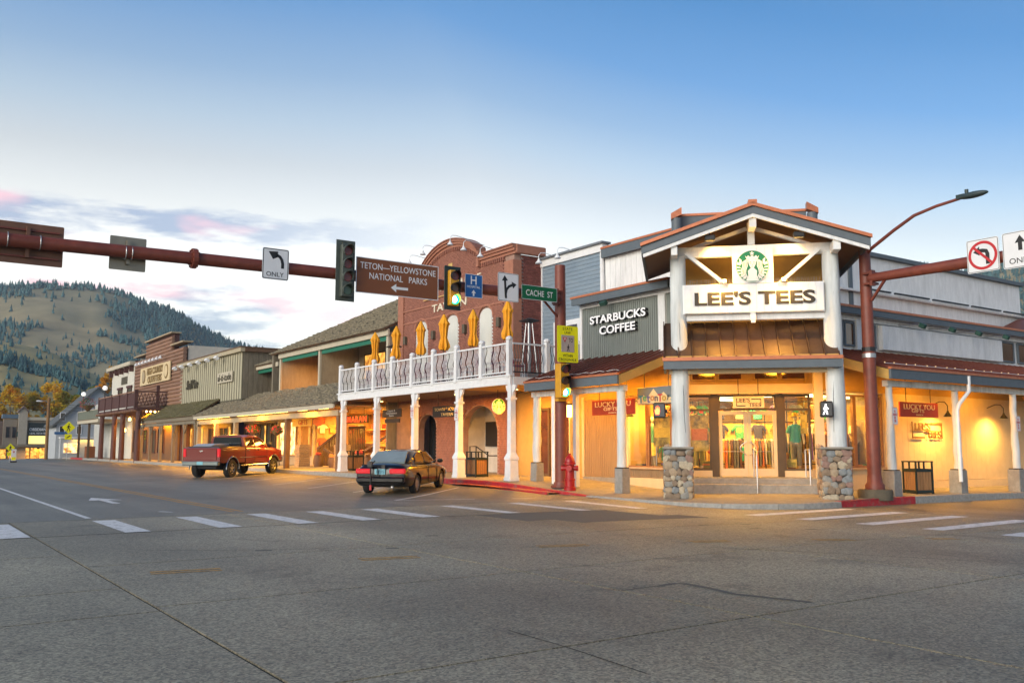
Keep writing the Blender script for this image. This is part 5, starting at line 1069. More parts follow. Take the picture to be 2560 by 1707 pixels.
# ================================================================== traffic signals, signs and street furniture
sigy = mat('signal_yellow', (.62, .30, .01), .45, var=.12, sc=8); sigd = mat('signal_dark_green', (.012, .03, .028), .5, var=.2); sigo = mat('weathered_signal_grey', (.07, .085, .07), .6, var=.3, sc=6)
lens_off = [mat('lens_' + n, c, .25, var=.1) for n, c in (('red', (.16, .035, .03)), ('amber', (.12, .06, .03)), ('green', (.06, .11, .07)))]
gglow = glow('green_signal_glow', (.0, .85, .38), 3.2); gcore = glow('green_signal_core', (.7, 1, .9), 6)
signg = mat('sign_green', (.0, .11, .04), .4, var=.05); signb = mat('sign_blue', (.005, .10, .33), .4, var=.06); signbr = mat('sign_brown', (.20, .06, .014), .45, var=.08, sc=3); signyg = mat('sign_fluorescent_yellow', (.88, .85, .0), .4, var=.05); alu = mat('bare_aluminium', (.30, .27, .21), .45, metal=.6, var=.12); signred = mat('sign_red', (.50, .015, .02), .45, var=.05)
def plate(t, F, a0, a1, z0, z1, m, border=None, y=0., bw=.02, ins=.015, name='plate', rc=.05):
    def rr_(a, c, d, e, r_):
        pts = []
        for cx, cz, s in ((c - r_, e - r_, 0), (a + r_, e - r_, 1), (a + r_, d + r_, 2), (c - r_, d + r_, 3)):
            for k in range(4): an = (s + k / 3) * math.pi / 2; pts.append((cx + r_ * math.cos(an), cz + r_ * math.sin(an)))
        return pts
    MB(F).prism(rr_(a0, a1, z0, z1, rc), y - .008, y, 'y').build(name, m, t)
    if border:
        o_ = rr_(a0 + ins, a1 - ins, z0 + ins, z1 - ins, rc); i_ = rr_(a0 + ins + bw, a1 - ins - bw, z0 + ins + bw, z1 - ins - bw, max(.01, rc - bw)); n = len(o_)
        MB(F).add([(a, y - .011, z) for a, z in o_ + i_], [(k, (k + 1) % n, n + (k + 1) % n, n + k) for k in range(n)]).build('border', border, t)
def shape(t, F, pts, m, y=-.012, name='symbol'):
    MB(F).add([(a, y, z) for a, z in pts], [tuple(range(len(pts)))]).build(name, m, t)
def signal(t, F, a, z0, n, m, plt, on=None, hw=.17, ph=.36, back=True):
    """signal head: backplate, housing, and for every lamp a lens with its visor"""
    ht = n * ph
    if back: MB(F).box(a - .30, a + .30, .0, .02, z0 - .12, z0 + ht + .14).build('backplate', plt, t, bev=.008)
    MB(F).box(a - hw, a + hw, -.14, .16, z0, z0 + ht).build('housing', m, t, bev=.02)
    for i in range(n):
        zc = z0 + (i + .5) * ph; T = F @ Matrix.Translation((a, -.14, zc)); k = 16; kind = 2 if i == 0 else 0 if i == n - 1 else 1
        if n == 4: kind = (2, 0, 0, 0)[i]
        q = MB(T); q.prism([(.135 * math.cos(2 * math.pi * j / k), .135 * math.sin(2 * math.pi * j / k)) for j in range(k)], -.03, .0, 'y')
        le = q.build('lens', gglow if on == i else lens_off[kind], t)
        if on == i: q = MB(T); q.prism([(-.02 + .085 * math.cos(2 * math.pi * j / k), .105 * math.sin(2 * math.pi * j / k)) for j in range(k)], -.035, -.031, 'y'); q.build('lens_core', gcore, le)
        q = MB(T); an = [math.pi * (-.22 + 1.44 * j / 16) for j in range(17)]; L_ = [.24 - .17 * abs(j - 8) / 8 for j in range(17)]
        vs = [(.158 * math.cos(x), 0, .158 * math.sin(x)) for x in an] + [(.16 * math.cos(x), -l, .16 * math.sin(x)) for x, l in zip(an, L_)] + [(.148 * math.cos(x), 0, .148 * math.sin(x)) for x in an] + [(.15 * math.cos(x), -l, .15 * math.sin(x)) for x, l in zip(an, L_)]
        q.add(vs, [(j, j + 1, 18 + j, 17 + j) for j in range(16)] + [(34 + j, 51 + j, 52 + j, 35 + j) for j in range(16)] + [(17 + j, 18 + j, 52 + j, 51 + j) for j in range(16)])
        q.build('visor', plt if n == 4 else black if not (on == i) else m, t, True)
# the pole stands at the kerb, just clear of the canopy eave; KA is its frame
KS = .962; KA = Matrix.Translation((0, 0, 1.5 * (1 - KS))) @ Matrix.Diagonal((KS, KS, KS, 1))
zA = .14
PA = thing('traffic_signal_pole', 'rust red signal pole with long mast arm reaching over the left street', 'signal pole', KA @ Vector((19.13, 24.5, zA)))
MB(KA).tube([(19.13, 24.5, zA - .05), (19.13, 24.5, 3), (19.13, 24.5, 7.75)], [.215, .205, .185], 20).build('pole', rust, PA, True)
MB(KA).lathe([(.36, -.02), (.36, .05), (.27, .06), (.25, .16), (.2, .17)], (19.13, 24.5, zA), 16).build('base_plate', rust, PA)
MB(KA).tube([(18.85, 24.32, 6.58), (12, 24.32, 6.52), (6.62, 24.32, 6.47), (2, 24.32, 6.40), (-2.2, 24.32, 6.36)], [.175, .17, .168, .160, .15], 18).build('mast_arm', rust, PA, True)
q = MB(KA); q.cyl((6.56, 24.32, 6.47), (6.68, 24.32, 6.47), .27, n=18)
for k in range(10): a = k * .628; q.cyl((6.52, 24.32 + .22 * math.cos(a), 6.47 + .22 * math.sin(a)), (6.72, 24.32 + .22 * math.cos(a), 6.47 + .22 * math.sin(a)), .025, n=6)
q.build('flange', rust, PA)
q = MB(KA); q.box(18.78, 19.0, 24.24, 24.52, 6.36, 6.44).box(18.78, 19.0, 24.24, 24.52, 6.74, 6.82).box(18.76, 18.84, 24.2, 24.44, 6.30, 6.86); q.build('arm_bracket', rust, PA); MB(KA).bar((18.3, 24.34, 6.42), (19.0, 24.45, 5.9), .05, .06).build('arm_brace', rust, PA)
for x in (1.8, 2.25, 4.9, 5.05, 2.95):
    MB(KA).tube([(x, 24.32 + .175 * math.cos(a), 6.42 + .175 * math.sin(a)) for a in [i * math.pi / 8 for i in range(17)]], .012, 5).build('clamp_band', steel, PA)
FY = KA @ FR((0, 24.08, 0), RB)
t = thing('lane_sign', 'white left-turn ONLY sign hung on the mast arm', 'road sign', KA @ Vector((8.78, 24.08, 6.09)), 'white lane signs'); plate(t, FY, 8.40, 9.16, 6.09, 6.97, signwhite, signblack)
cv_ = [(8.98, 6.42), (8.98, 6.55), (8.955, 6.66), (8.90, 6.74), (8.80, 6.79)]
q = MB(FY); ribbon(q, cv_, .085, -.012, (1, 1)); q.add([(a, -.012, z) for a, z in ((8.82, 6.72), (8.845, 6.89), (8.57, 6.87), (8.70, 6.66))], [(0, 1, 2, 3)]); q.build('turn_arrow', signblack, t)
text('ONLY', FY, (8.77, -.012, 6.24), .125, signblack, t, .5, .001, .004)
t = thing('traffic_signal', 'four-lamp unlit signal head between the ONLY sign and brown park sign', 'traffic light', KA @ Vector((10.88, 24.08, 5.68)), 'signal heads'); signal(t, FY, 10.88, 5.80, 4, sigo, sigo, None, ph=.385)
t = thing('guide_sign', 'wide brown national parks guide sign on the mast arm', 'road sign', KA @ Vector((12.6, 24.08, 5.98))); plate(t, FY, 11.21, 14.0, 5.98, 7.05, signbr, signwhite, bw=.022, ins=.0, rc=.02)
text('TETON—YELLOWSTONE', FY, (12.62, -.012, 6.81), .19, signwhite, t, 2.55, .001, .003); text('NATIONAL   PARKS', FY, (12.62, -.012, 6.52), .19, signwhite, t, 1.95, .001, .003)
shape(t, FY, [(12.36, 6.23), (12.54, 6.36), (12.54, 6.27), (12.94, 6.27), (12.94, 6.19), (12.54, 6.19), (12.54, 6.10)], signwhite, name='arrow')
t = thing('traffic_signal', 'three-lamp yellow signal with green lit, hung from the mast arm', 'traffic light', KA @ Vector((14.52, 24.08, 5.72)), 'signal heads'); signal(t, FY, 14.52, 5.86, 3, sigy, sigd, 0, ph=.375)
t = thing('hospital_sign', 'blue H hospital sign with white arrow on the mast arm', 'road sign', KA @ Vector((15.3, 24.08, 6.2))); plate(t, FY, 14.98, 15.63, 6.2, 6.95, signb, signwhite, bw=.014, ins=.0, rc=.02)
text('H', FY, (15.3, -.012, 6.76), .27, signwhite, t, .22, .001, .012); text('HOSPITAL', FY, (15.3, -.012, 6.545), .075, signwhite, t, .5, .001); shape(t, FY, [(15.27, 6.25), (15.33, 6.25), (15.33, 6.35), (15.39, 6.34), (15.3, 6.45), (15.21, 6.34), (15.27, 6.35)], signwhite, name='arrow')
t = thing('lane_sign', 'white sign with forked straight and right arrow beside the hospital sign', 'road sign', KA @ Vector((16.65, 24.06, 6.2)), 'white lane signs'); plate(t, FY, 16.24, 17.06, 6.2, 7.14, signwhite, signblack, bw=.012)
q = MB(FY); ribbon(q, [(16.55, 6.3), (16.51, 6.9)], .085, -.012, (1, 1)); q.add([(a, -.012, z) for a, z in ((16.39, 6.87), (16.63, 6.89), (16.5, 7.06))], [(0, 1, 2)]); ribbon(q, [(16.54, 6.45), (16.58, 6.6), (16.67, 6.7), (16.80, 6.76)], .085, -.013, (1, 1)); q.add([(a, -.013, z) for a, z in ((16.77, 6.87), (16.97, 6.79), (16.83, 6.64))], [(0, 1, 2)]); q.build('fork_arrow', signblack, t)
t = thing('street_name_sign', 'green street name sign beside the signal pole', 'street sign', KA @ Vector((17.9, 24.08, 6.35))); plate(t, FY, 17.18, 18.66, 6.35, 6.83, signg, signwhite, bw=.012, ins=.0, rc=.03); text('CACHE  ST', FY, (17.92, -.012, 6.58), .2, signwhite, t, 1.12, .001, .002)
for nm, lab, a0, a1, z0, z1, m in (('sign_back', 'brown guide sign seen from behind on the mast arm', .7, 3.5, 5.9, 6.92, mat('brown_sign_back', (.16, .075, .045), .6, var=.15, sc=3)), ('sign_back', 'small bare metal sign seen from behind beyond the flange', 4.57, 5.46, 6.0, 6.88, alu)):
    t = thing(nm, lab, 'road sign', KA @ Vector(((a0 + a1) / 2, 24.55, z0)), 'sign backs'); F_ = KA @ FR((0, 24.56, 0), RB); plate(t, F_, a0, a1, z0, z1, m, rc=.03)
    for x in ((1.6, 2.7) if a0 < 1 else (5.0,)): MB(KA).box(x - .04, x + .04, 24.42, 24.545, z0 + .15, z1 - .1).build('stiffener', m, t)
    if a0 < 1: MB(KA).box(.9, 3.4, 24.50, 24.545, 6.72, 6.76).box(.9, 3.4, 24.50, 24.545, 6.06, 6.10).build('rail', rust, t)
FQ = KA @ FR((0, 24.20, 0), RB)
t = thing('crosswalk_law_sign', 'fluorescent yellow state law crosswalk sign strapped to the signal pole', 'road sign', KA @ Vector((19.2, 24.2, 4.35))); plate(t, FQ, 18.75, 19.66, 4.35, 5.60, signyg, y=0); plate(t, FQ, 18.92, 19.48, 4.70, 5.28, mat('sign_grey', (.42, .36, .33), .5), y=-.009, rc=.01, name='panel')
for s, z, h_ in (('STATE', 5.50, .1), ('LAW', 5.37, .1), ('WITHIN', 4.58, .1), ('CROSSWALK', 4.44, .1)): text(s, FQ, (19.2, -.012, z), h_, signblack, t, .78 if len(s) > 6 else .42 if len(s) > 3 else .26, .001)
text('TO', FQ, (19.33, -.021, 5.11), .15, signblack, t, .18, .001, .003); shape(t, FQ, [(18.98, 5.2), (19.16, 5.2), (19.07, 5.02)], signred, -.021); shape(t, FQ, [(19.03, 5.175), (19.11, 5.175), (19.07, 5.09)], signwhite, -.024)
def walker(t, F, a, z, h, m, y):      # pedestrian pictogram
    q = MB(F); P = lambda *p: [(a + x * h, y, z + w_ * h) for x, w_ in p]
    q.add(P(*[(.02 + .075 * math.cos(i * .785), .90 + .08 * math.sin(i * .785)) for i in range(8)]), [tuple(range(8))])
    for pts, wd in ((((0, .78), (-.02, .45)), .17), (((-.02, .48), (-.10, .26), (-.22, .02)), .085), (((0, .48), (.10, .27), (.14, .02)), .085), (((-.02, .76), (-.16, .60), (-.17, .45)), .06), (((.02, .76), (.13, .60), (.24, .52)), .06)):
        ribbon(q, [(a + x * h, z + w_ * h) for x, w_ in pts], wd * h, y, (1, 1))
    q.build('walker', m, t)
walker(t, FQ, 19.22, 4.72, .26, signblack, -.021)
t = thing('traffic_signal', 'yellow side-mounted signal with green lit on the signal pole below the law sign', 'traffic light', KA @ Vector((18.97, 24.15, 3.07)), 'signal heads'); signal(t, KA @ FR((0, 24.2, 0), RB), 18.97, 3.12, 3, sigy, sigd, 0, hw=.20, ph=.39, back=False); MB(KA).box(18.8, 19.15, 24.2, 24.4, 3.02, 3.1).build('bracket', sigy, t); MB(KA).box(18.88, 19.1, 24.3, 24.4, 4.2, 4.3).build('bracket', sigy, t)
# right pole
PB = thing('traffic_signal_pole', 'rust red signal pole with street lamp on round concrete footing', 'signal pole', (23.2, 15.35, .05))
MB().tube([(23.2, 15.35, .32), (23.2, 15.35, 3), (23.2, 15.35, 7.25)], [.19, .178, .158], 20).build('pole', rust, PB, True); MB().lathe([(.22, .28), (.26, .3), (.26, .42), (.21, .5), (.19, .7)], (23.2, 15.35, 0), 20).build('pole_skirt', rust, PB, True); MB().lathe([(.47, .0), (.47, .26), (.44, .30)], (23.2, 15.35, 0), 24).build('footing', mat('dark_footing', (.11, .09, .06), .9, var=.25, bump=.3), PB, True)
MB().tube([(23.05, 15.1, 6.28), (23.0, 12.3, 6.25), (23.0, 9.0, 6.24)], [.13, .155, .15], 16).build('mast_arm', rust, PB, True)
q = MB(); q.box(22.98, 23.3, 15.0, 15.3, 6.10, 6.16).box(22.98, 23.3, 15.0, 15.3, 6.4, 6.46).box(22.95, 23.12, 14.98, 15.06, 6.05, 6.5); q.build('arm_bracket', rust, PB); MB().bar((23.03, 14.6, 6.2), (23.15, 15.15, 5.65), .06, .06).build('arm_brace', rust, PB); MB().cyl((23.2, 15.35, 4.2), (23.2, 15.35, 4.32), .19, n=18).build('strap', black, PB); MB().cyl((23.2, 15.35, 4.02), (23.2, 15.35, 4.14), .19, n=18).build('strap', steel, PB)
SL = thing('street_lamp', 'curved arm street lamp on top of the signal pole by the porch', 'street lamp', (23.2, 15.2, 7.0)); MB().tube([(23.2, 15.3, 7.0), (23.15, 15.1, 7.15), (23.05, 14.3, 7.52), (23.0, 13.64, 7.80), (23.0, 13.0, 7.92), (23.0, 12.35, 7.98)], [.05, .05, .048, .045, .042, .04], 10).build('arm', rust, SL, True)
q = MB(); q.sph((23.0, 11.98, 8.0), (.13, .40, .085), 14, 8); q.build('lamp_head', mat('dark_lamp_head', (.035, .055, .06), .5), SL, True); MB().cyl((23.0, 12.15, 8.05), (23.0, 12.15, 8.18), .05, n=8).build('photocell', sigd, SL); MB().box(22.95, 23.05, 12.2, 12.42, 7.96, 8.08).build('clamp', sigd, SL)
FX = FR((22.80, 0, 0), RA)
t = thing('turn_ban_sign', 'white no left turn sign with red ring on the right mast arm', 'road sign', (22.8, 11.7, 5.9)); plate(t, FX, -12.13, -11.31, 5.9, 6.76, signwhite, signblack, bw=.012)
T_ = FX @ Matrix.Translation((-11.72, 0, 6.33)); q = MB(T_); ribbon(q, [(.12, -.24), (.12, .02), (.09, .10), (0, .12), (-.08, .12)], .10, -.012, (1, 1)); q.add([(a, -.012, z) for a, z in ((-.08, .24), (-.24, .1), (-.08, -.0))], [(0, 1, 2)]); q.build('turn_arrow', signblack, t)
q = MB(T_); n = 40; q.add([(r_ * math.cos(2 * math.pi * k / n), -.016, r_ * math.sin(2 * math.pi * k / n)) for r_ in (.37, .30) for k in range(n)], [(k, (k + 1) % n, n + (k + 1) % n, n + k) for k in range(n)]); ribbon(q, [(-.24, .24), (.24, -.24)], .065, -.017, (1, 1)); q.build('ban_ring', signred, t)
t = thing('lane_sign', 'white straight arrow ONLY sign at the right mast arm beside the turn ban', 'road sign', (22.8, 10.8, 5.87), 'white lane signs'); plate(t, FX, -11.22, -10.36, 5.87, 6.78, signwhite, signblack, bw=.012); shape(t, FX, [(-10.84, 6.3), (-10.74, 6.3), (-10.74, 6.5), (-10.66, 6.49), (-10.79, 6.68), (-10.92, 6.49), (-10.84, 6.5)], signblack, name='arrow'); text('ONLY', FX, (-10.79, -.012, 6.05), .14, signblack, t, .56, .001, .004)
# pedestrian signals on the porch columns
for u, lab, lit in ((-.40, 'pedestrian signal with red hand lit beside the left stone column', 0), (4.16, 'pedestrian signal with white walking figure on the right column', 1)):
    F_ = FD @ Matrix.Translation((0, 26.28, 0)); t = thing('pedestrian_signal', lab, 'signal', F_ @ Vector((u, 0, 2.3)), 'pedestrian signals'); MB(F_).box(u - .17, u + .17, -.12, .06, 2.30, 2.74).build('housing', black, t, bev=.03); MB(F_).box(u - .14, u + .14, -.125, -.119, 2.34, 2.70).build('face', mat('signal_face_grey', (.07, .07, .07), .4), t); MB(F_).box(u - .03 + (.15 if not lit else 0), u + .03 + (.2 if not lit else .1), .05, .35, 2.45, 2.55).build('bracket', black, t)
    if lit: walker(t, F_, u - .03, 2.37, .3, glow('walk_white', (1, 1, 1), 2.5), -.129)
    else:
        q = MB(F_ @ Matrix.Translation((u - .06, -.129, 2.40))); q.add([(x, 0, z) for x, z in ((-.05, .0), (.05, .0), (.07, .1), (.06, .22), (.035, .13), (.03, .25), (.01, .14), (.0, .26), (-.02, .14), (-.035, .24), (-.045, .12), (-.08, .14), (-.06, .05))], [tuple(range(13))]); q.build('hand', glow('hand_red', (1, .12, .03), 4), t)
# small regulation signs on posts
for M_, lab in ((FR((18.37, 33.65, 2.68), RA), 'small white parking sign on a balcony post beside the tavern door'), (FR((18.37, 30.1, 2.5), RA), 'small white parking sign on the balcony post by the trash bin'), (FR((24.12, 15.22, 2.12), RB), 'small white no parking sign on the log post by the signal pole'), (FR((31.25, 15.24, 2.0), RB), 'small white no parking sign on the far log post')):
    t = thing('parking_sign', lab, 'sign', M_.translation, 'parking signs on posts'); plate(t, M_, -.14, .14, 0, .5, signwhite, signred, bw=.008, ins=.01, rc=.02); text('NO\nPARKING\nANY\nTIME', M_, (0, -.012, .25), .36, signred, t, .2, .001)
# hydrant
hm = mat('hydrant_red', (.36, .008, .008), .35, var=.1, sc=8); hx, hy = 18.17, 22.83; hz = gz(hx, hy); H_ = thing('fire_hydrant', 'tall red fire hydrant standing beside the signal pole', 'hydrant', (hx, hy, hz))
MB().lathe([(.19, -.02), (.19, .10), (.155, .12), (.155, .3), (.175, .32), (.175, .36), (.145, .38), (.14, .80), (.19, .82), (.19, .87), (.15, .89)], (hx, hy, hz), 18).build('barrel', hm, H_, True); MB().lathe([(.165, .89), (.165, .93), (.13, 1.03), (.07, 1.10), (.04, 1.12), (.04, 1.17)], (hx, hy, hz), 16).build('bonnet', hm, H_, True)
for d in ((1, -1), (-1, 1), (-1, -1)): v = Vector((d[0], d[1], 0)).normalized(); p = Vector((hx, hy, hz + .70)); MB().tube([p + v * .1, p + v * .2, p + v * .2, p + v * .27], [.08, .08, .095, .09], 10).build('nozzle_cap', hm, H_, True)
# litter bins
slat = mat('bin_wood_slat', (.30, .155, .06), .65, var=.22, sc=9, st=(1, 1, .2)); binm = mat('bin_green_black', (.012, .022, .018), .5)
slm = MB().box(.006, .094, -.02, 0, 0, .60).mesh('slat', slat, bev=.004)
for x, y, rz, lab in ((19.35, 41.2, .1, 'slatted litter bin under the balcony end by the arcade'), (19.4, 30.2, .1, 'slatted litter bin beside a balcony post near the red kerb'), (26.35, 15.95, -.35, 'slatted litter bin between the log posts on the right walk')):
    z0 = gz(x, y); B_ = thing('litter_bin', lab, 'litter bin', (0, 0, 0), 'wooden slat litter bins')
    q = MB()
    for sx in (-.29, .29):
        for sy in (-.29, .29): q.box(sx - .022, sx + .022, sy - .022, sy + .022, 0, .97)
    for z in (.02, .66): q.box(-.30, .30, -.312, -.27, z, z + .09).box(-.30, .30, .27, .312, z, z + .09).box(-.312, -.27, -.27, .27, z, z + .09).box(.27, .312, -.27, .27, z, z + .09)
    q.box(-.32, .32, -.32, .32, .95, .985).box(-.02, .02, -.31, -.27, .75, .95).box(-.31, -.27, -.02, .02, .75, .95); q.build('frame', binm, B_); MB().box(-.26, .26, -.26, .26, .03, .70).build('liner', black, B_)
    for f in range(4):
        for i in range(5): inst('slat', slm, B_, Matrix.Rotation(f * math.pi / 2, 4, 'Z') @ Matrix.Translation((-.255 + i * .102, -.275, .10)))
    place(B_, (x, y, z0), rz)

# ================================================================== shop signs
SG = thing('shop_sign_board', 'white plank sign board with raised dark tee shop lettering on the porch', 'sign', FD @ Vector((2.3, 26.5, 5.31)))
q = FD @ Matrix.Translation((0, 26.53, 0)); boards(SG, q, .36, 4.25, 5.32, 6.14, .205, whitep, 'plank', gap=.004, th=.06); dkl = mat('dark_raised_letters', (.022, .019, .014), .5, var=.1)
MB(q).box(.33, 4.28, .0, .05, 5.30, 6.16).build('backing', whitep, SG); text("LEE'S TEES", q, (2.34, -.076, 5.73), .40, dkl, SG, 3.36, .012, .03)
SE = thing('emblem_sign', 'round green and white emblem of a crowned long-haired figure on porch panel', 'sign', FD @ Vector((2.31, 26.45, 6.16))); boards(SE, q, 1.75, 2.9, 6.16, 7.25, .23, whitep, 'plank', gap=.004, th=.05); emblem(SE, q @ Matrix.Translation((0, -.05, 0)), 2.31, 6.64, .475, .04)
SC = thing('channel_letter_sign', 'white raised coffee shop lettering on the grey ribbed wall', 'sign', (21.3, 24, 5.5)); F_ = FR((21.36, 0, 0), RA); wl = mat('white_channel_letters', (.8, .8, .8), .4, emit=(1, 1, 1), es=.12, var=0)
for s, z, h_, wd in (('STARBUCKS', 6.08, .29, 2.95), ('COFFEE', 5.66, .30, 1.9)): text(s, F_, (-23.98, -.10, z), h_, wl, SC, wd, .012, .022); text(s, F_, (-23.98, -.05, z), h_, signblack, SC, wd * 1.012, .05, .028, name='letter_return')
q = MB(F_); q.box(-25.3, -22.7, -.02, .0, 6.04, 6.08).box(-24.8, -23.1, -.02, .0, 5.64, 5.68); q.build('rail', greyrib, SC)
t = thing('hanging_emblem_sign', 'round lit green emblem disc hung near the tavern corner', 'sign', (20.0, 29.6, 2.75)); emblem(t, FR((0, 29.62, 0), RB), 20.0, 3.06, .31, .05); MB().cyl((20.0, 29.65, 3.36), (20.0, 29.65, 3.74), .012, n=6).build('hanger', black, t)
lred = mat('gift_sign_red', (.34, .03, .012), .5, var=.15, sc=5); lcream = mat('gift_sign_cream', (.75, .55, .28), .5)
for F_, a0, a1, z0, z1, zt, lab in ((FR((20.2, 0, 0), RA), -24.1, -21.95, 2.55, 3.06, 3.95, 'red hanging gift shop sign in front of tan ribbed wall'), (FR((0, 16.8, 0), RB), 26.9, 29.12, 2.45, 2.93, 3.95, 'red hanging gift shop sign over the litter bin on the right walk')):
    t = hang('hanging_sign', lab, F_, a0, a1, z0, z1, zt, lred, group='red gift shop signs'); c_ = (a0 + a1) / 2; text('LUCKY YOU', F_, (c_, -.03, z1 - .15), .17, lcream, t, 1.8, .006, .008); text('GIFTS', F_, (c_ - .1, -.03, z0 + .2), .11, lcream, t, .72, .006, .008); text('INSIDE', F_, (c_, -.03, z0 + .07), .05, lcream, t, .4, .004)
F_ = FR((20.2, 0, 0), RA)
t = hang('hanging_sign', 'grey toy shop sign with coloured letters over cream mountain cut-out', F_, -21.8, -20.1, 2.84, 3.38, 4.0, mat('toy_sign_grey', (.16, .19, .20), .6)); shape(t, F_, [(-21.78, 2.86), (-20.12, 2.86), (-20.12, 3.1), (-20.35, 3.02), (-20.6, 3.2), (-20.8, 3.08), (-21.05, 3.32), (-21.35, 3.04), (-21.5, 3.14), (-21.78, 3.0)], lcream, -.03, 'mountains')
for i, (s, c_) in enumerate(zip('TetonToys', [(.0, .2, .4), (.05, .35, .15), (.1, .1, .3), (.5, .2, .05), (.1, .08, .1), (.55, .03, .03), (.5, .3, .02), (.1, .1, .1), (.02, .2, .3)])): text(s, F_, (-21.62 + i * .175, -.04, 3.0 + .02 * (i % 2)), .24 if s in 'Tt' else .16, mat('toy_letter_%d' % i, c_, .5, var=0), t, None, .008, .012)
F_ = FD @ Matrix.Translation((0, 29.3, 0)); t = hang('hanging_sign', 'small cream tee shop sign above the glass entrance doors', F_, 1.84, 2.79, 2.69, 3.06, 3.6, mat('cream_sign2', (.66, .52, .3), .5)); text("LEE'S", F_, (2.15, -.03, 2.94), .13, dkl, t, .42, .006, .01); text('TEES', F_, (2.5, -.03, 2.79), .12, dkl, t, .38, .006, .01)
for bx_ in ((2.4, 2.7, -.034, -.026, 2.96, 2.985), (2.68, 2.7, -.034, -.026, 2.75, 2.96), (1.94, 2.22, -.034, -.026, 2.745, 2.77), (1.94, 1.96, -.034, -.026, 2.77, 3.0)): part('frame_line', dkl, t, bx_, M=F_)
F_ = FR((0, 18.055, 0), RB); brl = mat('bronze_wall_letters', (.22, .11, .03), .4, metal=.3); t = thing('wall_lettering', 'bronze two-line tee shop lettering fixed on the cream lit wall', 'sign', (30.5, 18.05, 1.78)); text("LEE'S", F_, (30.25, -.02, 2.2), .27, brl, t, .95, .015, .014); text('TEES', F_, (30.95, -.02, 1.92), .27, brl, t, .92, .015, .014)
for bx_ in ((30.8, 31.5, -.03, 0, 2.28, 2.34), (31.47, 31.5, -.03, 0, 1.78, 2.28), (29.6, 30.35, -.03, 0, 1.78, 1.84), (29.6, 29.63, -.03, 0, 1.84, 2.36), (29.75, 30.75, -.03, 0, 2.05, 2.07)): part('frame_line', brl, t, bx_, M=F_)
t = thing('banner_board', 'long blank white plank board under floodlights on the right upper wall', 'sign board', (31.9, 17.9, 4.77)); F_ = FR((0, 18.0, 0), RB); boards(t, F_, 27.92, 35.9, 4.78, 5.6, .44, white, 'plank', gap=.005, th=.06, d=-.02); MB(F_).box(27.9, 35.92, -.02, .08, 4.76, 5.62).build('backing', white, t)
flg = mat('green_flood_metal', (.02, .07, .05), .5)
for i, x in enumerate((29.6, 31.5, 33.3, 35.3)):
    t = thing('flood_lamp', 'small green floodlight on a rod above the blank plank board', 'lamp', (x, 17.5, 5.5), 'floodlights above the plank board'); MB().tube([(x - .6, 18.0, 5.7), (x, 17.5, 5.72)], .014, 5).build('rod', steel, t); MB().obox((x, 17.45, 5.66), (.16, .22, .16), Matrix.Rotation(.5, 3, 'X')).build('head', flg, t, bev=.02)
t = thing('flood_lamp', 'green floodlight over the white coffee lettering', 'lamp', (20.9, 24.3, 6.4)); MB().obox((20.92, 24.3, 6.56), (.16, .3, .16), Matrix.Rotation(-.6, 3, 'Y')).build('head', flg, t, bev=.02); MB().cyl((20.95, 24.3, 6.6), (21.02, 24.3, 6.74), .02, n=6).build('bracket', black, t)
# cable and bulbs along the right canopy
t = thing('string_light', 'string of small bulbs along the right canopy roof', 'lights', (28, 15.3, 3.9)); P = [(23.8 + i * .55, 15.25 + .05 * (i % 2), 3.90 + .015 * (i % 2)) for i in range(30)]; MB().tube(P, .008, 5).build('cable', whitep, t)
bb = MB().sph((0, 0, 0), .022, 6, 5).mesh('bulb', glow('small_bulb', (1, .7, .35), .12))
for i, p in enumerate(P): inst('bulb', bb, t, Matrix.Translation((p[0], p[1], p[2] + .02)))
t = thing('roof_cable', 'loose heating cable zigzagging on the left canopy roof', 'cable', (19, 23, 3.9)); MB().tube([(18.95 + (.10 if i % 2 else 0), 21.3 + i * .35, 3.87 + (.05 if i % 2 else 0)) for i in range(14)], .008, 5).build('cable', whitep, t)
# ------------------------------------------------------------------ far street furniture
t = thing('crossing_sign', 'yellow diamond pedestrian crossing sign on a post before the pale house', 'road sign', (16.1, 103, .2), 'crossing signs'); F_ = FR((0, 103, 0), RB); MB().cyl((16.12, 103.06, .1), (16.12, 103.06, 4.0), .035, n=8).build('post', steel, t); MB(F_).prism([(16.15, 2.8), (16.78, 3.43), (16.15, 4.06), (15.52, 3.43)], -.01, .01, 'y').build('diamond', signyg, t); walker(t, F_, 16.16, 3.02, .82, signblack, -.02); MB(F_).box(15.82, 16.5, -.01, .01, 2.2, 2.75).build('arrow_plate', signyg, t); q = MB(F_); ribbon(q, [(16.35, 2.6), (16.0, 2.35)], .1, -.02, (1, 1)); q.build('arrow', signblack, t)
t = thing('crossing_sign', 'yellow diamond crossing sign beside the in-street yield marker', 'road sign', (10.4, 99, 0), 'crossing signs'); F_ = FR((0, 99, 0), RB); MB().cyl((10.55, 99.06, 0), (10.55, 99.06, 1.7), .035, n=8).build('post', steel, t); MB(F_).prism([(10.55, .95), (10.95, 1.36), (10.55, 1.78), (10.15, 1.36)], -.01, .01, 'y').build('diamond', signyg, t); walker(t, F_, 10.56, 1.08, .55, signblack, -.02); MB(F_).box(10.3, 10.7, -.012, .008, .6, .95).build('arrow_plate', signyg, t)
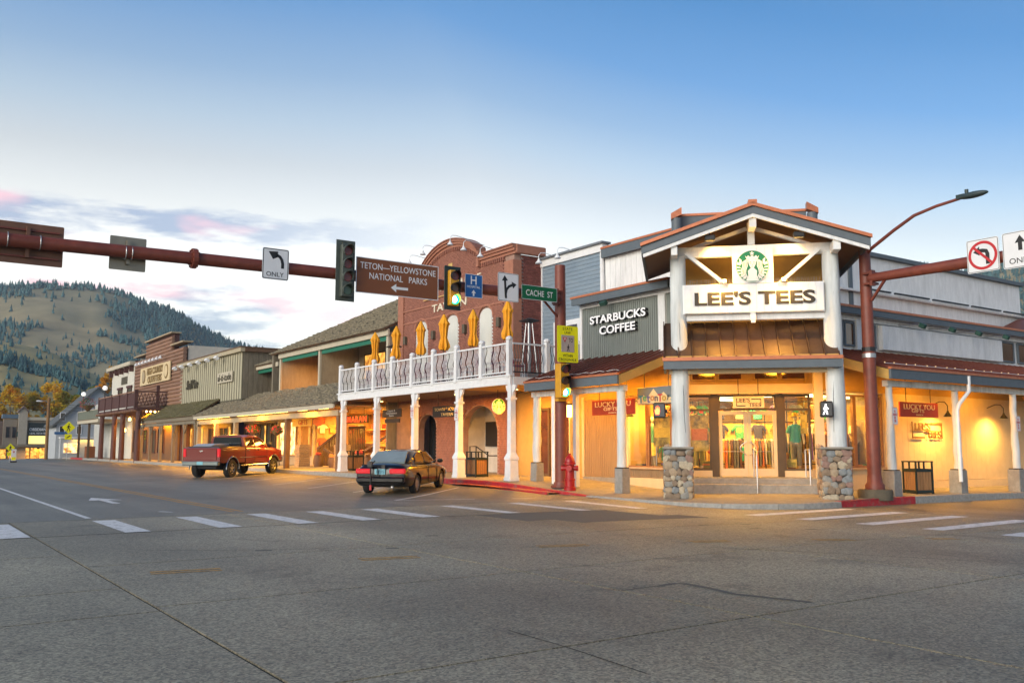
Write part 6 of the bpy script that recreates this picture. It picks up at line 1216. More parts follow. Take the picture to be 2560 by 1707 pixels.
t = thing('yield_marker', 'white and yellow in-street yield marker on a black base', 'road sign', (10.75, 98, .0)); F_ = FR((0, 98, 0), RB); MB(F_).box(10.55, 10.97, -.03, .03, .14, 1.25).build('panel', signwhite, t); MB(F_).box(10.58, 10.94, -.035, -.031, .2, .5).build('lower_panel', signyg, t); MB(F_).box(10.5, 11.02, -.15, .15, 0, .14).build('base', black, t); shape(t, F_, [(10.66, 1.05), (10.86, 1.05), (10.76, .86)], signred, -.036)
t = thing('utility_pole', 'brown wooden utility pole with street light arm', 'pole', (15.45, 112, 0)); pw = mat('pole_wood', (.24, .13, .05), .85, var=.25, st=(1, 1, .2)); MB().tube([(15.45, 112, -.1), (15.42, 112, 6.85)], [.2, .15], 10).build('pole', pw, t, True); MB().tube([(15.42, 112, 6.2), (15.1, 112, 6.5), (14.7, 112, 6.5)], .035, 6).build('lamp_arm', steel, t); MB().sph((14.5, 112, 6.46), (.36, .16, .1), 10, 6).build('lamp_head', signwhite, t, True)
for i, (z0, z1) in enumerate(((6.0, 5.6), (6.3, 5.9), (5.6, 5.4))): tag(MB().tube([(-30 + i, 118, z0 + 1.5), (-8, 115, z0 - .1), (15.42, 112, z0), (26, 117, z1 - .2), (40, 122, z1 + .3)], .02, 4).build('power_line', signblack, None), 'thin overhead power line strung from the utility pole', 'power line', 'power lines')
for x, y, lab in ((18.6, 104.5, 'brown litter box beside the slim dark balcony posts'), ): tag(part('street_bin', mat('rusty_box', (.22, .07, .02), .7), None, (x - .5, x + .4, y - .4, y + .4, .28, 1.5), bev=.03), lab, 'litter box')
# ================================================================== vehicles (built along +x = forward, z up, then parked)
def carpaint(name, c):
    m = mat(name, c, .3, metal=0., var=.04, sc=2, coat=.7, spec=.3); return m
tyre = mat('tyre_rubber', (.012, .012, .012), .8, var=.2); rimm = mat('alloy_rim', (.42, .41, .38), .35, metal=.7, var=.1); carglass = mat('car_glass', (.012, .016, .018), .04, spec=1.0, var=0); chrome = mat('chrome', (.5, .5, .5), .15, metal=1., var=.03); taill = mat('tail_lamp_red', (.42, .012, .018), .15, var=.1, emit=(.6, .01, .02), es=.35); darkpl = mat('dark_plastic', (.018, .018, .02), .6, var=.15); platem = mat('licence_plate', (.16, .42, .50), .5, var=.1)
def loft(secs, closed=True):
    """secs: list of (x, [(y,z)...half outline from bottom centre to top centre])"""
    q = MB(); n = len(secs[0][1]); vs = []
    for x, pts in secs:
        ring = [(x, y, z) for y, z in pts] + [(x, -y, z) for y, z in pts[::-1] if y > 1e-6 or True]
        vs += ring
    m = 2 * n; fs = []
    for i in range(len(secs) - 1):
        for k in range(m): fs.append((i * m + k, i * m + (k + 1) % m, (i + 1) * m + (k + 1) % m, (i + 1) * m + k))
    fs += [tuple(range(m)), tuple(range((len(secs) - 1) * m, len(secs) * m))[::-1]]
    return q.add(vs, fs)
def finish(q, name, m, parent, cuts=(), sub=1):
    """smooth a lofted shell and cut the wheel arches out of it"""
    me = q.mesh(name, m); o = bpy.data.objects.new(name, me); col.objects.link(o)
    if sub: md = o.modifiers.new('s', 'SUBSURF'); md.levels = sub; md.render_levels = sub
    hs = []
    for (x, z, r_, y0, y1) in cuts:
        h = bpy.data.objects.new('cut', MB().cyl((x, y0, z), (x, y1, z), r_, n=28).mesh('cut', darkpl)); col.objects.link(h); hs.append(h); md = o.modifiers.new('b', 'BOOLEAN'); md.object = h; md.operation = 'DIFFERENCE'; md.solver = 'EXACT'
    dg = bpy.context.evaluated_depsgraph_get(); dg.update(); nm = bpy.data.meshes.new_from_object(o.evaluated_get(dg))
    for h in hs + [o]: bpy.data.objects.remove(h)
    nm.name = name
    if not nm.materials: nm.materials.append(m)
    nm.polygons.foreach_set('use_smooth', [True] * len(nm.polygons)); nm.set_sharp_from_angle(angle=R(38))
    return link(name, nm, parent, (0, 0, 0))
def wheel(parent, x, y, r_, w_, side, spokes=6, rr_=.62):
    z = r_; t = MB(); prof = [(r_ * rr_, -w_ / 2), (r_ * .93, -w_ / 2), (r_, -w_ * .36), (r_, w_ * .36), (r_ * .93, w_ / 2), (r_ * rr_, w_ / 2)]; n = 28
    vs = [(x + p * math.cos(2 * math.pi * k / n), y + d, z + p * math.sin(2 * math.pi * k / n)) for p, d in prof for k in range(n)]; m_ = len(prof)
    t.add(vs, [(i * n + k, i * n + (k + 1) % n, (i + 1) * n + (k + 1) % n, (i + 1) * n + k) for i in range(m_ - 1) for k in range(n)] + [((m_ - 1) * n + k, (m_ - 1) * n + (k + 1) % n, (k + 1) % n, k) for k in range(n)])
    wo = t.build('wheel', tyre, parent, True); q = MB(); yo = y + side * w_ * .36
    q.tube([(x + r_ * rr_ * .97 * math.cos(a), yo, z + r_ * rr_ * .97 * math.sin(a)) for a in [2 * math.pi * k / 24 for k in range(25)]], r_ * .045, 6)
    for k in range(spokes): a = 2 * math.pi * k / spokes + .3; q.bar((x, yo, z), (x + r_ * rr_ * .95 * math.cos(a), yo - side * .01, z + r_ * rr_ * .95 * math.sin(a)), r_ * .17, .035, (0, 1, 0))
    q.cyl((x, yo - side * .03, z), (x, yo + side * .02, z), r_ * .2, r_ * .16, 14); q.build('rim', rimm, wo, True); MB().cyl((x, y - side * .06, z), (x, y + side * .02, z), r_ * rr_ * .98, n=20).build('hub_disc', darkpl, wo)
# ---- dark sedan
SD = thing('sedan', 'black four-door sedan with bicycle rack on its boot lid', 'car'); blk = carpaint('black_car_paint', (.003, .003, .0035))
def sec(x, w0, w1, zb, zm, zt, wt):      # lower body half outline
    return (x, [(0.01, zb), (w0 * .9, zb), (w0, zb + .08), (w1, zm), (w1 * .985, zm + .16), (wt, zt - .03), (wt * .6, zt), (.01, zt + .012)])
body = [sec(-2.36, .70, .74, .36, .55, .86, .60), sec(-2.30, .80, .84, .28, .55, .98, .72), sec(-1.9, .86, .89, .22, .55, 1.03, .78), sec(-1.2, .87, .90, .20, .55, 1.0, .80), sec(-.3, .87, .905, .20, .55, .97, .82), sec(.8, .87, .90, .20, .55, .95, .82), sec(1.5, .86, .89, .21, .54, .90, .76), sec(2.0, .83, .86, .24, .52, .80, .70), sec(2.28, .74, .78, .30, .50, .68, .60), sec(2.38, .60, .66, .36, .50, .60, .5)]
wr = .315; cuts = [(x, wr, .375, s * .62, s * 1.1) for x in (-1.33, 1.36) for s in (-1, 1)]
finish(loft(body), 'body', blk, SD, cuts)
cab = [(-1.86, [(.01, .96), (.62, .96), (.66, .97), (.66, .975), (.4, 1.0), (.01, 1.0)]), (-1.28, [(.01, .9), (.72, .9), (.73, 1.0), (.60, 1.30), (.4, 1.35), (.01, 1.365)]), (-.75, [(.01, .9), (.76, .9), (.77, 1.0), (.60, 1.39), (.4, 1.425), (.01, 1.435)]), (.1, [(.01, .9), (.77, .9), (.775, 1.0), (.59, 1.40), (.4, 1.43), (.01, 1.44)]), (.55, [(.01, .9), (.76, .9), (.765, .98), (.58, 1.28), (.4, 1.33), (.01, 1.35)]), (1.25, [(.01, .88), (.66, .88), (.68, .9), (.68, .905), (.4, .925), (.01, .935)])]
finish(loft(cab), 'cabin', blk, SD)
def pane(parent, pts, name='window_glass', m=carglass, off=.012):
    """glass set just proud of the cabin skin, with a little thickness"""
    p = [Vector(v) for v in pts]; nrm = (p[1] - p[0]).cross(p[2] - p[0]).normalized()
    c = sum(p, Vector()) / len(p)
    if nrm.dot(c - Vector((c.x * .6, 0, .9))) < 0: nrm = -nrm
    q = MB(); n = len(p); q.add([v + nrm * off for v in p] + [v - nrm * .02 for v in p], [tuple(range(n)), tuple(range(n, 2 * n))[::-1]] + [(i, (i + 1) % n, n + (i + 1) % n, n + i) for i in range(n)]); return q.build(name, m, parent)
rearglass = mat('pale_rear_glass', (.24, .29, .29), .06, spec=1., var=.1)  # bright sky on the rear window put into its pale base colour
pane(SD, [(-1.80, -.60, 1.015), (-1.80, .60, 1.015), (-1.20, .50, 1.345), (-1.20, -.50, 1.345)], 'rear_window', rearglass, .045)
pane(SD, [(1.14, -.62, .955), (1.14, .62, .955), (.56, .50, 1.32), (.56, -.50, 1.32)], 'windscreen', off=.02)
for s in (-1, 1):
    pane(SD, [(-1.18, s * .715, 1.02), (-.30, s * .745, 1.01), (-.30, s * .625, 1.345), (-.78, s * .625, 1.335), (-1.05, s * .66, 1.22)], 'side_window', off=.018); pane(SD, [(-.22, s * .748, 1.01), (.86, s * .735, .975), (.50, s * .64, 1.24), (.25, s * .625, 1.335), (-.22, s * .625, 1.345)], 'side_window', off=.018)
    for x in (-.26, .72): MB().box(x - .006, x + .006, s * .885, s * .907, .32, .95).build('door_seam', signblack, SD)
    for x in (-.42, .42): MB().box(x - .1, x + .1, s * .895, s * .915, .82, .86).build('door_handle', blk, SD, bev=.008)
    MB().sph((.72, s * 1.0, 1.0), (.09, .11, .075), 10, 8).build('wing_mirror', blk, SD, True); MB().box(-2.4, -2.26, s * .30 - (.0 if s > 0 else 0), s * .80, .70, .86).build('tail_lamp', taill, SD, bev=.03)
    for x in (-1.33, 1.36): wheel(SD, x, s * .77, wr, .20, s, 10, .70)
MB().box(-2.42, -2.2, -.78, .78, .40, .60).build('rear_bumper', blk, SD, bev=.05); MB().box(-2.40, -2.375, -.17, .17, .68, .85).build('licence_plate', platem, SD); text('3-8215', FR((-2.402, 0, 0), RA), (0, -.004, .765), .1, mat('plate_ink', (.03, .04, .12), .6), SD, .26, .001); MB().cyl((-2.3, -.4, .28), (-2.42, -.4, .28), .03, n=8).build('exhaust_pipe', steel, SD)
MB().box(2.2, 2.4, -.72, .72, .3, .5).build('front_bumper', blk, SD, bev=.05)
BR = thing('bicycle_rack', 'black folding bicycle rack strapped on the sedan boot', 'bike rack'); q = MB(); q.tube([(-2.43, .28, .35), (-2.46, .28, .95), (-2.1, .28, 1.1)], .022, 6).tube([(-2.43, .05, .6), (-2.46, .05, .93)], .015, 6); q.build('upright', black, BR); MB().tube([(-2.5, .55, .98), (-2.5, -.15, .96)], .025, 6).build('cross_tube', black, BR); MB().box(-2.53, -2.44, .22, .36, .92, 1.1).build('clamp', black, BR); MB().box(-2.5, -2.44, .24, .30, .18, .34).build('red_strap_tab', signred, BR); MB().box(-2.52, -2.45, -.2, -.1, .9, .99).build('pad', black, BR)
for o in (SD, BR): o.scale = (1, 1, .955); place(o, (14.58, 27.15, .052), R(43), 0, R(-1.4))
# ---- red pickup
TK = thing('pickup_truck', 'lifted dark red crew cab pickup parked at the arcade kerb', 'pickup truck'); redp = carpaint('dark_red_car_paint', (.15, .010, .005))
def tsec(x, w, zb, zt, wt): return (x, [(.01, zb), (w * .97, zb), (w, zb + .06), (w, zb + .30), (w * 1.005, zt - .22), (w * .99, zt - .06), (wt, zt), (.01, zt)])
bed = [tsec(-3.05, .96, .74, 1.42, .92), tsec(-2.98, .985, .72, 1.44, .95), tsec(-2.2, .985, .70, 1.44, .95), tsec(-.85, .985, .68, 1.44, .95)]
hood = [tsec(-.80, .985, .62, 1.44, .95), tsec(.4, .985, .62, 1.43, .95), tsec(1.55, .985, .62, 1.40, .93), tsec(2.3, .975, .66, 1.34, .88), tsec(2.85, .95, .70, 1.26, .82), tsec(2.98, .88, .74, 1.15, .74)]
tr_ = .43; tc_ = [(x, tr_, .56, s * .66, s * 1.2) for x in (-1.95, 2.0) for s in (-1, 1)]
finish(loft(bed), 'cargo_bed', redp, TK, [c for c in tc_ if c[0] < 0], 0); finish(loft(hood), 'body', redp, TK, [c for c in tc_ if c[0] > 0], 0)
tcab = [(-.86, [(.01, 1.3), (.93, 1.3), (.945, 1.44), (.84, 1.90), (.72, 1.97), (.01, 2.0)]), (-.3, [(.01, 1.3), (.94, 1.3), (.955, 1.44), (.82, 1.94), (.70, 2.01), (.01, 2.04)]), (.55, [(.01, 1.3), (.94, 1.3), (.955, 1.44), (.81, 1.92), (.68, 1.99), (.01, 2.02)]), (.95, [(.01, 1.3), (.93, 1.3), (.95, 1.43), (.80, 1.80), (.66, 1.88), (.01, 1.91)]), (1.65, [(.01, 1.25), (.88, 1.25), (.90, 1.37), (.88, 1.39), (.6, 1.41), (.01, 1.42)])]
finish(loft(tcab), 'cabin', redp, TK, (), 0)
pane(TK, [(-.868, -.80, 1.50), (-.868, .80, 1.50), (-.868, .72, 1.90), (-.868, -.72, 1.90)], 'rear_window'); pane(TK, [(1.56, -.82, 1.46), (1.56, .82, 1.46), (1.0, .64, 1.86), (1.0, -.64, 1.86)], 'windscreen', off=.02)
for s in (-1, 1):
    pane(TK, [(-.72, s * .932, 1.48), (.02, s * .94, 1.48), (.02, s * .838, 1.90), (-.66, s * .85, 1.87)], 'side_window'); pane(TK, [(.12, s * .94, 1.48), (1.25, s * .915, 1.46), (.85, s * .825, 1.80), (.62, s * .822, 1.87), (.12, s * .838, 1.90)], 'side_window')
    for x in (-.80, .06, 1.25): MB().box(x - .008, x + .008, s * .97, s * .992, .70, 1.42).build('door_seam', signblack, TK)
    for x in (-.62, .25): MB().box(x - .02, x + .17, s * .985, s * 1.01, 1.26, 1.32).build('door_handle', chrome, TK, bev=.01)
    MB().sph((1.22, s * 1.12, 1.52), (.09, .13, .14), 10, 8).build('wing_mirror', darkpl, TK, True); MB().box(-3.08, -2.97, s * .82, s * .975, 1.0, 1.38).build('tail_lamp', taill, TK, bev=.02); MB().box(-1.35, 1.4, s * .985, s * .998, .92, .955).build('side_trim', chrome, TK); MB().tube([(-1.2, s * 1.0, .56), (1.3, s * 1.0, .56)], .04, 8).build('running_board', chrome, TK)
    for x in (-1.95, 2.0):
        wheel(TK, x, s * .84, tr_, .28, s, 5, .56); q = MB(); q.tube([(x + .56 * math.cos(a), s * .985, tr_ + .56 * math.sin(a)) for a in [math.pi * (-.02 + 1.04 * k / 16) for k in range(17)]], .03, 6); q.build('arch_trim', chrome, TK, True)
MB().box(-3.075, -3.0, -.80, .80, .86, 1.40).build('tailgate', redp, TK, bev=.02); MB().box(-3.09, -3.07, -.08, .08, 1.24, 1.31).build('tailgate_badge', chrome, TK); MB().box(-3.18, -2.98, -.95, .95, .60, .80).build('rear_bumper', mat('grey_bumper', (.14, .17, .17), .4, metal=.5, var=.1), TK, bev=.03); MB().box(-3.19, -3.18, -.16, .16, .64, .79).build('licence_plate', platem, TK)
MB().box(-2.9, -.9, -.82, .82, 1.43, 1.49).build('bed_cover', mat('dark_bed_cover', (.03, .03, .032), .5), TK, bev=.02); MB().prism([(-2.6, 1.49), (-1.0, 1.49), (-1.0, 1.6), (-2.2, 1.6)], -.2, .82, 'y').build('cargo_lid', mat('pale_lid', (.4, .42, .44), .4), TK, bev=.03); MB().box(-2.6, 2.2, -.5, .5, .45, .66).build('underbody', darkpl, TK); MB().box(2.9, 3.08, -.9, .9, .6, .85).build('front_bumper', chrome, TK, bev=.03)
MB().cyl((-1.95, -.7, .43), (-1.95, .7, .43), .08, n=8).build('rear_axle', darkpl, TK)
place(TK, (14.85, 45.4, .055), R(41), 0, R(-.9))
# ================================================================== goods in the shop windows
def clothmat(n, c): return mat('cloth_' + n, c, .85, var=.15, sc=12)
CL = {n: clothmat(n, c) for n, c in (('teal', (.02, .24, .24)), ('orange', (.60, .18, .05)), ('yellow', (.62, .45, .08)), ('green', (.04, .25, .12)), ('navy', (.03, .03, .09)), ('white', (.62, .58, .50)), ('brown', (.16, .07, .03)), ('red', (.42, .04, .03)), ('grey', (.16, .16, .14)), ('purple', (.20, .10, .30)), ('olive', (.22, .20, .05)))}
plastic = mat('mannequin_cream', (.60, .50, .32), .5, var=.05)
def ell(q, rows, n=14):      # stack of ellipses (z, rx, ry, cx)
    vs = [(cx + rx * math.cos(2 * math.pi * k / n), ry * math.sin(2 * math.pi * k / n), z) for z, rx, ry, cx in rows for k in range(n)]; m = len(rows)
    q.add(vs, [(i * n + k, i * n + (k + 1) % n, (i + 1) * n + (k + 1) % n, (i + 1) * n + k) for i in range(m - 1) for k in range(n)] + [tuple(range(n))[::-1], tuple(range((m - 1) * n, m * n))]); return q
def mannequin(F, a, d, z0, top, low, lab, skirt=False, hat=None):
    """shop mannequin facing the street, with its clothes as parts; local x along the window, y into the shop"""
    t = thing('mannequin', lab, 'mannequin', (0, 0, 0), 'window mannequins'); q = MB()
    ell(q, [(.82, .155, .10, 0), (1.02, .13, .09, 0), (1.25, .165, .10, 0), (1.40, .17, .085, 0), (1.46, .06, .055, 0), (1.54, .05, .05, 0)])
    for s in (-1, 1): q.tube([(s * .08, 0, .84), (s * .09, -.01, .48), (s * .09, .01, .06), (s * .09, -.06, .02)], [.085, .06, .045, .04], 8); q.tube([(s * .17, 0, 1.39), (s * .22, .02, 1.14), (s * .24, -.06, .92), (s * .235, -.09, .82)], [.05, .042, .034, .028], 8)
    q.sph((0, -.01, 1.66), (.075, .09, .115), 12, 8); q.sph((0, -.10, 1.645), (.014, .02, .022), 6, 5); q.build('body', plastic, t, True)
    q = MB(); ell(q, [(.86, .178, .125, 0), (1.02, .158, .115, 0), (1.25, .185, .12, 0), (1.40, .18, .105, 0), (1.455, .085, .075, 0)])
    for s in (-1, 1): q.tube([(s * .14, 0, 1.39), (s * .215, .01, 1.25), (s * .235, .01, 1.16)], [.075, .075, .08], 8)
    q.build('shirt', CL[top], t, True); q = MB()
    if skirt: ell(q, [(.42, .27, .2, 0), (.7, .21, .16, 0), (.88, .165, .115, 0)])
    else:
        for s in (-1, 1): q.tube([(s * .085, 0, .90), (s * .09, -.005, .5), (s * .095, 0, .12)], [.105, .085, .075], 8)
    q.build('skirt' if skirt else 'trousers', CL[low], t, True)
    if hat: q = MB(); q.lathe([(.17, 1.70), (.172, 1.715), (.1, 1.72), (.095, 1.80), (.03, 1.83)], n=14); q.build('hat', CL[hat], t, True)
    M_ = F @ Matrix.Translation((a, d, z0)); t.matrix_world = M_; return t
FSi = FD @ Matrix.Translation((0, 29.85, 0))
MB().box(21.62, 23.0, 21.5, 23.9, .50, .76).build('window_platform', honey, CS); MB(FSi).box(.42, 1.16, .12, 1.1, .5, .76).build('window_platform', honey, CS); MB(FSi).box(3.42, 4.22, .12, 1.1, .5, .76).build('window_platform', honey, CS); MB().box(24.7, 28.0, 18.3, 19.3, .5, .76).build('window_platform', honey, CS)
mannequin(FA, -23.2, .75, .76, 'green', 'yellow', 'mannequin in green top and pale yellow skirt in the left street window', True); mannequin(FA, -22.1, .7, .76, 'purple', 'brown', 'mannequin in purple shirt in the window next to the porch column'); mannequin(FSi, 3.85, .6, .76, 'teal', 'grey', 'mannequin in teal shirt and yellow hat right of the entrance doors', hat='yellow'); mannequin(FSi, .8, .6, .76, 'navy', 'olive', 'mannequin in navy shirt left of the entrance doors'); mannequin(FB, 26.15, .65, .76, 'orange', 'white', 'mannequin in orange shirt in the right street window'); mannequin(FB, 27.3, .65, .76, 'white', 'navy', 'mannequin in white shirt near the right end of the side window')
def tee(q, x, y, z, s, n):      # flat shirt shape hung on a wall or rail
    pts = [(-.16, 0), (.16, 0), (.17, .38), (.28, .26), (.34, .36), (.2, .55), (.08, .58), (0, .54), (-.08, .58), (-.2, .55), (-.34, .36), (-.28, .26), (-.17, .38)]
    q.prism([(x + a * s, z + b * s) for a, b in pts], y, y + n, 'y')
names = list(CL); rr = random.Random(4)
for wi, (F_, a0, a1, d) in enumerate(((FSi, -.6, 5.2, 1.9), (FA, -23.6, -21.6, 1.55), (FB, 25.6, 27.9, 1.32))):
    k = 0
    for z in (1.0, 1.75, 2.4):
        a = a0 + .3
        while a < a1:
            c = rr.choice(names); q = MB(F_); tee(q, a, d - .05, z, .85, .075); o = q.build('display_shirt', CL[c], None, bev=.022)
            tag(o, '%s shirt hung on the display wall behind the %s' % (c, ('entrance doors', 'left street windows', 'right street windows')[wi]), 'shirt', 'shirts on the display walls'); MB(F_).box(a - .08, a + .08, d - .056, d - .051, z + .22, z + .36).build('print', CL[rr.choice(names)], o); a += .62
    t = thing('display_grid', 'tall dark display grid behind the %s' % ('entrance doors', 'left street windows', 'right street windows')[wi], 'display stand', F_ @ Vector(((a0 + a1) / 2, d + .05, .5))); q = MB(F_)
    for z in (.9, 1.6, 2.3, 2.98): q.box(a0, a1, d + .03, d + .05, z, z + .03)
    for i in range(9): a = a0 + (a1 - a0) * i / 8; q.box(a - .012, a + .012, d + .05, d + .07, .5, 3.05)
    q.build('grid', black, t); MB(F_).box(a0, a1, d + .075, d + .10, .5, 2.3).build('backing', mat('amber_panel', (.66, .42, .10), .8, var=.35, sc=3), t)
for i, (u, lab) in enumerate(((1.75, 'left'), (2.85, 'right'))):
    t = thing('clothes_rack', 'crowded clothes rack just inside the %s entrance door' % lab, 'clothes rack', FSi @ Vector((u, 1.2, .5)), 'clothes racks inside the doors'); q = MB(FSi); q.tube([(u - .42, 1.25, .5), (u - .42, 1.25, 1.75), (u + .42, 1.25, 1.75), (u + .42, 1.25, .5)], .018, 6); q.build('rail', steel, t)
    for j in range(9):
        x = u - .37 + j * .092; c = rr.choice(['orange', 'white', 'brown', 'yellow', 'red', 'olive', 'grey']); ln = rr.uniform(.75, 1.0); q = MB(FSi); q.prism([(1.05, 1.70), (1.25, 1.74), (1.45, 1.70), (1.49, 1.70 - ln), (1.01, 1.70 - ln)], x, x + rr.uniform(.03, .07), 'x'); q.build('garment', CL[c], t)
post = mat('window_poster', (.62, .48, .12), .7, var=.4, sc=4, c2=(.13, .11, .05), th=.5, sharp=6)  # yellow lamplight put into the sheet colours
for F_, a0, a1, z0, z1, lab in ((FSi, .5, 1.1, 1.35, 2.5, 'large olive printed poster in the window left of the doors'), (FSi, 3.5, 3.8, .84, 1.1, 'small pale notice at the foot of the window right of the doors'), (FSi, 3.95, 4.15, 1.9, 2.5, 'narrow printed poster high in the window right of the doors'), (FA, -22.5, -21.7, 1.5, 2.5, 'bright printed poster in the window beside the porch column')):
    t = thing('window_poster', lab, 'poster', F_ @ Vector(((a0 + a1) / 2, .14, z0)), 'window posters'); MB(F_).box(a0, a1, .13, .14, z0, z1).build('sheet', post, t); MB(F_).box(a0 + .05, a1 - .05, .126, .129, z0 + (z1 - z0) * .3, z0 + (z1 - z0) * .62).build('print', CL[rr.choice(['orange', 'yellow', 'olive'])], t)
    for aa in (a0 + .05, a1 - .05): MB(F_).cyl((aa, .135, z1), (aa, .135, 3.2), .003, n=4).build('cord', black, t)

# folded piles and small boxes on the window platforms
for wi, (F_, a0, a1, d0, nm) in enumerate(((FA, -23.65, -21.6, .25, 'left street windows'), (FSi, .45, 1.12, .22, 'window left of the doors'), (FSi, 3.45, 4.18, .22, 'window right of the doors'), (FB, 24.9, 27.9, .28, 'right street windows'))):
    a = a0 + .08
    while a < a1 - .2:
        c = rr.choice(names); t = thing('folded_pile', 'folded %s clothes stacked at the foot of the %s' % (c, nm), 'clothes', F_ @ Vector((a + .12, d0 + .12, .762)), 'folded clothes in the windows')
        for j in range(rr.randint(2, 6)): MB(F_).box(a + rr.uniform(0, .02), a + .24 + rr.uniform(0, .03), d0 + rr.uniform(0, .03), d0 + .26, .762 + j * .045, .762 + j * .045 + .042).build('folded_shirt', CL[c] if j % 3 else CL[rr.choice(names)], t, bev=.012)
        a += rr.uniform(.32, .5)
for F_, u, d, lab in ((FSi, .2, 1.35, 'clothes rack behind the window left of the doors'), (FSi, 4.3, 1.35, 'clothes rack behind the window right of the doors'), (FA, -22.7, 1.2, 'clothes rack behind the left street windows'), (FB, 26.8, 1.05, 'clothes rack behind the right street windows')):
    t = thing('clothes_rack', lab, 'clothes rack', F_ @ Vector((u, d, .5)), 'clothes racks inside the windows'); z0 = 1.95; q = MB(F_); q.tube([(u - .8, d, .5), (u - .8, d, z0), (u + .8, d, z0), (u + .8, d, .5)], .018, 6); q.build('rail', steel, t)
    for j in range(16):
        x = u - .75 + j * .097; c = rr.choice(names); ln = rr.uniform(.6, .95); q = MB(F_); w_ = rr.uniform(.02, .06); q.prism([(d - .18, z0 - .05), (d, z0 - .01), (d + .18, z0 - .05), (d + .23, z0 - ln), (d - .23, z0 - ln)], x, x + w_, 'x'); q.build('garment', CL[c], t)
# ================================================================== hills and trees
drygrass = mat('dry_grass_slope', (.36, .28, .145), .95, var=.3, sc=.03, c2=(.215, .20, .11), th=.50, sharp=3); drygrass2 = mat('golden_grass_slope', (.48, .36, .14), .95, var=.25, sc=.05, c2=(.30, .25, .11), th=.55, sharp=3)
RID = [(-60, .05), (0, .16), (25, .196), (27, .187), (28.6, .172), (30.5, .185), (36, .15), (48, .10), (62.5, .07), (68, .088), (71, .104), (72.8, .113), (74.3, .1275), (76, .143), (77.5, .1506), (79.2, .1611), (80.9, .1629), (82.3, .1623), (83.6, .159), (84.9, .157), (95, .15), (110, .13), (140, .08), (200, .03)]
SPU = [(74, 0), (77, .035), (78.9, .0709), (80.7, .0852), (81.9, .0975), (83.5, .1053), (84.8, .1078), (95, .11), (115, .07), (130, 0)]
RR = 950.
def hillz(az, r_):
    s = lerpt(az, RID); n = noise.noise(Vector((az * .35, r_ * .004, 1.7))) + .5 * noise.noise(Vector((az * .9, r_ * .009, 4.2)))
    if r_ < RR: t = max(0, (r_ - 340) / (RR - 340)); k = t ** 1.25; z = s * RR * k + 26 * n * k * (1 - t) * 2.2
    else: z = s * RR - (r_ - RR) * .12
    return z - 1.6
def spurz(az, r_):
    s = lerpt(az, SPU); rp = 440.
    if r_ < rp: t = max(0, (r_ - 250) / (rp - 250)); z = s * rp * t ** 1.1 + 4 * noise.noise(Vector((az * .6, r_ * .012, 8.1))) * t * (1 - t) * 3
    else: z = s * rp - (r_ - rp) * .2
    return z - 1.7
def polar(name, m, a0, a1, na, rs, zf):
    q = MB(); vs = []
    for r_ in rs:
        for i in range(na + 1): az = a0 + (a1 - a0) * i / na; vs.append((r_ * math.cos(R(az)), r_ * math.sin(R(az)), zf(az, r_)))
    q.add(vs, [(j * (na + 1) + i, j * (na + 1) + i + 1, (j + 1) * (na + 1) + i + 1, (j + 1) * (na + 1) + i) for j in range(len(rs) - 1) for i in range(na)])
    o = q.build(name, m, None, True, fix=False); return struct(o)
polar('hill', drygrass, -60, 200, 330, [340 + i * 30.5 for i in range(21)] + [1000, 1080, 1200, 1500], hillz); polar('foothill', drygrass2, 73, 131, 110, [250 + i * 19 for i in range(11)] + [470, 520, 600], spurz)
def pinemesh(q, x, y, z, h, rr):
    k = 6; wf = rr.uniform(.7, 1.45)
    for j, (b, t, w_) in enumerate(((.08, .45, .24), (.28, .66, .19), (.48, .85, .14), (.68, 1.0, .085))):
        vs = [(x, y, z + h * t)] + [(x + h * w_ * wf * rr.uniform(.55, 1.4) * math.cos(2 * math.pi * (i + j * .5) / k), y + h * w_ * wf * rr.uniform(.55, 1.4) * math.sin(2 * math.pi * (i + j * .5) / k), z + h * (b + rr.uniform(-.07, .06))) for i in range(k)]
        q.add(vs, [(0, 1 + i, 1 + (i + 1) % k) for i in range(k)])
    q.cyl((x, y, z - .6), (x, y, z + h * .15), h * .022, n=5)
pinem = mat('pine_green', (.04, .10, .105), .9, var=.4, sc=.25, orand=.3); rr = random.Random(21)  # bluish haze mixed into the pine colour
pm_ = []
for i in range(5): q = MB(); pinemesh(q, 0, 0, 0, 1, rr); pm_.append(q.mesh('pine_tree', pinem, fix=False))
dense = MB(); solo = []
for _ in range(62000):
    sp = rr.random() < .42
    if sp: az = rr.uniform(75, 92); r_ = rr.uniform(262, 452); z = spurz(az, r_); s = lerpt(az, SPU) * 440; t = (z + 1.7) / max(s, 1)
    else: az = rr.choice((rr.uniform(68, 90), rr.uniform(68, 90), rr.uniform(68, 90), rr.uniform(22, 34))); r_ = rr.uniform(420, 985); z = hillz(az, r_); t = (r_ - 340) / (RR - 340)
    px, py = r_ * math.cos(R(az)), r_ * math.sin(R(az)); n = noise.noise(Vector((px * .011, py * .011, 3.3))) + .45 * noise.noise(Vector((px * .035, py * .035, 9.3)))
    if z < 2: continue
    if sp: p = .8 if (t < .78 - .02 * abs(az - 84) and n > -.05) else .9 if n > .42 else .05
    elif az < 40: p = 1.0
    else:
        p = .03
        if az < 78.2 - (1 - t) * 2.5 and n > -.38 + .5 * (1 - t): p = .95
        elif n > .30: p = .75
        elif t > .965 and az < 83 and az > 76: p = .75
    if rr.random() > p: continue
    h = rr.uniform(3.2, 7.6) * r_ / 850 if not sp else rr.uniform(1.9, 4.2)
    if p < .2 and len(solo) < 150: solo.append((px, py, z, h))
    elif len(dense.v) < 430000: pinemesh(dense, px, py, z, h, rr)
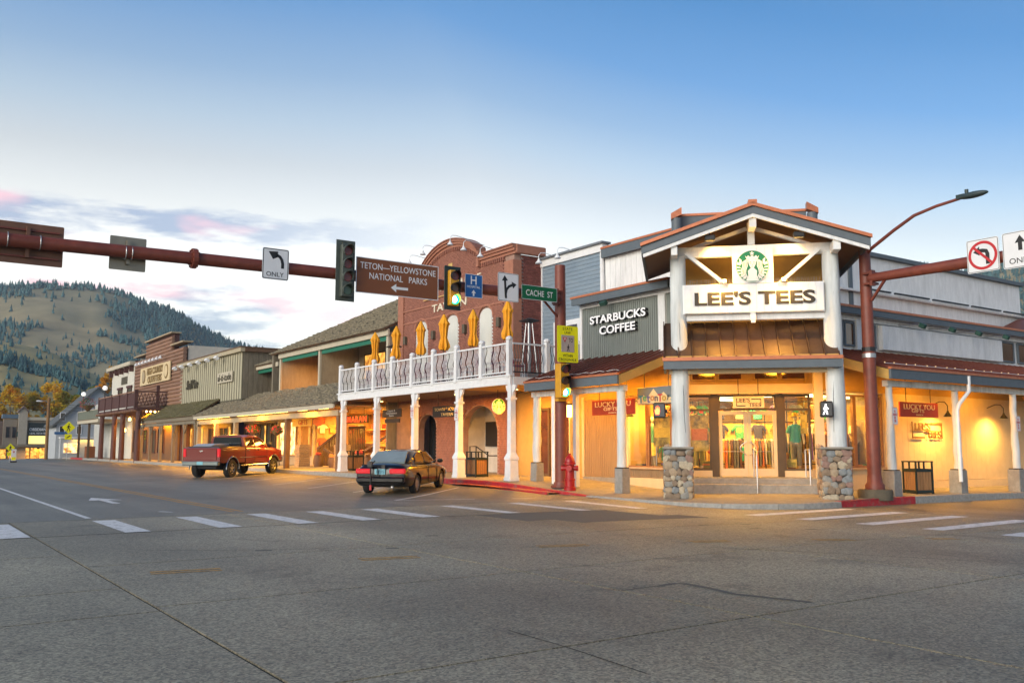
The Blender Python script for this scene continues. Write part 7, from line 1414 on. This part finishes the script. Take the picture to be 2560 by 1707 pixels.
for px, py, z, h in solo: tag(inst('pine_tree', rr.choice(pm_), None, Matrix.Translation((px, py, z)) @ Matrix.Rotation(rr.uniform(0, 6), 4, 'Z') @ Matrix.Diagonal((h, h, h, 1))), 'lone dark pine scattered on the open grassy hillside', 'tree', 'lone pines on the hillside')
stuff(tag(dense.build('pine_forest', pinem, None, fix=False), 'dark pine forest covering the flanks of the hill', 'forest'))
# autumn trees behind the far shops
def leafmat(name, a, b):
    m = mat(name, a, .8, var=.3, sc=.9, c2=b, th=.5, sharp=5, orand=.15); t = m.node_tree; p = t.nodes['Principled BSDF']      # thin leaves let light through
    tl = t.nodes.new('ShaderNodeBsdfTranslucent'); t.links.new(p.inputs['Base Color'].links[0].from_socket, tl.inputs[0]); mx = t.nodes.new('ShaderNodeMixShader'); mx.inputs[0].default_value = .45
    t.links.new(p.outputs[0], mx.inputs[1]); t.links.new(tl.outputs[0], mx.inputs[2]); t.links.new(mx.outputs[0], t.nodes['Material Output'].inputs[0]); return m
lm = [leafmat('golden_leaves', (.80, .40, .02), (.50, .42, .03)), leafmat('green_gold_leaves', (.36, .38, .03), (.70, .44, .03)), leafmat('orange_leaves', (.85, .34, .02), (.66, .40, .03))]
def crownmesh(seed, m, w_, h, n=3400):
    rr = random.Random(seed); q = MB(); cl_ = []
    for _ in range(26):
        a = rr.uniform(0, 6.283); t = rr.random(); rad = w_ * math.sin(math.pi * (.12 + .80 * t)) * rr.uniform(.35, .95); cl_.append((rad * math.cos(a), rad * math.sin(a), h * (.22 + .78 * t), rr.uniform(.45, .95) * w_ * .42))
    for _ in range(n):
        c = rr.choice(cl_); d = Vector((rr.gauss(0, 1), rr.gauss(0, 1), rr.gauss(0, .9))).normalized() * c[3] * rr.uniform(.55, 1.05); p = Vector(c[:3]) + d
        u = Vector((rr.uniform(-1, 1), rr.uniform(-1, 1), rr.uniform(-1, 1))).normalized(); v_ = u.orthogonal().normalized(); s = rr.uniform(.18, .38); q.quad(p - u * s, p - v_ * s * .7, p + u * s, p + v_ * s * .7)
    return q.mesh('crown', m, fix=False), cl_
bark = mat('bark', (.12, .09, .06), .9, var=.3)
TREES = [(13.5, 204, 9.5, 2, 0, 'golden tree at the dark end behind the brown gabled shops'), (18.5, 206, 10.0, 0, 1, 'green and gold tree left of the narrow gable tower'), (21.5, 203, 12.5, 0, 2, 'tall golden tree rising behind the narrow gable tower'), (25.0, 207, 11.0, 1, 3, 'green-gold tree behind the poster sign shop'), (28.4, 204, 13.5, 0, 4, 'tall golden tree behind the utility pole'), (31.0, 208, 12.0, 1, 5, 'rounded green-gold tree next to the tall golden one'), (34.0, 205, 11.5, 1, 6, 'green-gold tree above the pale gabled house'), (37.5, 210, 13.0, 1, 7, 'green-gold tree behind the chimneys'), (40.0, 205, 17.5, 2, 8, 'tallest golden orange tree right behind the white bracketed front'), (43.0, 207, 14.5, 0, 9, 'golden tree half hidden by the white bracketed front'), (9.0, 205, 10.5, 0, 10, 'golden tree over the left end of the brown shops')]
for x, y, h, k, sd_, lab in TREES:
    t = thing('autumn_tree', lab, 'tree', (x, y, -1.6), 'autumn trees behind the far shops'); me, cl_ = crownmesh(sd_, lm[k], 3.3 + .15 * (sd_ % 4), h + 2); inst('crown', me, t, Matrix.Translation((x, y, -1.6)))
    q = MB(); q.tube([(x, y, -1.7), (x + .1, y, -1.6 + h * .3), (x, y, -1.6 + h * .7)], [.28, .2, .07], 8)
    for c in cl_[:9]: q.tube([(x, y, -1.6 + max(1.5, c[2] * .55)), (x + c[0] * .8, y + c[1] * .8, -1.6 + c[2])], [.09, .03], 5)
    q.build('trunk', bark, t)
# ================================================================== lamps that light the arcades and shops
fixm = glow('soffit_lamp_glow', (1, .66, .2), 10)
def soffit(x, y, z, e, label, group, colr=WARM, size=.5):
    t = thing('soffit_lamp', label, 'lamp', (x, y, z - .05), group); MB().lathe([(.12, -.03), (.13, .0), (.13, .03)], (x, y, z), 12).build('housing', whitep, t); MB().lathe([(.10, -.036), (.10, -.032)], (x, y, z), 12).build('lens', fixm, t)
    lamp('AREA', (x, y, z - .06), e, colr, t, size); return t
for y, e in ((22.1, 60), (23.8, 40), (25.4, 60)): soffit(20.2, y, 3.98, e, 'small round soffit lamp under the left canopy', 'soffit lamps of the corner store')
for u in (1.2, 3.4): p = FD @ Vector((u, 28.0, 4.0)); soffit(p.x, p.y, 4.0, 55, 'small round soffit lamp in the porch ceiling', 'soffit lamps of the corner store')
for x, e in ((25.6, 50), (29.4, 60), (33.2, 60)): soffit(x, 16.6, 4.0, e, 'small round soffit lamp under the right canopy', 'soffit lamps of the corner store')
for y, e, s in ((28.3, 150, 'ochre wall'), (32.6, 75, 'arched recess'), (36.0, 16, 'brick pier'), (39.6, 50, 'liquor sign')): soffit(19.9, y, 3.68, e, 'small round lamp under the balcony before the ' + s, 'lamps under the balcony')
for x in (30.9, 34.75):
    t = goose(x, 17.45, 2.55, 'black gooseneck wall lamp washing the cream wall', 'black wall lamps', black, .62, .5, (0, 1))
    lamp('SPOT', (x, 17.45, 2.56), 230, WARM2, t, .08, to=(0, .5, -1), spot=R(165), blend=.9)
t = goose(20.7, 22.75, 2.5, 'black gooseneck lamp in front of the left shop window', 'black wall lamps', black, .62, .5); lamp('SPOT', (20.7, 22.75, 2.56), 60, WARM2, t, .06, to=(.1, 0, -1), spot=R(140), blend=.8)
# floodlights in the gable
for u, s in ((1.12, 1), (3.58, -1)):
    p = FD @ Vector((u, 26.2, 7.42)); t = thing('flood_lamp', 'black floodlight under the porch gable shining on the beam', 'lamp', p, 'gable floodlights'); q = MB(FD); q.box(u - .15, u + .15, 26.02, 26.24, 7.36, 7.52); q.build('head', black, t, bev=.02); MB(FD).cyl((u, 26.15, 7.5), (u, 26.15, 7.68), .02, n=6).build('bracket', black, t)
    tgt = FD @ Vector((u + s * .3, 26.75, 6.7)); lamp('SPOT', FD @ Vector((u, 26.2, 7.33)), 90, WARM2, t, .05, to=tgt - (FD @ Vector((u, 26.2, 7.33))), spot=R(110), blend=.8)
for u in (1.5, 3.14):
    p = FD @ Vector((u, 26.2, 6.2)); t = thing('spot_lamp', 'small spotlight on top of the white plank sign', 'lamp', p, 'sign spotlights'); q = MB(FD); q.box(u - .06, u + .06, 26.2, 26.42, 6.15, 6.24); q.build('head', darkbr, t); MB(FD).box(u - .045, u + .045, 26.19, 26.199, 6.16, 6.23).build('lens', glow('spot_glow%d' % int(u), (1, .75, .35), 20), t)
    lamp('SPOT', FD @ Vector((u, 26.08, 6.24)), 120, WARM2, t, .05, to=(FD.to_3x3() @ Vector((0, .55, -.75))), spot=R(140), blend=.9); lamp('SPOT', FD @ Vector((u, 26.12, 6.3)), 50, WARM2, t, .05, to=(FD.to_3x3() @ Vector((.2 if u < 2 else -.2, .6, .9))), spot=R(130), blend=.9)
# a lamp over the pent roof
p = FD @ Vector((2.3, 26.9, 5.0)); t = thing('spot_lamp', 'downlight below the sign beam over the copper pent roof', 'lamp', p); MB(FD).box(2.24, 2.36, 26.5, 26.62, 5.02, 5.08).build('head', white, t); lamp('AREA', FD @ Vector((2.3, 26.3, 4.98)), 7, WARM, t, 2.4, .2, to=(FD.to_3x3() @ Vector((0, .5, -1))))
# shop interiors
cl = glow('shop_tube', (1, .78, .3), 7)
for bx_, e, M_ in (((22.0, 22.15, 21.8, 23.6, 3.12, 3.2), 160, None), ((1.4, 3.2, 30.9, 31.05, 3.12, 3.2), 190, FD), ((25.0, 27.5, 18.8, 18.95, 3.12, 3.2), 160, None), ((24.5, 26.6, 22.2, 22.35, 3.12, 3.2), 160, None)):
    q = MB(M_).box(*bx_); c = sum(q.v, Vector()) / 8; t = thing('ceiling_light', 'long glowing ceiling light inside the tee shop', 'lamp', (c.x, c.y, 3.1), 'ceiling lights in the tee shop'); q.build('tube', cl, t); lamp('AREA', (c.x, c.y, 3.08), e, WARM2, t, 1.4, .5)
for x, y, e in ((18.55, 61, 520), (18.55, 52, 560), (18.55, 44.5, 520)): lamp('AREA', (x + .6, y, 3.45), e, WARM, SH, 1.0, 6.0, to=(.15, 0, -1))
for y in (50.0, 46.5, 43): lamp('AREA', (23.6, y, 3.4), 380, WARM2, SH, 1.5, 2.5)
lamp('AREA', (22.3, 53.0, 6.9), 120, WARM, SH, .6, 3)
for y in (68, 73, 79): lamp('AREA', (19.7, y, 3.4), 170, WARM, SB, .6, 3)
for y in (82.5, 88): lamp('AREA', (18.9, y, 4.3), 190, WARM, LF, .6, 3)
for x, e in ((24, 400), (16, 400)): lamp('AREA', (x, 184, 1.0), e, WARM, FB2 if x > 20 else FB3, 1, 6)
lamp('AREA', (20, 114.9, 2.3), 30, WARM2, PH, 3, .5)
# wall lantern by the blue building's door
t = thing('lantern', 'glowing square wall lantern by the door behind the signal pole', 'lamp', (21.4, 27.0, 2.6)); MB().box(21.38, 21.54, 26.92, 27.1, 2.6, 3.05).build('body', glow('lantern_pane', (1, .62, .18), 5), t); MB().box(21.36, 21.56, 26.9, 27.12, 3.05, 3.1).build('cap', black, t)
# ================================================================== evening air
hz_ = bpy.data.materials.new('evening_haze'); hz_.use_nodes = True; t = hz_.node_tree; t.nodes.clear(); pvn = t.nodes.new('ShaderNodeVolumePrincipled'); pvn.inputs['Color'].default_value = (.72, .82, .92, 1); pvn.inputs['Density'].default_value = .0002
t.links.new(pvn.outputs[0], t.nodes.new('ShaderNodeOutputMaterial').inputs['Volume'])
stuff(MB().box(-1760, 1760, -1760, 1760, -2.7, 210).build('haze', hz_))
